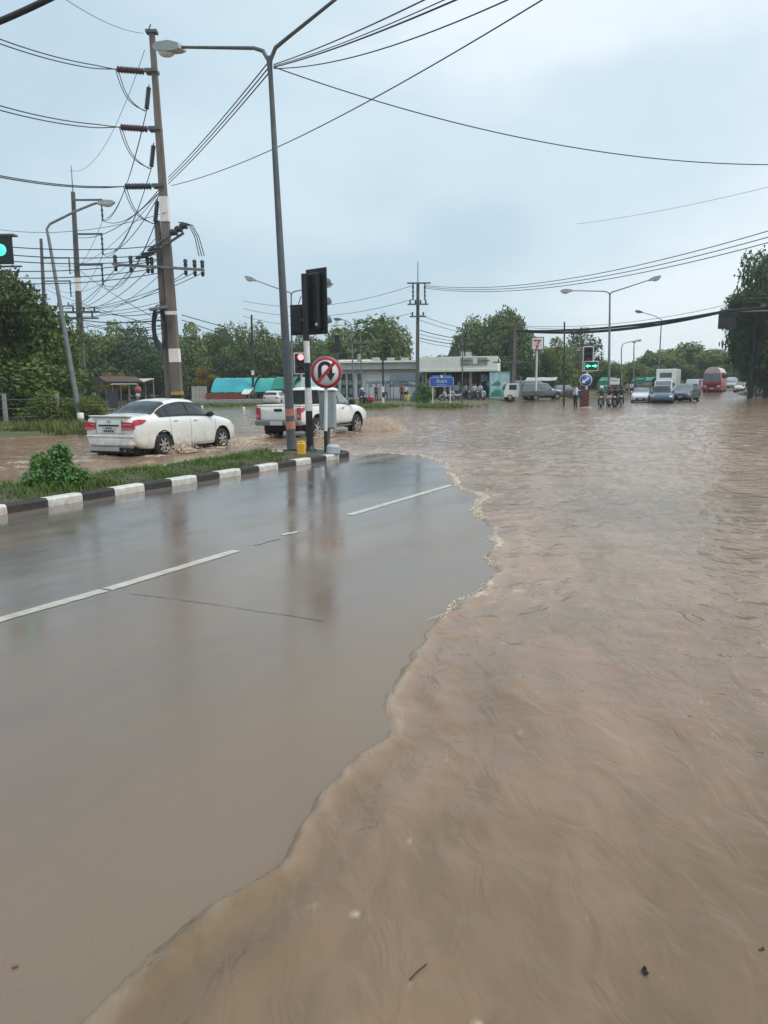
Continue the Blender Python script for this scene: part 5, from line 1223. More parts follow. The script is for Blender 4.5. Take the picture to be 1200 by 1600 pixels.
def bus():
    p = at(1113, 110, rise(110) - .1); T = thing('bus', 'red bus with pale rounded roof driving down the flooded avenue', 'bus', p, math.pi / 2 - OP)
    Rd = mat('red bus paint', (.36, .014, .018), .3, 0, .1, 1, coat=.4); Cr = mat('bus roof cream', (.60, .56, .52), .4, 0, .08, 1)
    S = Shell([(-9.0, .5, 1.9, 2.9, 1.20, 1.2, 1.05), (-8.8, .4, 1.9, 3.05, 1.25, 1.24, 1.1), (1.0, .4, 1.9, 3.05, 1.25, 1.24, 1.1), (1.35, .42, 1.9, 2.95, 1.24, 1.2, 1.05), (1.5, .5, 1.85, 2.7, 1.16, 1.12, .98)])
    S.body('body', Rd, T, 80, [(-.9, .5), (-6.9, .5)], .55)
    for sg in (-1, 1): mb = MB(); S.patch(mb, -8.6, 1.1, 5.15, 5.85, 30, 3, .012, sides=(sg,)); mb.build('side_window', K['glass'], T)
    mb = MB(); mb.prism([(-1.08, 1.62), (1.08, 1.62), (1.0, 2.72), (-1.0, 2.72)], 1.5, 1.575, axis='x'); mb.build('windscreen', K['glass_painted_reflection'], T, fix=True)
    mb = MB(); mb.box((1.585, 0, 2.2), (.02, .05, 1.05)); mb.build('windscreen_pillar', Rd, T)
    mb = MB(); mb.box((1.56, 0, 2.83), (.06, 1.9, .2), bev=.02); mb.build('destination_board', mat('pale board', (.5, .42, .40), .5), T)
    mb = MB()
    n = 10; pts = [(.98 * math.cos(math.pi * k / n), 2.98 + .68 * math.sin(math.pi * k / n)) for k in range(n + 1)]
    mb.prism(pts, -8.4, 1.05, axis='x'); mb.build('roof', Cr, T, fix=True)
    for sg in (-1, 1):
        mb = MB(); mb.box((1.54, sg * .85, .95), (.1, .42, .22), bev=.04); mb.build('headlamp', K['lens'], T)
        mb = MB(); mb.tube([(1.4, sg * 1.1, 2.75), (1.8, sg * 1.38, 2.7), (1.8, sg * 1.40, 2.3)], .025, 5); mb.box((1.8, sg * 1.42, 2.3), (.08, .2, .45), bev=.04); mb.build('side_mirror', K['black'], T)
        for ax in (-.9, -6.9): wheel(T, ax, sg * 1.12, .48, .28, 6)
    mb = MB(); mb.box((1.56, 0, .62), (.12, 2.3, .30), bev=.05); mb.build('bumper', Rd, T)
    mb = MB(); mb.box((1.63, 0, .68), (.02, .55, .18)); mb.build('number_plate', mat('yellow plate', (.6, .45, .25), .5), T)
    mb = MB(); mb.box((1.57, 0, 1.12), (.04, 1.3, .22), bev=.02); [mb.box((1.6, 0, 1.06 + .06 * k), (.02, 1.25, .015)) for k in range(3)]; mb.build('grille', K['well'], T)
    mb = MB(); mb.box((-3.5, 0, .5), (8.5, 1.8, .3)); mb.build('underbody', K['well'], T)
bus()
# small white crew truck beside the mural screen
def small_truck():
    p = at(812, 80, .2); T = thing('small_truck', 'small white truck cab parked right of the mural screen', 'truck', p, math.pi)
    W = K['carwhite']
    mb = MB(); mb.prism([(.2, .4), (1.7, .4), (1.75, .95), (1.45, 1.75), (.2, 1.8)], -.8, .8); mb.build('cab', W, T, fix=True)
    mb = MB(); [mb.box((.85, sg * .805, 1.38), (.75, .02, .5)) for sg in (-1, 1)]; mb.build('side_window', K['glass'], T)
    mb = MB(); mb.prism([(1.73, 1.0), (1.46, 1.70), (1.49, 1.71), (1.76, 1.01)], -.72, .72); mb.build('windscreen', K['glass'], T, fix=True)
    mb = MB(); mb.box((-1.1, 0, .75), (2.4, 1.6, .5), bev=.03); mb.box((-1.1, 0, .5), (2.5, .8, .2)); mb.build('load_bed', K['galvdark'], T)
    for ax in (1.15, -1.5):
        for sg in (-1, 1): wheel(T, ax, sg * .72, .33, .2, 5)
    for sg in (-1, 1): mb = MB(); mb.box((1.74, sg * .6, .75), (.06, .22, .14), bev=.02); mb.build('headlamp', K['lens'], T)
small_truck()

# ================================================================ PEOPLE AND MOTORBIKES
def person(name, label, loc, rotz, J, shirt, trouser, hairm='hair', sleeve=True, shoe=None, group=None, scale=1.0):
    """J: joint positions (x forward, y left, z up). One skinned body; hair is a child."""
    T = thing(name, label, 'person', loc, rotz, group); T.scale = (scale,) * 3
    R_ = dict(pelvis=.135, waist=.125, chest=.15, neck=.052, head=.09, crown=.085, nose=.03, sh=.062, el=.045, wr=.030, palm=.032, hip=.092, kn=.062, an=.042, toe=.035)
    names = []; ed = []; pos = []; rad = []
    def a(n_, p, r, par=None):
        names.append(n_); pos.append(Vector(p)); rad.append(r)
        if par is not None: ed.append((names.index(par), len(names) - 1))
    a('pelvis', J['pelvis'], .135); a('waist', J['waist'], .125, 'pelvis'); a('chest', J['chest'], .15, 'waist'); a('neck', J['neck'], .055, 'chest'); hd = Vector(J['head'])
    a('head', hd, .095, 'neck'); a('crown', hd + Vector((0, 0, .10)), .075, 'head'); a('face', hd + Vector((.07, 0, .0)), .045, 'head'); a('nose', hd + Vector((.115, 0, -.005)), .014, 'face')
    for s_ in ('l', 'r'):
        k = 1 if s_ == 'l' else -1
        a('sh' + s_, J['sh' + s_], .062, 'chest'); a('el' + s_, J['el' + s_], .045, 'sh' + s_); a('wr' + s_, J['wr' + s_], .029, 'el' + s_)
        d = (Vector(J['wr' + s_]) - Vector(J['el' + s_])).normalized(); sd = d.orthogonal().normalized(); w_ = Vector(J['wr' + s_])
        a('palm' + s_, w_ + d * .07, .030, 'wr' + s_)
        for f_ in range(4): a('fg%d%s' % (f_, s_), w_ + d * (.10 + .012 * (1.5 - abs(f_ - 1.3))) + sd * (.018 * (f_ - 1.5)), .010, 'palm' + s_); a('ft%d%s' % (f_, s_), w_ + d * (.150 + .02 * (1.5 - abs(f_ - 1.3))) + sd * (.02 * (f_ - 1.5)) + Vector((.02, 0, -.01)), .008, 'fg%d%s' % (f_, s_))
        a('th' + s_, w_ + d * .06 + sd * .05, .010, 'wr' + s_)
        a('hip' + s_, J['hip' + s_], .094, 'pelvis'); a('kn' + s_, J['kn' + s_], .062, 'hip' + s_); a('an' + s_, J['an' + s_], .042, 'kn' + s_)
        a('toe' + s_, Vector(J['an' + s_]) + Vector((.15, 0, -.05)), .036, 'an' + s_)
    me = bpy.data.meshes.new('body'); me.from_pydata(pos, ed, []); o = bpy.data.objects.new('body', me); col.objects.link(o)
    md = o.modifiers.new('skin', 'SKIN'); sv = me.skin_vertices[0].data
    for i, r in enumerate(rad): sv[i].radius = (r, r); sv[i].use_root = (i == 0)
    md.use_smooth_shade = True; sb = o.modifiers.new('sub', 'SUBSURF'); sb.levels = 1; sb.render_levels = 1
    dg = bpy.context.evaluated_depsgraph_get(); nm = bpy.data.meshes.new_from_object(o.evaluated_get(dg)); o.modifiers.clear(); o.data = nm; bpy.data.meshes.remove(me)
    for m in (shirt, trouser, K['skin'], K['black']): nm.materials.append(m)
    cls = []
    for n_ in names:
        if n_[:2] in ('pe', 'hi', 'kn', 'an'): cls.append(1)
        elif n_[:3] == 'toe': cls.append(3)
        elif n_ in ('waist', 'chest') or n_[:2] == 'sh' or (n_[:2] == 'el' and sleeve): cls.append(0)
        else: cls.append(2)
    for p in nm.polygons:
        best = 1e9; c = 0
        for (i, j) in ed:
            A_, B_ = pos[i], pos[j]; ab = B_ - A_; t_ = max(0, min(1, (p.center - A_).dot(ab) / max(1e-9, ab.length_squared))); dd = (p.center - A_ - ab * t_).length - (rad[i] * (1 - t_) + rad[j] * t_)
            if dd < best: best = dd; c = cls[i] if t_ < .5 else cls[j]
        p.material_index = c; p.use_smooth = True
    o.parent = T
    mb = MB()
    if hairm == 'hair': mb.ball(hd + Vector((-.018, 0, .055)), .112, n=12, m=8, sq=(1, .95, .95)); mb.build('hair', K['hair'], T)
    else:
        mb.ball(hd + Vector((-.01, 0, .05)), .145, n=12, m=8, sq=(1.08, .95, .95)); h_ = mb.build('helmet', hairm, T)
        mb = MB(); mb.ball(hd + Vector((.075, 0, .0)), .09, n=10, m=6, sq=(.9, 1, .6)); mb.build('visor', K['glass'], h_)
    return T
STAND = dict(pelvis=(0, 0, .92), waist=(0, 0, 1.08), chest=(.01, 0, 1.30), neck=(.02, 0, 1.48), head=(.04, 0, 1.60), shl=(0, .19, 1.39), shr=(0, -.19, 1.39), ell=(-.02, .26, 1.12), elr=(-.02, -.26, 1.12), wrl=(.08, .25, .90), wrr=(.08, -.25, .90),
             hipl=(0, .10, .86), hipr=(0, -.10, .86), knl=(.03, .12, .48), knr=(.02, -.12, .48), anl=(-.02, .13, .08), anr=(-.02, -.13, .08))
RIDE = dict(pelvis=(-.20, 0, .84), waist=(-.17, 0, 1.00), chest=(-.08, 0, 1.22), neck=(-.02, 0, 1.39), head=(.02, 0, 1.52), shl=(-.07, .19, 1.31), shr=(-.07, -.19, 1.31), ell=(.12, .28, 1.10), elr=(.12, -.28, 1.10), wrl=(.36, .27, 1.02), wrr=(.36, -.27, 1.02),
            hipl=(-.14, .12, .80), hipr=(-.14, -.12, .80), knl=(.24, .20, .62), knr=(.24, -.20, .62), anl=(.06, .18, .28), anr=(.06, -.18, .28))
def cloth(n, c): return mat(n, c, .85, 0, .18, 6)
DRK = cloth('dark trousers', (.018, .018, .022)); BLUE = cloth('pale blue shirt', (.62, .68, .76)); PURP = cloth('purple jacket', (.09, .07, .26)); BLK = cloth('black jacket', (.02, .02, .025)); MAR = cloth('maroon shirt', (.13, .035, .055)); GRY = cloth('grey shirt', (.25, .25, .27)); WHT = cloth('white shirt', (.6, .6, .6)); REDS = cloth('red shirt', (.33, .03, .04)); JEAN = cloth('blue jeans', (.05, .07, .12))
def J2(base, **kw): d = dict(base); d.update(kw); return d
p = at(899, 57, -.02)
person('person', 'person in pale blue shirt standing in the flood left of the round blue sign', p, R(200), J2(STAND, ell=(.10, .27, 1.16), wrl=(.30, .20, 1.24), elr=(-.03, -.27, 1.12)), BLUE, DRK, scale=1.06)
bb = MB(); bb.box((0, 0, 0), (.16, .30, .38), bev=.05); bb.tube([(.02, -.1, .19), (.05, -.08, .38), (.05, .08, .38), (.02, .1, .19)], .015, 5)
o = bb.build('shoulder_bag', cloth('navy bag', (.025, .035, .10))); o.location = p + Vector((.36, -.05, .95)); tag(o, 'navy blue bag held by the person standing in the flood', 'bag')
def motorbike(name, label, loc, rotz, body, cat='motorbike', group=None):
    T = thing(name, label, cat, loc, rotz, group)
    for x, r in ((.62, .29), (-.60, .29)):
        mb = MB(); mb.tube([(x + r * math.cos(a), 0, r + r * math.sin(a)) for a in [2 * math.pi * k / 20 for k in range(20)]], .05, 7, closed=True); w_ = mb.build('wheel', K['tyre'], T)
        mb = MB(); [mb.cyl((x, 0, r), (x + (r - .04) * math.cos(a), 0, r + (r - .04) * math.sin(a)), .012, n=4) for a in [2 * math.pi * k / 6 for k in range(6)]]; mb.cyl((x, -.06, r), (x, .06, r), .05, n=10); mb.build('rim', K['rim'], w_)
    mb = MB(); [mb.tube([(.36, sg * .07, .92), (.50, sg * .08, .62), (.62, sg * .08, .29)], .025, 6) for sg in (-1, 1)]; mb.build('fork', K['galv'], T)
    mb = MB(); mb.tube([(.24, -.34, 1.04), (.34, -.16, .98), (.36, 0, .96), (.34, .16, .98), (.24, .34, 1.04)], .016, 6); mb.build('handlebar', K['black'], T)
    mb = MB(); mb.tube([(.30, 0, .90), (.10, 0, .52), (-.25, 0, .42), (-.60, 0, .30)], .05, 7); mb.tube([(-.25, 0, .45), (-.45, 0, .66), (-.78, 0, .72)], .04, 6); mb.box((-.05, 0, .38), (.36, .22, .22), bev=.05); mb.build('frame', K['galvdark'], T)
    mb = MB(); mb.prism([(.42, .98), (.52, .80), (.40, .45), (.26, .40), (.22, .70), (.30, .96)], -.20, .20); mb.prism([(.20, .52), (-.3, .5), (-.82, .68), (-.80, .76), (-.3, .68), (.1, .62)], -.13, .13); mb.build('fairing', body, T, fix=True)
    mb = MB(); mb.box((-.36, 0, .78), (.74, .26, .10), bev=.04); mb.build('seat', K['black'], T)
    mb = MB(); mb.ball((.50, 0, .88), .085, n=10, m=6, sq=(.6, 1.2, .9)); mb.build('headlight', K['lens'], T)
    mb = MB(); mb.tube([(.62 + .34 * math.cos(a), 0, .29 + .34 * math.sin(a)) for a in [R(x) for x in (10, 45, 80, 115, 150)]], .05, 6); mb.build('mudguard', body, T)
    for sg in (-1, 1):
        mb = MB(); mb.tube([(.30, sg * .22, 1.0), (.26, sg * .30, 1.18)], .008, 4); mb.ball((.26, sg * .32, 1.2), .055, n=8, m=5, sq=(.3, 1, .8)); mb.build('mirror', K['black'], T)
    mb = MB(); mb.cyl((-.2, -.16, .33), (-.75, -.2, .40), .04, .05, n=8); mb.build('exhaust_pipe', K['chrome'], T)
    mb = MB(); mb.box((-.84, 0, .74), (.05, .16, .09), bev=.02); mb.build('tail_light', K['tail'], T)
    return T
GB = 'motorbikes waiting in the flood'
bikes = [(939, 59, BLK, K['signwhite'], 'grey jacket and white helmet', cloth('olive grey jacket', (.10, .105, .095)), (.09, .09, .09), 'dark motorbike leftmost of the riders waiting in the flood', 0),
         (952, 60.5, MAR, cloth('maroon helmet', (.16, .04, .07)), 'maroon top and maroon helmet', MAR, (.35, .35, .36), 'silver motorbike second of the riders waiting in the flood', .1),
         (961, 58.5, BLK, K['black'], 'black clothes and black helmet', BLK, (.03, .03, .035), 'black motorbike third of the riders waiting in the flood', -.08),
         (970, 62, BLK, cloth('dark blue helmet', (.03, .04, .08)), 'dark jacket with white sleeves', cloth('charcoal jacket', (.05, .05, .06)), (.05, .05, .06), 'dark motorbike rightmost of the riders waiting in the flood', .05)]
for (u, Y, _, hm, txt, sh, bc, lab, dr) in bikes:
    p = at(u, Y, -.08); rz_ = math.pi / 2 - OP + dr + .15
    motorbike('motorbike', lab, p, rz_, mat('bike paint %d' % u, bc, .3, 0, .1, 4))
    person('person', 'rider in ' + txt + ' sitting on a waiting motorbike', p, rz_, RIDE, sh, DRK, hairm=hm)
p = at(577, 71, -.02); motorbike('motorbike', 'red motorbike right of the white pickup bonnet', p, R(-60), K['red'])
p = at(566, 71.5, -.02); motorbike('motorbike', 'dark motorbike carrying the rider in purple beside the white pickup', p, R(-95), BLK); person('person', 'rider in a purple jacket behind the bonnet of the white pickup', p, R(-95), RIDE, PURP, DRK, hairm=K['signwhite'])
for k, (u, Y, rz_, c, lab) in enumerate([(700, 79, 200, (.5, .5, .5), 'pale motorbike parked left of the thin pole before the store'), (712, 80, 210, (.55, .55, .55), 'white motorbike parked behind the thin pole before the store'), (735, 81, 250, (.06, .06, .08), 'black motorbike parked before the store doors'),
        (747, 81, 260, (.1, .1, .12), 'dark motorbike parked left of the mural screen'), (756, 80.5, 255, (.45, .46, .48), 'silver motorbike parked at the mural screen edge')]):
    motorbike('motorbike', lab, at(u, Y, .18 + rise(Y)), R(rz_), mat('parked bike paint %d' % k, c, .3, 0, .1, 4))
for (u, Y, rz_, sh, tr, lab) in [(603, 80, -90, GRY, JEAN, 'person in grey at the stalls behind the ringed pole'), (588, 81, -60, MAR, DRK, 'person in maroon under the low stall canopy'), (628, 80.5, -120, REDS, DRK, 'person in red under the dark stall canopy'), (634, 81, -80, WHT, DRK, 'person in white under the dark stall canopy'),
        (741, 83, -90, WHT, JEAN, 'person in white standing at the store doors'), (728, 84, -70, GRY, DRK, 'person in grey standing by the store window'), (750, 84, -110, BLUE, JEAN, 'person in pale blue at the store doors beside the mural screen'), (676, 82, -90, MAR, DRK, 'person in maroon behind the blue road sign legs')]:
    person('person', lab, at(u, Y, .18 + rise(Y)), R(rz_), STAND, sh, tr)
for (u, Y, sh, lab) in [(993, 96, PURP, 'distant person in purple by the green banners'), (986, 94, WHT, 'distant person in white by the green banners'), (979, 92, GRY, 'distant person in grey left of the green banners')]:
    person('person', lab, at(u, Y, rise(Y) + .1), R(-90), STAND, sh, DRK)
# drums by the canopy
for (u, c, lab) in ((636, (.45, .33, .06), 'yellow plastic drum at the foot of the stall'), (648, (.06, .22, .34), 'blue plastic drum beside the yellow drum')):
    T = thing('drum', lab, 'drum', at(u, 77, .16))
    mb = MB(); mb.lathe([(0, 0), (.34, 0), (.36, .1), (.34, .3), (.36, .33), (.34, .36), (.36, .6), (.33, .74), (0, .74)], n=16); mb.build('barrel', mat('plastic %s' % lab[:4], c, .45, 0, .1, 3), T)
    mb = MB(); mb.lathe([(.30, .74), (.31, .79), (0, .80)], n=16); mb.build('lid', mat('plastic lid %s' % lab[:4], [x * .7 for x in c], .45), T)
# ================================================================ POLES, LAMPS, SIGNALS, SIGNS, CABLES
def shaft(mb, p0, p1, r0, r1, n=8, sq=False, bow=None):
    pts = [Vector(p0).lerp(Vector(p1), k / 6) for k in range(7)]
    mb.tube(pts, 0, 4 if sq else n, radii=[r0 + (r1 - r0) * k / 6 for k in range(7)])
    if sq:
        s0 = len(mb.smooth) - (6 * 4 + 2)
        for i in range(s0, len(mb.smooth)): mb.smooth[i] = False
def pole_pts(u, Y, utop, vtop, z0=-.2):
    b = at(u, Y, z0); t = PD(utop, vtop, Y); return b, t
def luminaire(T, p, d, s=1.0, dark=False):
    """cobra head at p pointing along d"""
    d = Vector(d).normalized(); rz = math.atan2(d.y, d.x); M = Matrix.Translation(p) @ Matrix.Rotation(rz, 4, 'Z') @ Matrix.Rotation(-math.asin(max(-1, min(1, d.z))), 4, 'Y')
    mb = MB(); prof = [(0, -.06), (.12, -.10), (.45, -.13), (.75, -.10), (.82, -.02), (.70, .06), (.35, .10), (.05, .05)]
    mb.prism([(a * s, b_ * s) for a, b_ in prof], -.13 * s, .13 * s, M=M); h_ = mb.build('lamp_head', K['galvdark'] if dark else K['lamphood'], T, fix=True)
    mb = MB(); mb.ball((0, 0, 0), 1, n=12, m=6, sq=(.24 * s, .11 * s, .10 * s)); mb.v = [tuple(M @ (Vector(v) + Vector((.48 * s, 0, -.13 * s)))) for v in mb.v]; mb.build('lens', K['lens'], h_)

# ---- double arm street lamp on the median
def lampT(name, label, base, top, axis, arm, rise_, r0, r1, bands=(), s=1.0, mats='galv', group=None, up=.9):
    T = thing(name, label, 'street lamp', base, 0, group); o_ = Vector(base); t = Vector(top) - o_
    mb = MB(); shaft(mb, (0, 0, -.1), t, r0, r1, 12); mb.build('pole', K[mats], T)
    for k, sg in enumerate(axis):
        d, ln_, rs = sg; d = Vector(d).normalized()
        pts = [t + Vector((0, 0, -.5 * up)), t + d * .03 + Vector((0, 0, -.1 * up)), t + d * .18 + Vector((0, 0, .17 * up)), t + d * .45 + Vector((0, 0, .30 * up)), t + d * (.45 + (ln_ - .45) * .5) + Vector((0, 0, .30 * up + rs * .5)), t + d * ln_ + Vector((0, 0, .30 * up + rs))]
        mb = MB(); mb.tube(pts, 0, 8, radii=[r1 * .9] * 3 + [r1 * .8, r1 * .7, r1 * .62]); mb.build('arm', K[mats], T)
        luminaire(T, pts[-1] - d * .05, d + Vector((0, 0, rs / max(.1, ln_ - .45))), s)
    for (f0, f1, m) in bands:
        mb = MB(); mb.cyl(t * f0, t * f1, r0 + (r1 - r0) * f0 + .006, r0 + (r1 - r0) * f1 + .006, n=14); mb.build('reflective_band', m, T)
    return T
LY = 20.2
lb = at(456, LY, KH); lt = PD(421, 88, LY)
armd = (Vector((math.cos(ROAD_AZ), -math.sin(ROAD_AZ), 0)))
lampT('street_lamp', 'tall grey double arm street lamp on the median with two faded orange bands', lb, lt, [(-armd, 2.72, .46), (armd, 2.9, 1.0)], 2.2, .3, .125, .055,
      [(.012 + .040, .073, K['orange']), (.087, .107, K['orange'])], s=1.12, mats='galvdark')
LT = lt
# yellow and grey lumps at the foot
T = thing('lamp_block', 'yellow painted block at the foot of the black traffic signal pole', 'block', P(471, 711, KH - .03))
mb = MB(); mb.box((0, 0, .15), (.20, .20, .30), bev=.03); mb.build('shell', K['yellow'], T)
mb = MB(); mb.lathe([(0, .335), (.08, .33), (.09, .32)], n=12); mb.build('cap', K['yellow'], T)
T = thing('concrete_lump', 'small grey concrete footing right of the sign post', 'footing', P(521, 709, KH))
mb = MB(); mb.box((0, 0, .1), (.30, .24, .24), bev=.05, rot=(.05, .08, .3)); mb.build('footing', mat('pale concrete', (.42, .46, .48), .8, 0, .15, 6), T)

# ---- traffic signal seen from behind
sb = at(485, 19.3, KH); st_ = PD(475, 425, 19.3)
T = thing('traffic_signal', 'black traffic signal seen from behind on a black and white banded pole on the median', 'traffic signal', sb); o_ = Vector(sb); t = st_ - o_
PW = lambda v: (PD(485 - (710 - v) * .035, v, 19.3) - o_)
bandv = [(710, 642, 'black', 'black painted pole band'), (642, 606, 'white', 'white painted pole band'), (606, 567, 'black', 'black painted pole band'), (567, 533, 'white', 'white painted pole band'), (533, 428, 'blackbox', 'dark top of the pole')]
for v0, v1, m, lab in bandv:
    mb = MB(); mb.cyl(PW(v0) - (Vector((0, 0, .1)) if v0 == 710 else Vector()), PW(v1), .075 if v0 < 640 else .095, .075 if v0 < 640 else .085, n=14); o = mb.build('pole_band', K[m], T); o['label'] = lab
mb = MB(); mb.lathe([(.16, -.05), (.16, .03), (.10, .05), (.085, .18)], n=14); mb.build('base_plate', K['black'], T)
hd_az = R(40)                                         # the heads face traffic coming from the junction
fd = Vector((math.sin(hd_az), math.cos(hd_az), 0)); rt = Vector((fd.y, -fd.x, 0))
def head_local(c, w_, h_, name_lenses, T, o_, big=True, plate=True):
    """c centre of the backboard (world), faces fd"""
    rz = math.atan2(fd.y, fd.x); M = Matrix.Translation(Vector(c) - o_) @ Matrix.Rotation(rz, 4, 'Z')
    def bx(mb, cc, dd, bev=0, rot=None):
        k = len(mb.v); mb.box(cc, dd, bev=bev, rot=rot); mb.v[k:] = [tuple(M @ Vector(v)) for v in mb.v[k:]]
    mb = MB(); bx(mb, (0, 0, 0), (.03, w_, h_), .008); b_ = mb.build('backboard', K['blackbox'], T)
    mb = MB(); bx(mb, (-.07, 0, 0), (.14, w_ * .52, h_ * .86), .03); bx(mb, (.08, 0, 0), (.12, w_ * .5, h_ * .86), .02)
    for k in range(3): bx(mb, (-.145, 0, h_ * (-.29 + .29 * k)), (.012, w_ * .44, h_ * .24), .004)
    mb.build('housing', K['black'], T)
    for k in range(3):
        z = h_ * (.29 - .29 * k); r = w_ * .20
        mb = MB(); n = 12; vs = []
        for i in range(n + 1):
            a = R(-30 + 240 * i / n)
            for xx in (.14, .14 + (.24 if i not in (0, n) else .1)): vs.append(M @ Vector((xx, r * math.cos(a), z + r * math.sin(a))))
        fs = [(2 * i, 2 * i + 2, 2 * i + 3, 2 * i + 1) for i in range(n)]; mb.add(vs, fs + [tuple(reversed(q)) for q in []], 0, True); vi = mb.build('visor', K['galvdark'], T)
        mb = MB(); vs = [M @ Vector((.145, r * .92 * math.cos(2 * math.pi * i / 16), z + r * .92 * math.sin(2 * math.pi * i / 16))) for i in range(16)]; mb.add(vs, [tuple(range(16))]); mb.build('signal_lens', mat('dark signal lens', (.05, .02, .02), .3), vi)
    return M
c1 = PD(489.5, 471, 19.35); M1 = head_local(c1 + fd * .10 + rt * .02, .70, 1.56, 3, T, o_)
mb = MB(); k = len(mb.v); mb.box((-.155, -.12, -.55), (.012, .06, .06)); mb.v = [tuple(M1 @ Vector(v)) for v in mb.v]; mb.build('sticker', K['signwhite'], T)
c2 = PD(467, 500, 19.7)
rz = math.atan2(fd.y, fd.x) + R(70); M2 = Matrix.Translation(c2 - o_) @ Matrix.Rotation(math.atan2(fd.y, fd.x) + R(20), 4, 'Z')
mb = MB(); mb.box((0, 0, 0), (.03, .46, .74), bev=.008); mb.box((-.07, 0, 0), (.13, .30, .60), bev=.02); mb.v = [tuple(M2 @ Vector(v)) for v in mb.v]; o = mb.build('countdown_box', K['blackbox'], T)
mb = MB(); mb.tube([PW(500), PW(500) + (c2 - o_ - PW(500)) * .8], .03, 6); mb.tube([PW(455), PW(455) + Vector((.02, .12, 0))], .035, 6); mb.tube([c2 - o_ + Vector((0, 0, .38)), c2 - o_ + Vector((.06, 0, .55)), PW(462)], .012, 5); mb.build('bracket', K['galvdark'], T)

# ---- no U-turn sign
ub = at(509.5, 18.9, KH); T = thing('road_sign', 'round no U-turn sign with red border on a white post with black foot', 'road sign', ub); o_ = Vector(ub)
mb = MB(); mb.cyl((0, 0, -.1), (0, 0, .50), .045, n=12); o = mb.build('post_foot', K['black'], T)
ctr = PD(510, 582, 18.9) - o_
mb = MB(); mb.cyl((0, 0, .50), (ctr.x, ctr.y, ctr.z + .2), .045, .042, n=12); mb.build('post', K['white'], T)
D = .365; fy = -.07
def disc(r0, r1, y0, y1, n=40): 
    mb = MB(); mb.lathe([(r0, y0), (r1, y0), (r1, y1), (r0, y1), (r0, y0)], c=ctr, axis='y', n=n); return mb
mb = MB(); mb.lathe([(0, fy), (D, fy), (D, fy + .02), (0, fy + .02)], c=ctr, axis='y', n=40); mb.build('plate', K['signwhite'], T, fix=True)
disc(D * .83, D * 1.0, fy - .006, fy - .001).build('red_border', K['red'], T, fix=True)
disc(D * 1.0, D * 1.045, fy - .004, fy + .022).build('rim', mat('grey sign rim', (.3, .3, .31), .5), T, fix=True)
mb = MB(); poly = []                               # the U arrow: up the left, over, down the right
w2 = .045; L0 = -.155; R0 = .105; top = .10
outer = [(L0 - w2, -.14)] + [(((L0 + R0) / 2) + ((R0 - L0) / 2 + w2) * math.cos(R(180 - 180 * k / 10)), top + ((R0 - L0) / 2 + w2) * math.sin(R(180 - 180 * k / 10)) * .95) for k in range(11)] + [(R0 + w2, -.02)]
inner = [(R0 - w2, -.02)] + [(((L0 + R0) / 2) + ((R0 - L0) / 2 - w2) * math.cos(R(180 * k / 10)), top + ((R0 - L0) / 2 - w2) * math.sin(R(180 * k / 10)) * .95) for k in range(11)] + [(L0 + w2, -.14)]
vs = []
for a, b_ in zip(outer, reversed(inner)): vs += [ctr + Vector((a[0], fy - .004, a[1])), ctr + Vector((b_[0], fy - .004, b_[1]))]
mb.add(vs, [(2 * i, 2 * i + 1, 2 * i + 3, 2 * i + 2) for i in range(len(outer) - 1)])
mb.prism([(ctr.x + R0 - .115, ctr.z - .02), (ctr.x + R0 + .115, ctr.z - .02), (ctr.x + R0, ctr.z - .205)], ctr.y + fy - .004, ctr.y + fy - .002)
mb.build('u_turn_arrow', K['ink'] if False else K['black'], T)
mb = MB(); dd = Vector((math.cos(R(49)), 0, math.sin(R(49)))); nn = Vector((-dd.z, 0, dd.x)) * .036; c_ = ctr + Vector((0, fy - .008, 0)); e_ = dd * D * .86
mb.add([c_ - e_ - nn, c_ + e_ - nn, c_ + e_ + nn, c_ - e_ + nn], [(0, 1, 2, 3)]); mb.build('red_slash', K['red'], T)

# ---- control cabinet behind the sign post
cb_ = PD(512, 641, 19.25); T = thing('control_cabinet', 'pale grey metal control cabinet standing on a thin leg behind the no U-turn post', 'cabinet', at(512, 19.3, KH), R(-8)); zc = cb_.z - KH
mb = MB(); mb.box((.0, .12, zc), (.385, .26, .92), bev=.012); mb.build('box', K['cabinet'], T)
mb = MB(); mb.box((.075, -.025, zc), (.225, .02, .86), bev=.006); o = mb.build('door', mat('cabinet door', (.32, .37, .395), .5, .1, .12, 4), T)
mb = MB(); mb.box((-.02, -.045, zc), (.015, .03, .09)); mb.build('handle', K['galvdark'], o)
mb = MB(); mb.box((-.13, -.022, zc - .02), (.08, .01, .6)); mb.build('side_panel', mat('cabinet dark panel', (.20, .25, .275), .5, .1, .15, 4), T)
mb = MB(); mb.box((0, .12, zc + .475), (.42, .30, .03), bev=.008); mb.build('lid', K['cabinet'], T)
mb = MB(); mb.cyl((0, .12, -.1), (0, .12, zc - .45), .05, n=10); mb.build('leg', K['galv'], T)

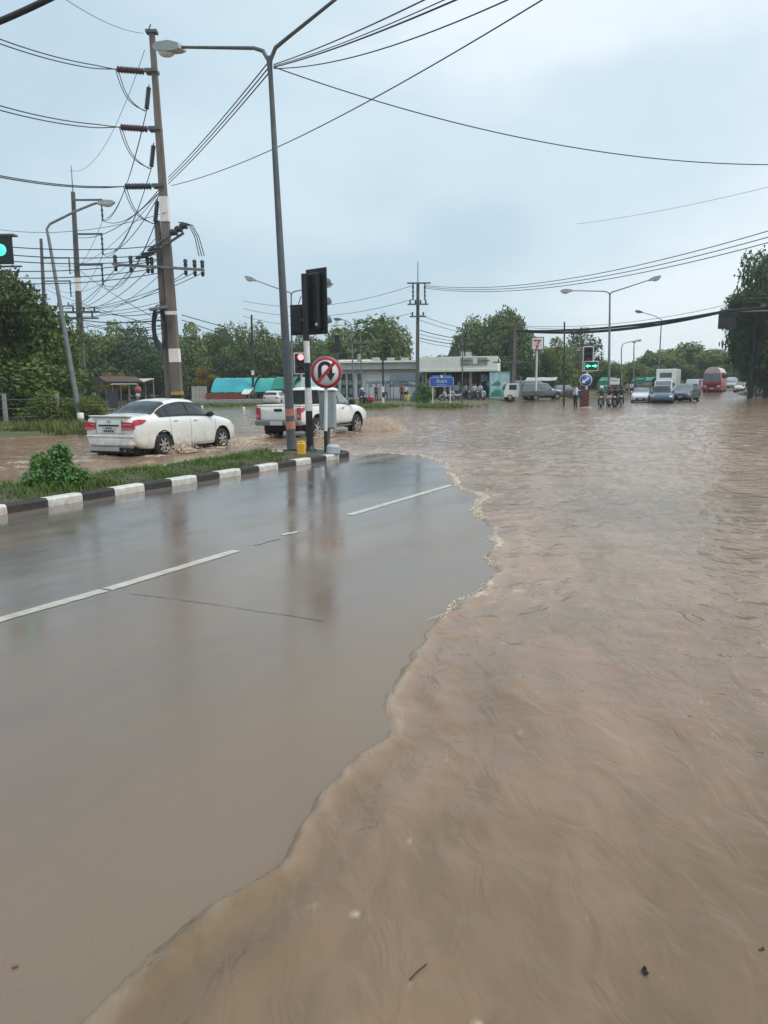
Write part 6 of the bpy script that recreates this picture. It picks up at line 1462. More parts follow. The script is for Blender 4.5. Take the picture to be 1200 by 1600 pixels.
# ---- far signals with white bordered boards
def far_signal(name, label, u, Y, vtop, w_, h_, state, z0, pole_to_ground=True, ext=None):
    b = at(u, Y, z0); T = thing(name, label, 'traffic signal', b); top = PD(u, vtop, Y).z - b.z; c = Vector((0, 0, top - h_ / 2))
    mb = MB(); mb.cyl((0, .12, -.2), (0, .12, top - .1), .06, n=10); mb.build('pole', K['white'] if ext != 'dark' else K['black'], T)
    def panel(cc, ww, hh):
        mb = MB(); mb.box(cc, (ww, .05, hh), bev=.005); mb.build('border', K['signwhite'], T)
        mb = MB(); mb.box(cc + Vector((0, -.03, 0)), (ww - .12, .03, hh - .12)); mb.build('board', K['black'], T)
    panel(c, w_, h_)
    def lens(cc, r, m, nm='signal_lens'):
        mb = MB(); mb.lathe([(0, -.065), (r, -.06), (r * 1.05, -.045)], c=cc, axis='y', n=16); mb.build(nm, m, T)
        mb = MB(); n = 10; vs = []
        for i in range(n + 1):
            a = R(-10 + 200 * i / n); vs += [cc + Vector((r * 1.12 * math.cos(a), -.05, r * 1.12 * math.sin(a))), cc + Vector((r * 1.12 * math.cos(a), -.24, r * 1.12 * math.sin(a)))]
        mb.add(vs, [(2 * i, 2 * i + 2, 2 * i + 3, 2 * i + 1) for i in range(n)], 0, True); mb.build('visor', K['black'], T)
    return T, c, lens
REDL = emis('lit red lamp', (1.0, .30, .32), 1.6); GRNL = emis('lit green lamp', (.10, .95, .55), 1.1); OFFL = mat('unlit lamp', (.05, .045, .045), .3)
T, c, lens = far_signal('traffic_signal', 'white bordered traffic signal showing red, half hidden behind the black and white pole', 472.5, 46, 551, .82, 1.24, 'red', 0)
lens(c + Vector((0, 0, .36)), .17, REDL); lens(c, .15, OFFL); lens(c + Vector((0, 0, -.36)), .15, OFFL)
T, c, lens = far_signal('traffic_signal', 'white bordered traffic signal showing green arrows beside the motorbikes', 916.5, 58, 541, .78, 1.82, 'green', -.05)
lens(c + Vector((0, 0, .55)), .15, OFFL); lens(c + Vector((0, 0, .1)), .15, mat('dim red lens', (.16, .05, .05), .3))
bx_ = c + Vector((.24, -.03, -.52)); mb = MB(); mb.box(bx_, (1.02, .06, .72), bev=.01); mb.build('arrow_board', K['signwhite'], T)
mb = MB(); mb.box(bx_ + Vector((0, -.035, 0)), (.92, .02, .62)); mb.build('arrow_panel', mat('dark green board', (.004, .045, .03), .5), T)
def arrow(cc, s_, right=True, upw=False):
    k = 1 if right else -1; pts = [(-.18, .05), (.02, .05), (.02, .14), (.20, 0), (.02, -.14), (.02, -.05), (-.18, -.05)]
    if upw: pts = [(-b_, a) for a, b_ in pts]
    return [(cc.x + k * a * s_, cc.z + b_ * s_) for a, b_ in pts]
for dx, ri in ((-.23, False), (.23, True)):
    mb = MB(); q = bx_ + Vector((dx, 0, 0)); mb.prism(arrow(q, 1.0, ri), q.y - .06, q.y - .05); mb.build('arrow_lamp', GRNL, T, fix=True)
# keep left sign and chevron board below it
kb = at(915, 57.4, -.05); T = thing('road_sign', 'round blue keep left sign above a red and black chevron board at the junction', 'road sign', kb)
zc = PD(914, 594, 57.4).z + .05
mb = MB(); mb.cyl((0, .06, -.2), (0, .06, zc + .2), .04, n=8); mb.build('post', K['white'], T)
mb = MB(); mb.lathe([(0, 0), (.46, 0), (.46, .02), (0, .02)], c=(-.05, -.01, zc), axis='y', n=32); mb.build('rim', K['signwhite'], T, fix=True)
mb = MB(); mb.lathe([(0, -.012), (.41, -.012), (.41, -.002)], c=(-.05, -.01, zc), axis='y', n=32); mb.build('blue_disc', mat('sign blue', (.015, .11, .36), .4, 0, .08, 3), T, fix=True)
mb = MB(); pts = [(-.30, -.20), (-.24, .06), (-.15, -.03), (.22, .24), (.29, .14), (-.08, -.13), (0, -.22)]; mb.prism([(a - .05, zc + b_) for a, b_ in pts], -.030, -.024); mb.build('white_arrow', K['signwhite'], T, fix=True)
zc2 = PD(913, 624, 57.4).z + .05
mb = MB(); mb.box((-.10, 0, zc2), (.66, .03, 1.30), bev=.005); mb.build('chevron_board', mat('board red', (.20, .035, .035), .5, 0, .1, 3), T)
mb = MB()
for k in range(5):
    z = zc2 - .62 + k * .27
    for sg in (1,): mb.add([(-.42, -.022, z), (.22, -.022, z + .30), (.22, -.022, min(zc2 + .64, z + .42)), (-.42, -.022, min(zc2 + .64, z + .12))], [(0, 1, 2, 3)])
mb.build('chevron_stripe', K['black'], T)
mb = MB(); mb.box((0, .05, .05), (.9, .5, .26), bev=.05); mb.build('base', K['concrete'], T)
# green light at the left edge, on its mast
gY = 24; gc = PD(-10, 391, gY); gb = at(-60, gY + .3, .1)
T = thing('traffic_signal', 'traffic signal showing a round green light at the upper left edge', 'traffic signal', gb); q = gc - Vector(gb)
hh = 44 / FPX * gY
mb = MB(); mb.box(q + Vector((0, 0, 0)), (1.15, .05, hh * .93), bev=.01); mb.build('backboard', K['blackbox'], T)
mb = MB(); mb.box(q + Vector((0, .10, 0)), (1.0, .16, hh * .72), bev=.02); mb.build('housing', K['black'], T)
for cc, dd in (((.1, .1, hh * .50), (1.1, .3, .05)), ((.3, .1, -hh * .52), (.9, .1, .04))): mb = MB(); mb.box(q + Vector(cc), dd); mb.build('bracket', K['galvdark'], T)
for dx, m in ((.22, emis('lit green round lamp', (.06, .85, .50), 1.0)), (-.12, OFFL), (-.42, OFFL)):
    mb = MB(); mb.lathe([(0, -.055), (.16, -.05), (.17, -.03)], c=q + Vector((dx, 0, 0)), axis='y', n=20); mb.build('signal_lens', m, T)
mb = MB(); mb.cyl((0, .3, -.2), (0, .3, q.z + .5), .10, .08, n=10); mb.build('pole', K['galvdark'], T)
mb = MB(); mb.cyl((0, .3, q.z), q + Vector((0, .18, 0)), .04, n=8); mb.build('arm', K['galvdark'], T)
# signal seen side on against the green tree
b = at(529, 60, 0); T = thing('traffic_signal', 'black signal head hanging against the broad green tree right of the no U-turn sign', 'traffic signal', b); zt_ = PD(529, 536, 60).z
mb = MB(); mb.cyl((0, 0, -.2), (0, 0, zt_ - .2), .06, n=8); mb.build('pole', K['galvdark'], T)
mb = MB(); mb.box((0, -.05, zt_), (.42, .3, 1.2), bev=.03); mb.build('housing', K['black'], T)
mb = MB(); mb.box((-.38, -.05, zt_ - .42), (.42, .25, .6), bev=.03); mb.build('countdown_box', K['black'], T)
# dark rear of an overhead board at the right
b = at(1232, 66, .1); T = thing('overhead_sign', 'dark back of an overhead board hanging beside the huge tree', 'overhead sign', b); q = PD(1136, 500, 66) - Vector(b)
mb = MB(); mb.box(q, (1.45, .06, 1.45), bev=.01); mb.build('panel', K['blackbox'], T)
mb = MB(); [mb.box(q + Vector((0, -.05, dz)), (1.4, .05, .06)) for dz in (-.4, .4)]; mb.build('panel_rib', K['black'], T)
mb = MB(); mb.cyl((0, .1, -.3), (0, .1, q.z + 1.0), .14, .10, n=10); mb.build('mast', K['galvdark'], T)
mb = MB(); mb.cyl((0, .1, q.z + .75), (q.x, .1, q.z + .65), .06, n=8); mb.build('arm', K['galvdark'], T)
# blue direction sign with its lettering
b = at(690, 66, .18); T = thing('road_sign', 'blue direction sign with white lettering on two white legs before the shops', 'road sign', b); zc = PD(690, 597, 66).z - b.z
BL_ = mat('road sign blue', (.012, .10, .42), .4, 0, .08, 2)
mb = MB(); mb.box((0, 0, zc), (2.05, .05, .78), bev=.01); o = mb.build('panel', BL_, T)
mb = MB(); mb.box((0, 0, zc + .475), (1.75, .05, .17), bev=.01); mb.build('top_panel', BL_, T)
mb = MB()
for (cc, dd) in (((0, -.03, zc + .365), (1.98, .012, .025)), ((0, -.03, zc - .365), (1.98, .012, .025)), ((-.99, -.03, zc), (.025, .012, .73)), ((.99, -.03, zc), (.025, .012, .73))): mb.box(cc, dd)
mb.build('border', K['signwhite'], o)
mb = MB(); mb.box((0, -.032, zc + .47), (.20, .012, .22)); mb.build('route_shield', K['signwhite'], T)
mb = MB(); mb.box((-.5, -.03, zc + .47), (.5, .01, .05)); mb.box((.5, -.03, zc + .47), (.5, .01, .05)); mb.build('top_lettering', mat('sign pale blue', (.25, .40, .62), .4), T)
def text(s_, size, c, parent, m, name='lettering'):
    cu = bpy.data.curves.new(name, 'FONT'); cu.body = s_; cu.size = size; cu.align_x = 'CENTER'; cu.align_y = 'CENTER'; cu.extrude = .004
    o = bpy.data.objects.new(name, cu); col.objects.link(o); dg = bpy.context.evaluated_depsgraph_get(); me = bpy.data.meshes.new_from_object(o.evaluated_get(dg)); bpy.data.objects.remove(o); 
    o = bpy.data.objects.new(name, me); col.objects.link(o); me.materials.clear(); me.materials.append(m); o.parent = parent; o.location = c; o.rotation_euler = (math.pi / 2, 0, 0); return o
text('สี่แยก', .40, (0, -.032, zc + .06), o, K['signwhite'])
mb = MB(); [mb.box((-.36 + .12 * k, -.03, zc - .24), (.09, .01, .085)) for k in range(7)]; mb.build('small_lettering', mat('sign pale blue', (.25, .40, .62), .4), o)
for x in (-.74, .74):
    mb = MB(); mb.box((x, .06, (zc - .3) / 2 - .1), (.09, .07, zc - .1)); mb.build('leg', K['white'], T)
# red seven sign on a white pole
b = at(837.5, 80, .15); T = thing('pole_sign', 'square white sign with a red seven on a tall white pole', 'shop sign', b); zc = PD(838, 537, 80).z - b.z
mb = MB(); mb.cyl((0, .1, -.2), (0, .1, zc - .6), .10, n=10); mb.build('pole', K['white'], T)
mb = MB(); mb.box((0, .05, zc), (1.02, .22, 1.10), bev=.02); mb.build('sign_box', K['signwhite'], T)
mb = MB()
for (cc, dd) in (((0, .05, zc + .62), (1.36, .16, .09)), ((0, .05, zc - .62), (1.36, .16, .09)), ((-.64, .05, zc), (.09, .16, 1.2)), ((.64, .05, zc), (.09, .16, 1.2))): mb.box(cc, dd)
mb.build('frame', mat('green sign frame', (.10, .18, .13), .5), T)
mb = MB(); mb.prism([(-.36, .40), (.36, .40), (.36, .26), (-.36, .20)], -.072, -.062); mb.v = [(x, y, z + zc) for x, y, z in mb.v]; mb.build('seven_top', mat('sign orange red', (.50, .07, .05), .4), T, fix=True)
mb = MB(); mb.prism([(.16, .255), (.36, .258), (.10, -.02), (.08, -.46), (-.14, -.46), (-.10, 0)], -.072, -.062); mb.v = [(x, y, z + zc) for x, y, z in mb.v]; mb.build('seven_stem', K['red'], T, fix=True)
mb = MB(); mb.box((0, -.08, zc - .08), (.56, .012, .13)); mb.build('name_strip', mat('strip white', (.6, .52, .50), .4), T)
# round red disc by the shelter
b = at(217, 66, .2); T = thing('road_sign', 'small round red and white sign right of the open shelter', 'road sign', b); zc = PD(217, 609, 66).z - b.z
mb = MB(); mb.cyl((0, .03, -.2), (0, .03, zc), .035, n=8); mb.build('post', K['galv'], T)
mb = MB(); mb.lathe([(0, -.02), (.30, -.02), (.30, 0), (0, 0)], c=(0, 0, zc), axis='y', n=24); mb.build('disc', mat('faded red', (.42, .10, .10), .5), T, fix=True)
mb = MB(); mb.box((0, -.02, zc - .45), (.36, .02, .28)); mb.build('white_plate', K['signwhite'], T)
# green banners down the avenue
for (u, v, Y, ww, hh, lab) in ((943, 604, 92, 1.5, 1.1, 'green banner at the left, behind the waiting motorbikes'), (999, 593, 98, 1.4, .8, 'green banner above the people, left of the white box truck'), (959, 596, 90, 1.2, .7, 'white shop board beside the green banner')):
    b = at(u, Y, rise(Y)); T = thing('banner', lab, 'banner', b); zc = PD(u, v, Y).z - b.z
    mb = MB(); mb.box((0, 0, zc), (ww, .04, hh)); o = mb.build('cloth', mat('banner green', (.02, .20, .13), .6, 0, .2, 2) if 'green b' == lab[:7] else K['signwhite'], T)
    mb = MB(); [mb.box((-ww * .25 + k * ww * .17, -.025, zc + .1), (ww * .12, .01, .10)) for k in range(4)]; mb.build('lettering', K['signwhite'] if 'green b' == lab[:7] else K['ink'], o)
    for x in (-ww / 2, ww / 2): mb = MB(); mb.cyl((x, .05, -.2), (x, .05, zc + hh / 2), .035, n=6); mb.build('post', K['galv'], T)
# stall roofs down the avenue
canopy('market_canopy', 'green stall roof behind the waiting motorbikes', at(934, 99, rise(99)), at(957, 98, rise(98)), 3.0, 1.9, 2.4, mat('stall green', (.03, .22, .15), .7), posts=2)
canopy('market_canopy', 'green stall roof left of the white box truck', at(985, 106, rise(106)), at(1016, 104, rise(104)), 3.0, 1.8, 2.3, mat('stall green', (.03, .22, .15), .7), posts=2)
canopy('market_canopy', 'pale grey roof over the parked cars under the red seven sign', at(820, 92, rise(92) + .1), at(868, 91, rise(91) + .1), 5.0, 2.0, 2.4, mat('pale roof sheet', (.40, .42, .42), .6), posts=2)

# ---------------------------------------------------------------- concrete power poles
def insul_string(T, p, d, ln_=1.25, m='insul', r=.11):
    d = Vector(d).normalized(); mb = MB(); n = 9; pts = []; rad = []
    for k in range(n * 2 + 1): pts.append(p + d * (.12 + (ln_ - .12) * k / (2 * n))); rad.append(r if k % 2 else r * .62)
    mb.tube(pts, 0, 10, radii=rad); mb.tube([p, p + d * ln_ * 1.08], .025, 5); mb.build('insulator', K[m], T); return p + d * ln_ * 1.08
BY = 37.5
bb_ = at(277, BY, .1); bt_ = PD(235, 47, BY)
T = thing('power_pole', 'tallest twin shaft concrete power pole with brown insulators, behind the white sedan', 'power pole', bb_); o_ = Vector(bb_); BT = T
def BP(v, du=0, dY=0): 
    f_ = (v - 47) / (655 - 47); return PD(235 + (277 - 235) * f_ + du, v, BY + dY) - o_
mb = MB(); shaft(mb, BP(660, 3), BP(47, 2), .34, .15, sq=True); o = mb.build('shaft', K['pole'], T); o['label'] = 'broad right shaft of the power pole'
mb = MB(); shaft(mb, BP(660, -9, .12), BP(345, -10, .12), .24, .16, sq=True); o = mb.build('shaft', K['pole'], T); o['label'] = 'narrower left shaft of the power pole'
for v0, v1, r in ((308, 347, .275), (545, 566, .325)):
    mb = MB(); shaft(mb, BP(v1, 3), BP(v0, 3), r, r - .012, sq=True); mb.build('white_band', K['signwhite'], T)
for k in range(4):
    mb = MB(); shaft(mb, BP(632 - 5 * k, 3), BP(632 - 5 * (k + 1), 3), .345, .343, sq=True); mb.build('hazard_band', K['black'] if k % 2 == 0 else mat('dull yellow', (.40, .28, .04), .6), T)
mb = MB(); mb.tube([BP(49, -4), BP(38, 1)], .03, 5); mb.box(BP(50, 2), (.5, .35, .12)); mb.build('pole_cap', K['galvdark'], T)
ends = []
for v, du in ((112, -8), (202, -9), (291, -9)):
    p0 = BP(v, du - 2); e_ = insul_string(T, p0, Vector((-1, -.12, .04 if v < 250 else -.03)), 1.30, 'insul' if v < 250 else 'insulgrey', .16); ends.append(e_ + o_)
    mb = MB(); mb.box(BP(v, du + 6), (.55, .5, .14)); mb.build('clamp', K['galvdark'], T)
jump = []
for v, du in ((150, -10), (241, -9), (328, -9)):
    p0 = BP(v - 18, du + 2); p1 = BP(v + 12, du - 3); e_ = insul_string(T, p0, p1 - p0, 1.05, 'insulgrey', .12); jump.append(e_ + o_)
LVX = []
mb = MB(); A_ = BP(414, -82); B_ = BP(423, 60); A_.y -= .3; B_.y -= .4
for dy in (0, .22): mb.cyl(A_ + Vector((0, dy, 0)), B_ + Vector((0, dy, 0)), .065, n=4, smooth=False)
mb.build('crossarm', K['galv'], T)
for k, s_ in enumerate((.03, .20, .385, .43, .80, .90, .985)):
    p = A_.lerp(B_, s_) + Vector((0, .1, .05)); mb = MB(); mb.tube([p + Vector((0, 0, z)) for z in (0, .12, .2, .3, .38)], 0, 10, radii=[.05, .10, .075, .11, .05]); mb.build('pin_insulator', K['insulgrey'], T); LVX.append(p + o_ + Vector((0, 0, .38)))
    mb = MB(); p2 = p + Vector((0, 0, -.16)); mb.tube([p2, p2 + Vector((-.02, .1, -.16))], 0, 8, radii=[.09, .07]); mb.build('spool_insulator', K['insulgrey'], T)
mb = MB(); C0 = BP(402, -22); C1 = BP(366, 33); C1.y += .1
for dz in (0, .28): mb.cyl(C0 + Vector((0, -.42, dz)), C1 + Vector((0, -.42, dz)), .06, n=5)
mb.build('slanted_crossarm', K['galvdark'], T)
for k, s_ in enumerate((.72, .86, 1.0)):
    p = C0.lerp(C1, s_) + Vector((0, -.45, .3)); mb = MB(); mb.tube([p + Vector((.18 * t_, 0, .0)) for t_ in (-1, -.4, .2, 1)], 0, 9, radii=[.09, .16, .13, .15]); mb.build('spool_insulator', K['insulgrey'], T)
for k, s_ in enumerate((.05, .22, .4)):
    insul_string(T, C0.lerp(C1, s_) + Vector((0, -.45, -.05)), Vector((-1, 0, -.15)), .7, 'insulgrey', .085)
mb = MB(); [mb.tube([BP(350, 26 + 3 * k) + Vector((0, -.4, 0)), BP(355, 42 + 3 * k) + Vector((0, -.4, 0)), BP(372, 50 + 3.2 * k) + Vector((0, -.4, 0)), BP(402, 54 + 4 * k) + Vector((0, -.3, 0))], .022, 5) for k in range(3)]; mb.build('jumper_cable', K['wire'], T)
# coiled slack cable and a small box
mb = MB(); c_ = BP(510, -10)
for k in range(5):
    r_ = .55 + .07 * k; mb.tube([c_ + Vector((-.10 + r_ * .42 * math.cos(a), -.35 - .03 * k, -.1 + r_ * math.sin(a) * 1.25)) for a in [2 * math.pi * i / 22 for i in range(22)]], .028, 5, closed=True)
mb.build('cable_coil', K['wire'], T)
mb = MB(); mb.box(BP(483, -14) + Vector((0, -.4, 0)), (.8, .3, .12), rot=(0, -.15, 0)); mb.build('bracket_plate', K['galv'], T)
mb = MB(); mb.box(BP(490, 3) + Vector((0, -.36, 0)), (.66, .06, .16)); mb.build('metal_strap', K['signwhite'], T)

def power_pole(name, label, u, Y, utop, vtop, r0, r1, arms, group=None, bands=(), m='polefar', spike=0, z0=None, stay=None):
    z0 = rise(min(Y, 190)) + .05 if z0 is None else z0
    b = at(u, Y, z0); t = PD(utop, vtop, Y); T = thing(name, label, 'power pole', b, 0, group); o_ = Vector(b); h = t - o_
    mb = MB(); shaft(mb, (0, 0, -.3), h, r0, r1, sq=True); mb.build('shaft', K[m], T)
    if spike: mb = MB(); mb.cyl(h, h + Vector((0, 0, spike)), .05, .03, n=6); mb.build('spike', K['galv'], T)
    out = []
    for (v, x0, x1, hang, ins) in arms:          # crossarm at photo row v, from x0 to x1 metres
        p = PD(utop + (u - utop) * 0 , v, Y) - o_; f_ = max(0, min(1, 1 - p.z / h.z)); p = Vector((h.x * (1 - f_), h.y * (1 - f_), p.z))
        mb = MB(); mb.box(p + Vector(((x0 + x1) / 2, -r1 - .1, 0)), (x1 - x0, .10, .13)); mb.build('crossarm', K['galvdark'], T)
        for k in range(ins):
            x = x0 + (x1 - x0) * (k + .5) / ins if ins > 1 else x1 - .08
            q = p + Vector((x, -r1 - .1, 0))
            if hang: mb = MB(); mb.tube([q + Vector((0, 0, -hang * j / 8)) for j in range(9)], 0, 8, radii=[.05 if j % 2 else .10 for j in range(9)]); mb.build('insulator', K['insulgrey'], T); out.append(q + o_ + Vector((0, 0, -hang)))
            else: mb = MB(); mb.tube([q + Vector((0, 0, z)) for z in (.05, .16, .26, .38)], 0, 8, radii=[.05, .09, .06, .08]); mb.build('insulator', K['insulgrey'], T); out.append(q + o_ + Vector((0, 0, .38)))
    for (v0, v1, mm_) in bands:
        a_, c_ = PD(utop, v0, Y).z - o_.z, PD(utop, v1, Y).z - o_.z; fa, fc = a_ / h.z, c_ / h.z
        mb = MB(); shaft(mb, h * fc, h * fa, r0 + (r1 - r0) * fc + .012, r0 + (r1 - r0) * fa + .012, sq=True); mb.build('painted_band', K[mm_], T)
    return T, out
P2, O2 = power_pole('power_pole', 'second concrete power pole in the line at the left, with side crossarms', 132, 62, 114, 300, .34, .17, [(314, 0, 2.3, 1.5, 1), (367, 0, 2.2, 1.5, 1), (415, 0, 2.1, 1.5, 1), (488, -1.6, 1.7, 0, 4), (498, -1.4, 1.6, 0, 3)], bands=((434, 455, 'signwhite'),), spike=1.9)
P3, O3 = power_pole('power_pole', 'third thin concrete power pole in the line, behind the ragged tree at the left', 77, 84, 64, 373, .30, .16, [(404, 0, 3.0, 1.6, 1), (440, 0, 3.0, 1.6, 1), (479, -1.2, 3.2, 0, 4)])
P4, O4 = power_pole('power_pole', 'tall crossarm power pole standing right of the shop mural, middle of the view', 652, 73, 653, 442, .26, .19, [(443, -1.0, 1.15, 1.5, 2), (476, -.95, .95, 0, 4), (495, -.75, .75, 0, 3)], spike=1.9)
P5, O5 = power_pole('power_pole', 'dark timber pole in front of the turquoise canopy', 396, 88, 393, 492, .20, .13, [], m='wood', bands=((579, 586, 'signwhite'),))
P6, O6 = power_pole('power_pole', 'slender pole with small transformer box behind the no U-turn sign', 566, 74, 563, 521, .10, .07, [(536, -1.6, 1.9, 0, 2)], m='galv')
mb = MB(); mb.cyl((-.25, -.2, 4.0), (-.25, -.2, 4.6), .16, n=12); mb.cyl((-.25, -.2, 4.6), (-.25, -.2, 4.7), .10, n=10); mb.build('transformer', K['lamphood'], P6)
P7, O7 = power_pole('power_pole', 'black and white ringed pole before the shop mural', 599, 71, 598, 540, .14, .11, [], m='wood', bands=((604, 613, 'signwhite'), (613, 621, 'black'), (621, 630, 'signwhite'), (630, 637, 'black')))
P8, O8 = power_pole('power_pole', 'small distant power pole with flat crossarm above the shop roof', 631, 130, 630, 521, .20, .14, [(522, -1.1, 1.1, 0, 3)])
P9, O9 = power_pole('power_pole', 'thin dark pole in front of the convenience store', 722, 70, 723, 505, .085, .06, [], m='galvdark')
P10, O10 = power_pole('power_pole', 'concrete power pole at the right of the mural screen carrying the thick cable bundle', 801, 80, 806, 500, .26, .17, [(505, -.9, 1.0, 0, 3), (566, -2.2, 1.2, 0, 3)], m='pole')
P11, O11 = power_pole('power_pole', 'thin brown pole left of the far green traffic light', 881, 63, 882, 503, .10, .07, [], m='wood')
P12, O12 = power_pole('power_pole', 'slim grey pole behind the far green traffic light', 907, 95, 908, 520, .12, .09, [], m='polefar')
P13, O13 = power_pole('power_pole', 'slim pale post beside the pale parked roof right of the mural screen', 813, 79, 814, 588, .10, .08, [], m='galv')
P14, O14 = power_pole('power_pole', 'leaning short post at the foot of the huge tree', 1181, 84, 1183, 588, .09, .07, [], m='wood')
# leaning single arm street lamps
def lamp1(name, label, b, pts, lum_dir, r0, r1, s=1.0, m='galv', dark=False):
    T = thing(name, label, 'street lamp', b); o_ = Vector(b); pts = [Vector(p) - o_ for p in pts]
    mb = MB(); mb.tube([Vector((0, 0, -.2)), pts[0]], 0, 10, radii=[r0, r1]); mb.build('pole', K[m], T)
    mb = MB(); mb.tube(pts, 0, 8, radii=[r1] + [r1 * .8] * (len(pts) - 1)); mb.build('arm', K[m], T)
    luminaire(T, pts[-1], lum_dir, s, dark); return T
Y_ = 36.5
lamp1('street_lamp', 'leaning single arm street lamp at the left with its arm reaching right', at(127, Y_, .15), [PD(u, v, Y_ + dy) for u, v, dy in ((76, 372, 0), (73, 358, 0), (78, 350, .02), (92, 343, .1), (118, 330, .3), (145, 319, .5), (152, 317, .55))], Vector((1, .18, .10)), .13, .07, .95)
Y_ = 66
c_ = PD(455, 458, Y_)
lampT('street_lamp', 'double arm street lamp partly hidden behind the tall median lamp', at(457, Y_, 0), c_, [(Vector((-1, .15, 0)), 3.0, .95), (Vector((1, -.2, 0)), 2.6, .35)], 2.6, .5, .12, .06, s=1.25, up=.5)
Y_ = 62
lampT('street_lamp', 'double arm street lamp standing behind the waiting motorbikes', at(951, Y_, 0), PD(953, 458, Y_), [(Vector((-1, .1, 0)), 2.9, .10), (Vector((1, -.15, 0)), 2.9, .75)], 2.9, .5, .12, .06, s=1.15, up=.5)
Y_ = 92
lamp1('street_lamp', 'single arm street lamp rising through the thick cable bundle over the avenue', at(1027, Y_, .3), [PD(u, v, Y_) for u, v in ((1033, 512), (1034, 500), (1024, 494), (1004, 488))], Vector((-1, 0, .25)), .11, .06, 1.1, dark=True)
Y_ = 112
lamp1('street_lamp', 'left hooked street lamp of the distant pair above the avenue trees', at(971, Y_, .6), [PD(u, v, Y_) for u, v in ((971, 545), (973, 538), (980, 535), (986, 534))], Vector((1, 0, .1)), .10, .07, 1.0)
lamp1('street_lamp', 'right hooked street lamp of the distant pair above the avenue trees', at(990, Y_ + 4, .6), [PD(u, v, Y_ + 4) for u, v in ((990.5, 545), (991, 536), (992, 533), (994, 532))], Vector((1, 0, .1)), .12, .08, 1.0)
Y_ = 78
lamp1('street_lamp', 'small street lamp peeking left from the crown of the broad green tree', at(553, Y_, .2), [PD(u, v, Y_) for u, v in ((549, 512), (548, 505), (540, 501), (534, 499))], Vector((-1, 0, .1)), .10, .06, 1.0, dark=True)

# ---------------------------------------------------------------- cables
def wire(label, p0, p1, sag=.3, r=.02, n=20, name='power_line', cat='cable', group=None, m='wire', twin=0.0):
    p0 = Vector(p0); p1 = Vector(p1); mb = MB()
    for dv in ((0,) if not twin else (-.5, .5)):
        pts = []
        for k in range(n + 1):
            s_ = k / n; q = p0.lerp(p1, s_); q.z -= sag * 4 * s_ * (1 - s_); q += Vector((.3, .3, 1)).normalized() * twin * dv * min(1, 6 * s_, 6 * (1 - s_) + .15); pts.append(q)
        mb.tube(pts, r, 5)
    o = mb.build(name, K[m]); return tag(o, label, cat, group)
# from the insulators of the tallest pole to the left edge (towards us)
for k, ((e_, v), nm) in enumerate(zip(zip(ends, (55, 160, 268)), ('topmost', 'middle', 'lowest'))):
    q = PD(-10, v - 1.5, 29); q = e_ + (q - e_) * 1.25
    wire('%s overhead conductor running from the tallest pole insulator off the left edge' % nm, e_, q, .25, .022, twin=.16 if k < 2 else .06)
    a = e_ + Vector((.05, 0, -.03)); b2 = jump[k]
    for s_ in (0, 1):
        mb = MB(); pts = []
        for i in range(13):
            t_ = i / 12; q = (a + Vector((.12 * s_, 0, 0))).lerp(b2 + Vector((-.08 * s_, 0, 0)), t_); q.z -= (.55 - .12 * s_) * 4 * t_ * (1 - t_) * (.5 + .5 * (1 - t_)); q.x += -.12 * math.sin(math.pi * t_); pts.append(q)
        mb.tube(pts, .02, 5); o = mb.build('jumper_loop', K['wire'])
        tag(o, ('outer' if s_ == 0 else 'inner') + ' drooping jumper loop under the %s insulator of the tallest pole' % nm, 'cable')
    wire('twin conductor dropping from the %s jumper of the tallest pole to the second pole' % nm, b2, O2[min(k, 2)], 1.2, .020, twin=.22)
    wire('thin conductor from the second pole %s crossarm to the third pole' % nm, O2[min(k, 2)], O3[min(k, 1)] + Vector((0, 0, -.6 if k == 2 else 0)), .7, .018)
# low voltage fan between the tallest pole's crossarm and pole 2
ww = [LVX[0], LVX[1], LVX[2], LVX[4], LVX[5], LVX[6]]
nm_ = ['leftmost', 'second', 'third', 'fourth', 'fifth', 'rightmost']
for k, p in enumerate(ww):
    wire('%s sloping line from the long crossarm of the tallest pole to the second pole' % nm_[k], p + Vector((0, .1, -.55)), O2[3 + k % 4] + Vector((.1 * (k // 4), 0, -.1)), .5, .018)
# bundle running left from the slanted crossarm
for k, (v0, v1) in enumerate(((380, 386), (392, 400), (402, 408), (421, 416), (431, 428), (440, 437))):
    p0 = PD(262 - 3 * k, v1 - (4 if k < 3 else 10), BY - .5); q = PD(-40, v0 + 1, 30)
    wire('%s of six level lines running left from the slanted crossarm of the tallest pole' % ('first', 'second', 'third', 'fourth', 'fifth', 'sixth')[k], p0, q, .22, .02)
# telecom bundle at mid height
for k, (u0, v0, Y0, u1, v1, Y1, sg) in enumerate(((258, 486, 37.2, 118, 474, 61, .5), (258, 500, 37.2, 118, 498, 61, .2), (256, 507, 37.2, 118, 496, 61, .5), (256, 513, 37.2, 120, 502, 61, .35), (118, 498, 61, -60, 500, 40, .3), (120, 503, 61, -60, 506, 40, .4), (118, 474, 61, -60, 470, 40, .5))):
    wire('%s cable strand at mid height %s' % (('upper thin', 'thick', 'curved', 'lower', 'left thick', 'left lower', 'left upper')[k], 'between the tallest and second poles' if k < 4 else 'from the second pole to the left edge'), PD(u0, v0, Y0), PD(u1, v1, Y1), sg, .035 if k in (1, 4) else .02)
for k, (v0, v1, sg) in enumerate(((332, 352, .6), (470, 458, .8), (478, 482, .5), (494, 512, .3), (520, 520, .5))):
    wire('%s of five thin service wires strung from the tallest pole off the left edge' % ('first', 'second', 'third', 'fourth', 'fifth')[k], PD(259, v0, BY - .3), PD(-40, v1, 44), sg, .013)
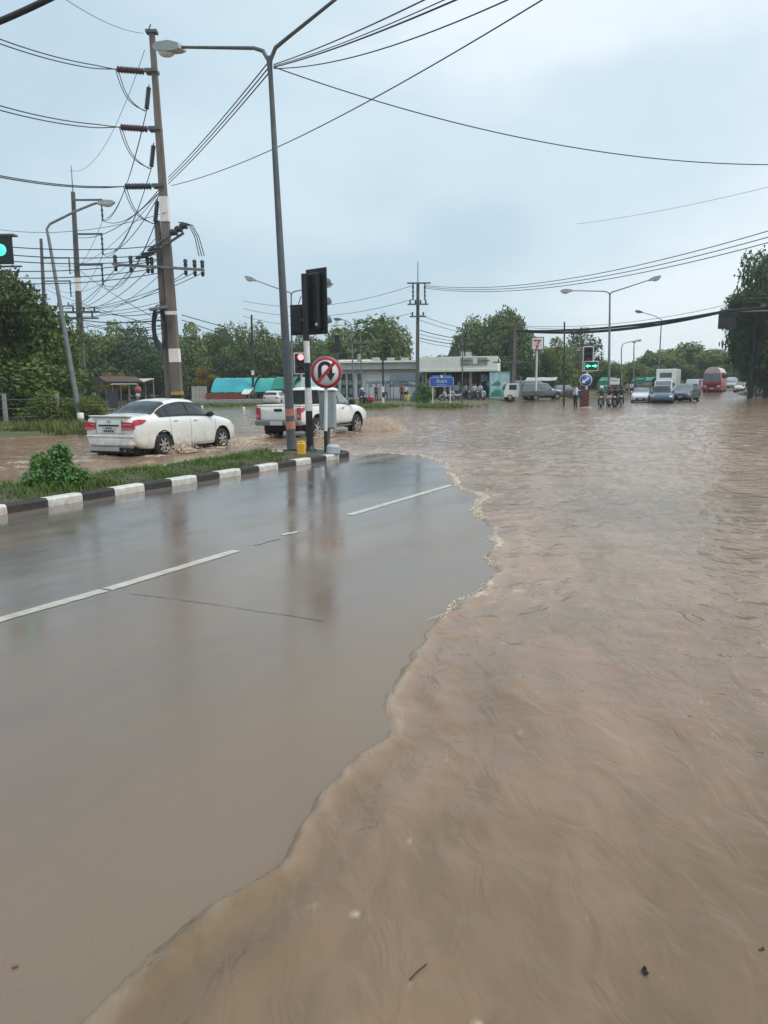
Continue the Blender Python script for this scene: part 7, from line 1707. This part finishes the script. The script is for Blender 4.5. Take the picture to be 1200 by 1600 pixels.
for k in range(3):
    wire('%s of three long slack lines falling from the tallest pole to the third pole' % ('first', 'second', 'third')[k], PD(250 + 3 * k, 300 + 62 * k, BY), PD(70, 405 + 36 * k, 83), 1.8, .014)
wire('crossing slack line from the second pole down to the tallest pole coil', PD(126, 424, 61), PD(258, 505, 37.4), .15, .018)
wire('crossing slack line rising from the coil of the tallest pole to the third pole', PD(256, 512, 37.4), PD(72, 452, 83), .2, .02)
wire('line from the tallest pole mid height passing right behind the median lamp', PD(284, 492, 37.3), PD(640, 536, 72.5), .9, .02)
wire('lower line from the tallest pole passing right behind the black signal', PD(284, 500, 37.3), PD(566, 548, 73.5), .8, .02)
# the lamp mounted strands: tallest pole -> median lamp -> overhead
LA = PD(420, 103, LY)
for k in range(3):
    dz = Vector((.03 * k, 0, .09 - .09 * k))
    wire('%s cable strand climbing from the tallest pole to the median lamp top' % ('upper', 'middle', 'lower')[k], PD(263, 277 + 5 * k, BY - .4), LA + dz, .10, .016)
    wire('%s strand continuing left from the tallest pole to the second pole crossarm' % ('upper', 'middle', 'lower')[k], PD(258, 283 + 4 * k, BY), O2[k] if k < 2 else O2[1] + Vector((-2.1, 0, 1.3)), .8, .022)
for k, (u, v, Yq, lab) in enumerate(((660, -2, 12, 'leftmost'), (688, -2, 11.5, 'second'), (705, -2, 11.5, 'third'), (768, -2, 11.5, 'lowest'))):
    q = PD(u, v, Yq); e_ = LA + (q - LA) * 1.12; wire('%s of four overhead cables fanning from the median lamp top to the upper edge' % lab, LA + Vector((.12, 0, .03 - .03 * k)), e_, (.06, .08, .08, .24)[k], (.012, .009, .014, .011)[k])
q = PD(1215, 252, 24); wire('long sagging cable from the median lamp top across the sky to the right edge', LA + Vector((.10, 0, -.02)), LA + (q - LA) * 1.04, .62, .014, n=40)
q0 = PD(268, 290, BY); q = PD(830, -2, 16); wire('thin lone wire from the tallest pole crossing the median lamp to the upper edge', q0, q0 + (q - q0) * 1.08, .5, .015, n=30)
wire('thick cable crossing the extreme upper left corner', PD(-25, 44, 14), PD(110, -18, 14), .02, .055)
wire('faint thin wire from the top of the tallest pole to the upper left edge', PD(224, 52, BY), PD(95, -6, 24), .2, .010)
wire('faint long wire from the tallest pole down to the spike of the second pole', PD(226, 78, BY), PD(109, 266, 62), 1.6, .012)
# right hand conductors
for k, (v0, v1) in enumerate(((443, 352), (445, 362), (447, 371))):
    a = O4[1] + Vector((-.03 * k, 0, 1.3 - .12 * k)); q = PD(1230, v1, 36); wire('%s of three conductors from the tall crossarm pole over to the right edge' % ('top', 'middle', 'bottom')[k], a, q, 1.1, .022, n=30)
    q = PD(380, 470 + 12 * k, 95); wire('%s of three conductors leaving the tall crossarm pole to the left' % ('top', 'middle', 'bottom')[k], O4[0] + Vector((.04 * k, 0, 1.3 - 1.2 * k)), q, 1.2, .022)
wire('faint thin wire high across the right part of the sky', PD(900, 350, 60), PD(1230, 285, 40), .2, .010, m='wire')
for k, (v0, v1) in enumerate(((492, 520), (500, 524), (516, 528), (522, 531), (528, 534), (533, 540))):
    wire('%s cable strand between the tall crossarm pole and the pole right of the mural screen' % ('first', 'second', 'third', 'fourth', 'fifth', 'sixth')[k], PD(656, v0, 73), PD(802, v1, 80), .5, .035 if k in (2, 4) else .022)
for k, (v0, v1, lab) in enumerate(((509, 470, 'upper'), (511, 482, 'lower'))):
    wire('%s thin conductor from the pole right of the mural screen towards the huge tree' % lab, PD(812, v0, 80), PD(1160, v1, 70), .8, .02)
mb = MB(); a = PD(806, 517, 80); b2 = PD(1135, 486, 66)
for j in range(9):
    off = Vector((0, .2 * math.sin(j * 2.1), .17 * math.cos(j * 1.7))); pts = []
    for k in range(25):
        s_ = k / 24; q = a.lerp(b2, s_) + off * (.4 + .6 * math.sin(math.pi * s_)); q.z -= (1.0 + .05 * (j % 3)) * s_ * (1 - s_) * 4 * .62; pts.append(q)
    mb.tube(pts, .05 if j < 6 else .022, 5)
b3 = PD(1240, 470, 62); mb.tube([b2, b2.lerp(b3, .5) + Vector((0, 0, -.2)), b3], .12, 6)
tag(mb.build('cable_bundle', K['wire']), 'thick black bundle of cables drooping across the avenue to the huge tree', 'cable bundle')
# ---------------------------------------------------------------- small floating debris near the camera
q = P(1008, 1518, .044); mb = MB(); mb.ball((0, 0, 0), .009, n=8, m=5, sq=(.8, 1.4, .45)); mb.ball((.006, .007, .003), .006, n=6, m=4); o = mb.build('floating_seed', K['well'], loc=q, rotz=.5); tag(o, 'small black seed pod floating on the brown water at the lower right', 'debris')
q = P(655, 1518, .045); mb = MB(); mb.tube([(-.035, -.02, 0), (-.005, 0, .002), (.03, .02, 0)], .0022, 5); o = mb.build('floating_twig', K['wood'], loc=q, rotz=.3); tag(o, 'thin dark twig floating on the brown water at the lower centre', 'twig')
q = P(1190, 1484, .044); mb = MB(); mb.box((0, 0, 0), (.016, .007, .003), rot=(0, 0, .3)); mb.box((.006, .006, 0), (.008, .006, .003), rot=(0, 0, 1.)); o = mb.build('floating_leaf', K['wood'], loc=q); tag(o, 'dark leaf scrap floating at the right edge of the brown water', 'leaf')
q = P(24, 1509, .006); mb = MB(); mb.box((0, 0, 0), (.016, .010, .003), rot=(0, 0, .4)); o = mb.build('fallen_leaf', mat('rust leaf', (.22, .09, .05), .7), loc=q); tag(o, 'tiny rust coloured leaf lying on the wet road at the lower left', 'leaf')

# ---------------------------------------------------------------- thin humid air over the whole place
mb = MB(); mb.box((0, 0, 11.5), (900, 900, 27)); hz = mb.build('haze', [])
hm = bpy.data.materials.new('humid air'); hm.use_nodes = True; t = hm.node_tree
t.nodes.remove(t.nodes['Principled BSDF']); pv = t.nodes.new('ShaderNodeVolumePrincipled')
pv.inputs['Color'].default_value = (.86, .91, .95, 1); pv.inputs['Density'].default_value = .00065; pv.inputs['Anisotropy'].default_value = .2
t.links.new(pv.outputs['Volume'], t.nodes['Material Output'].inputs['Volume']); hz.data.materials.append(hm); hz['kind'] = 'stuff'
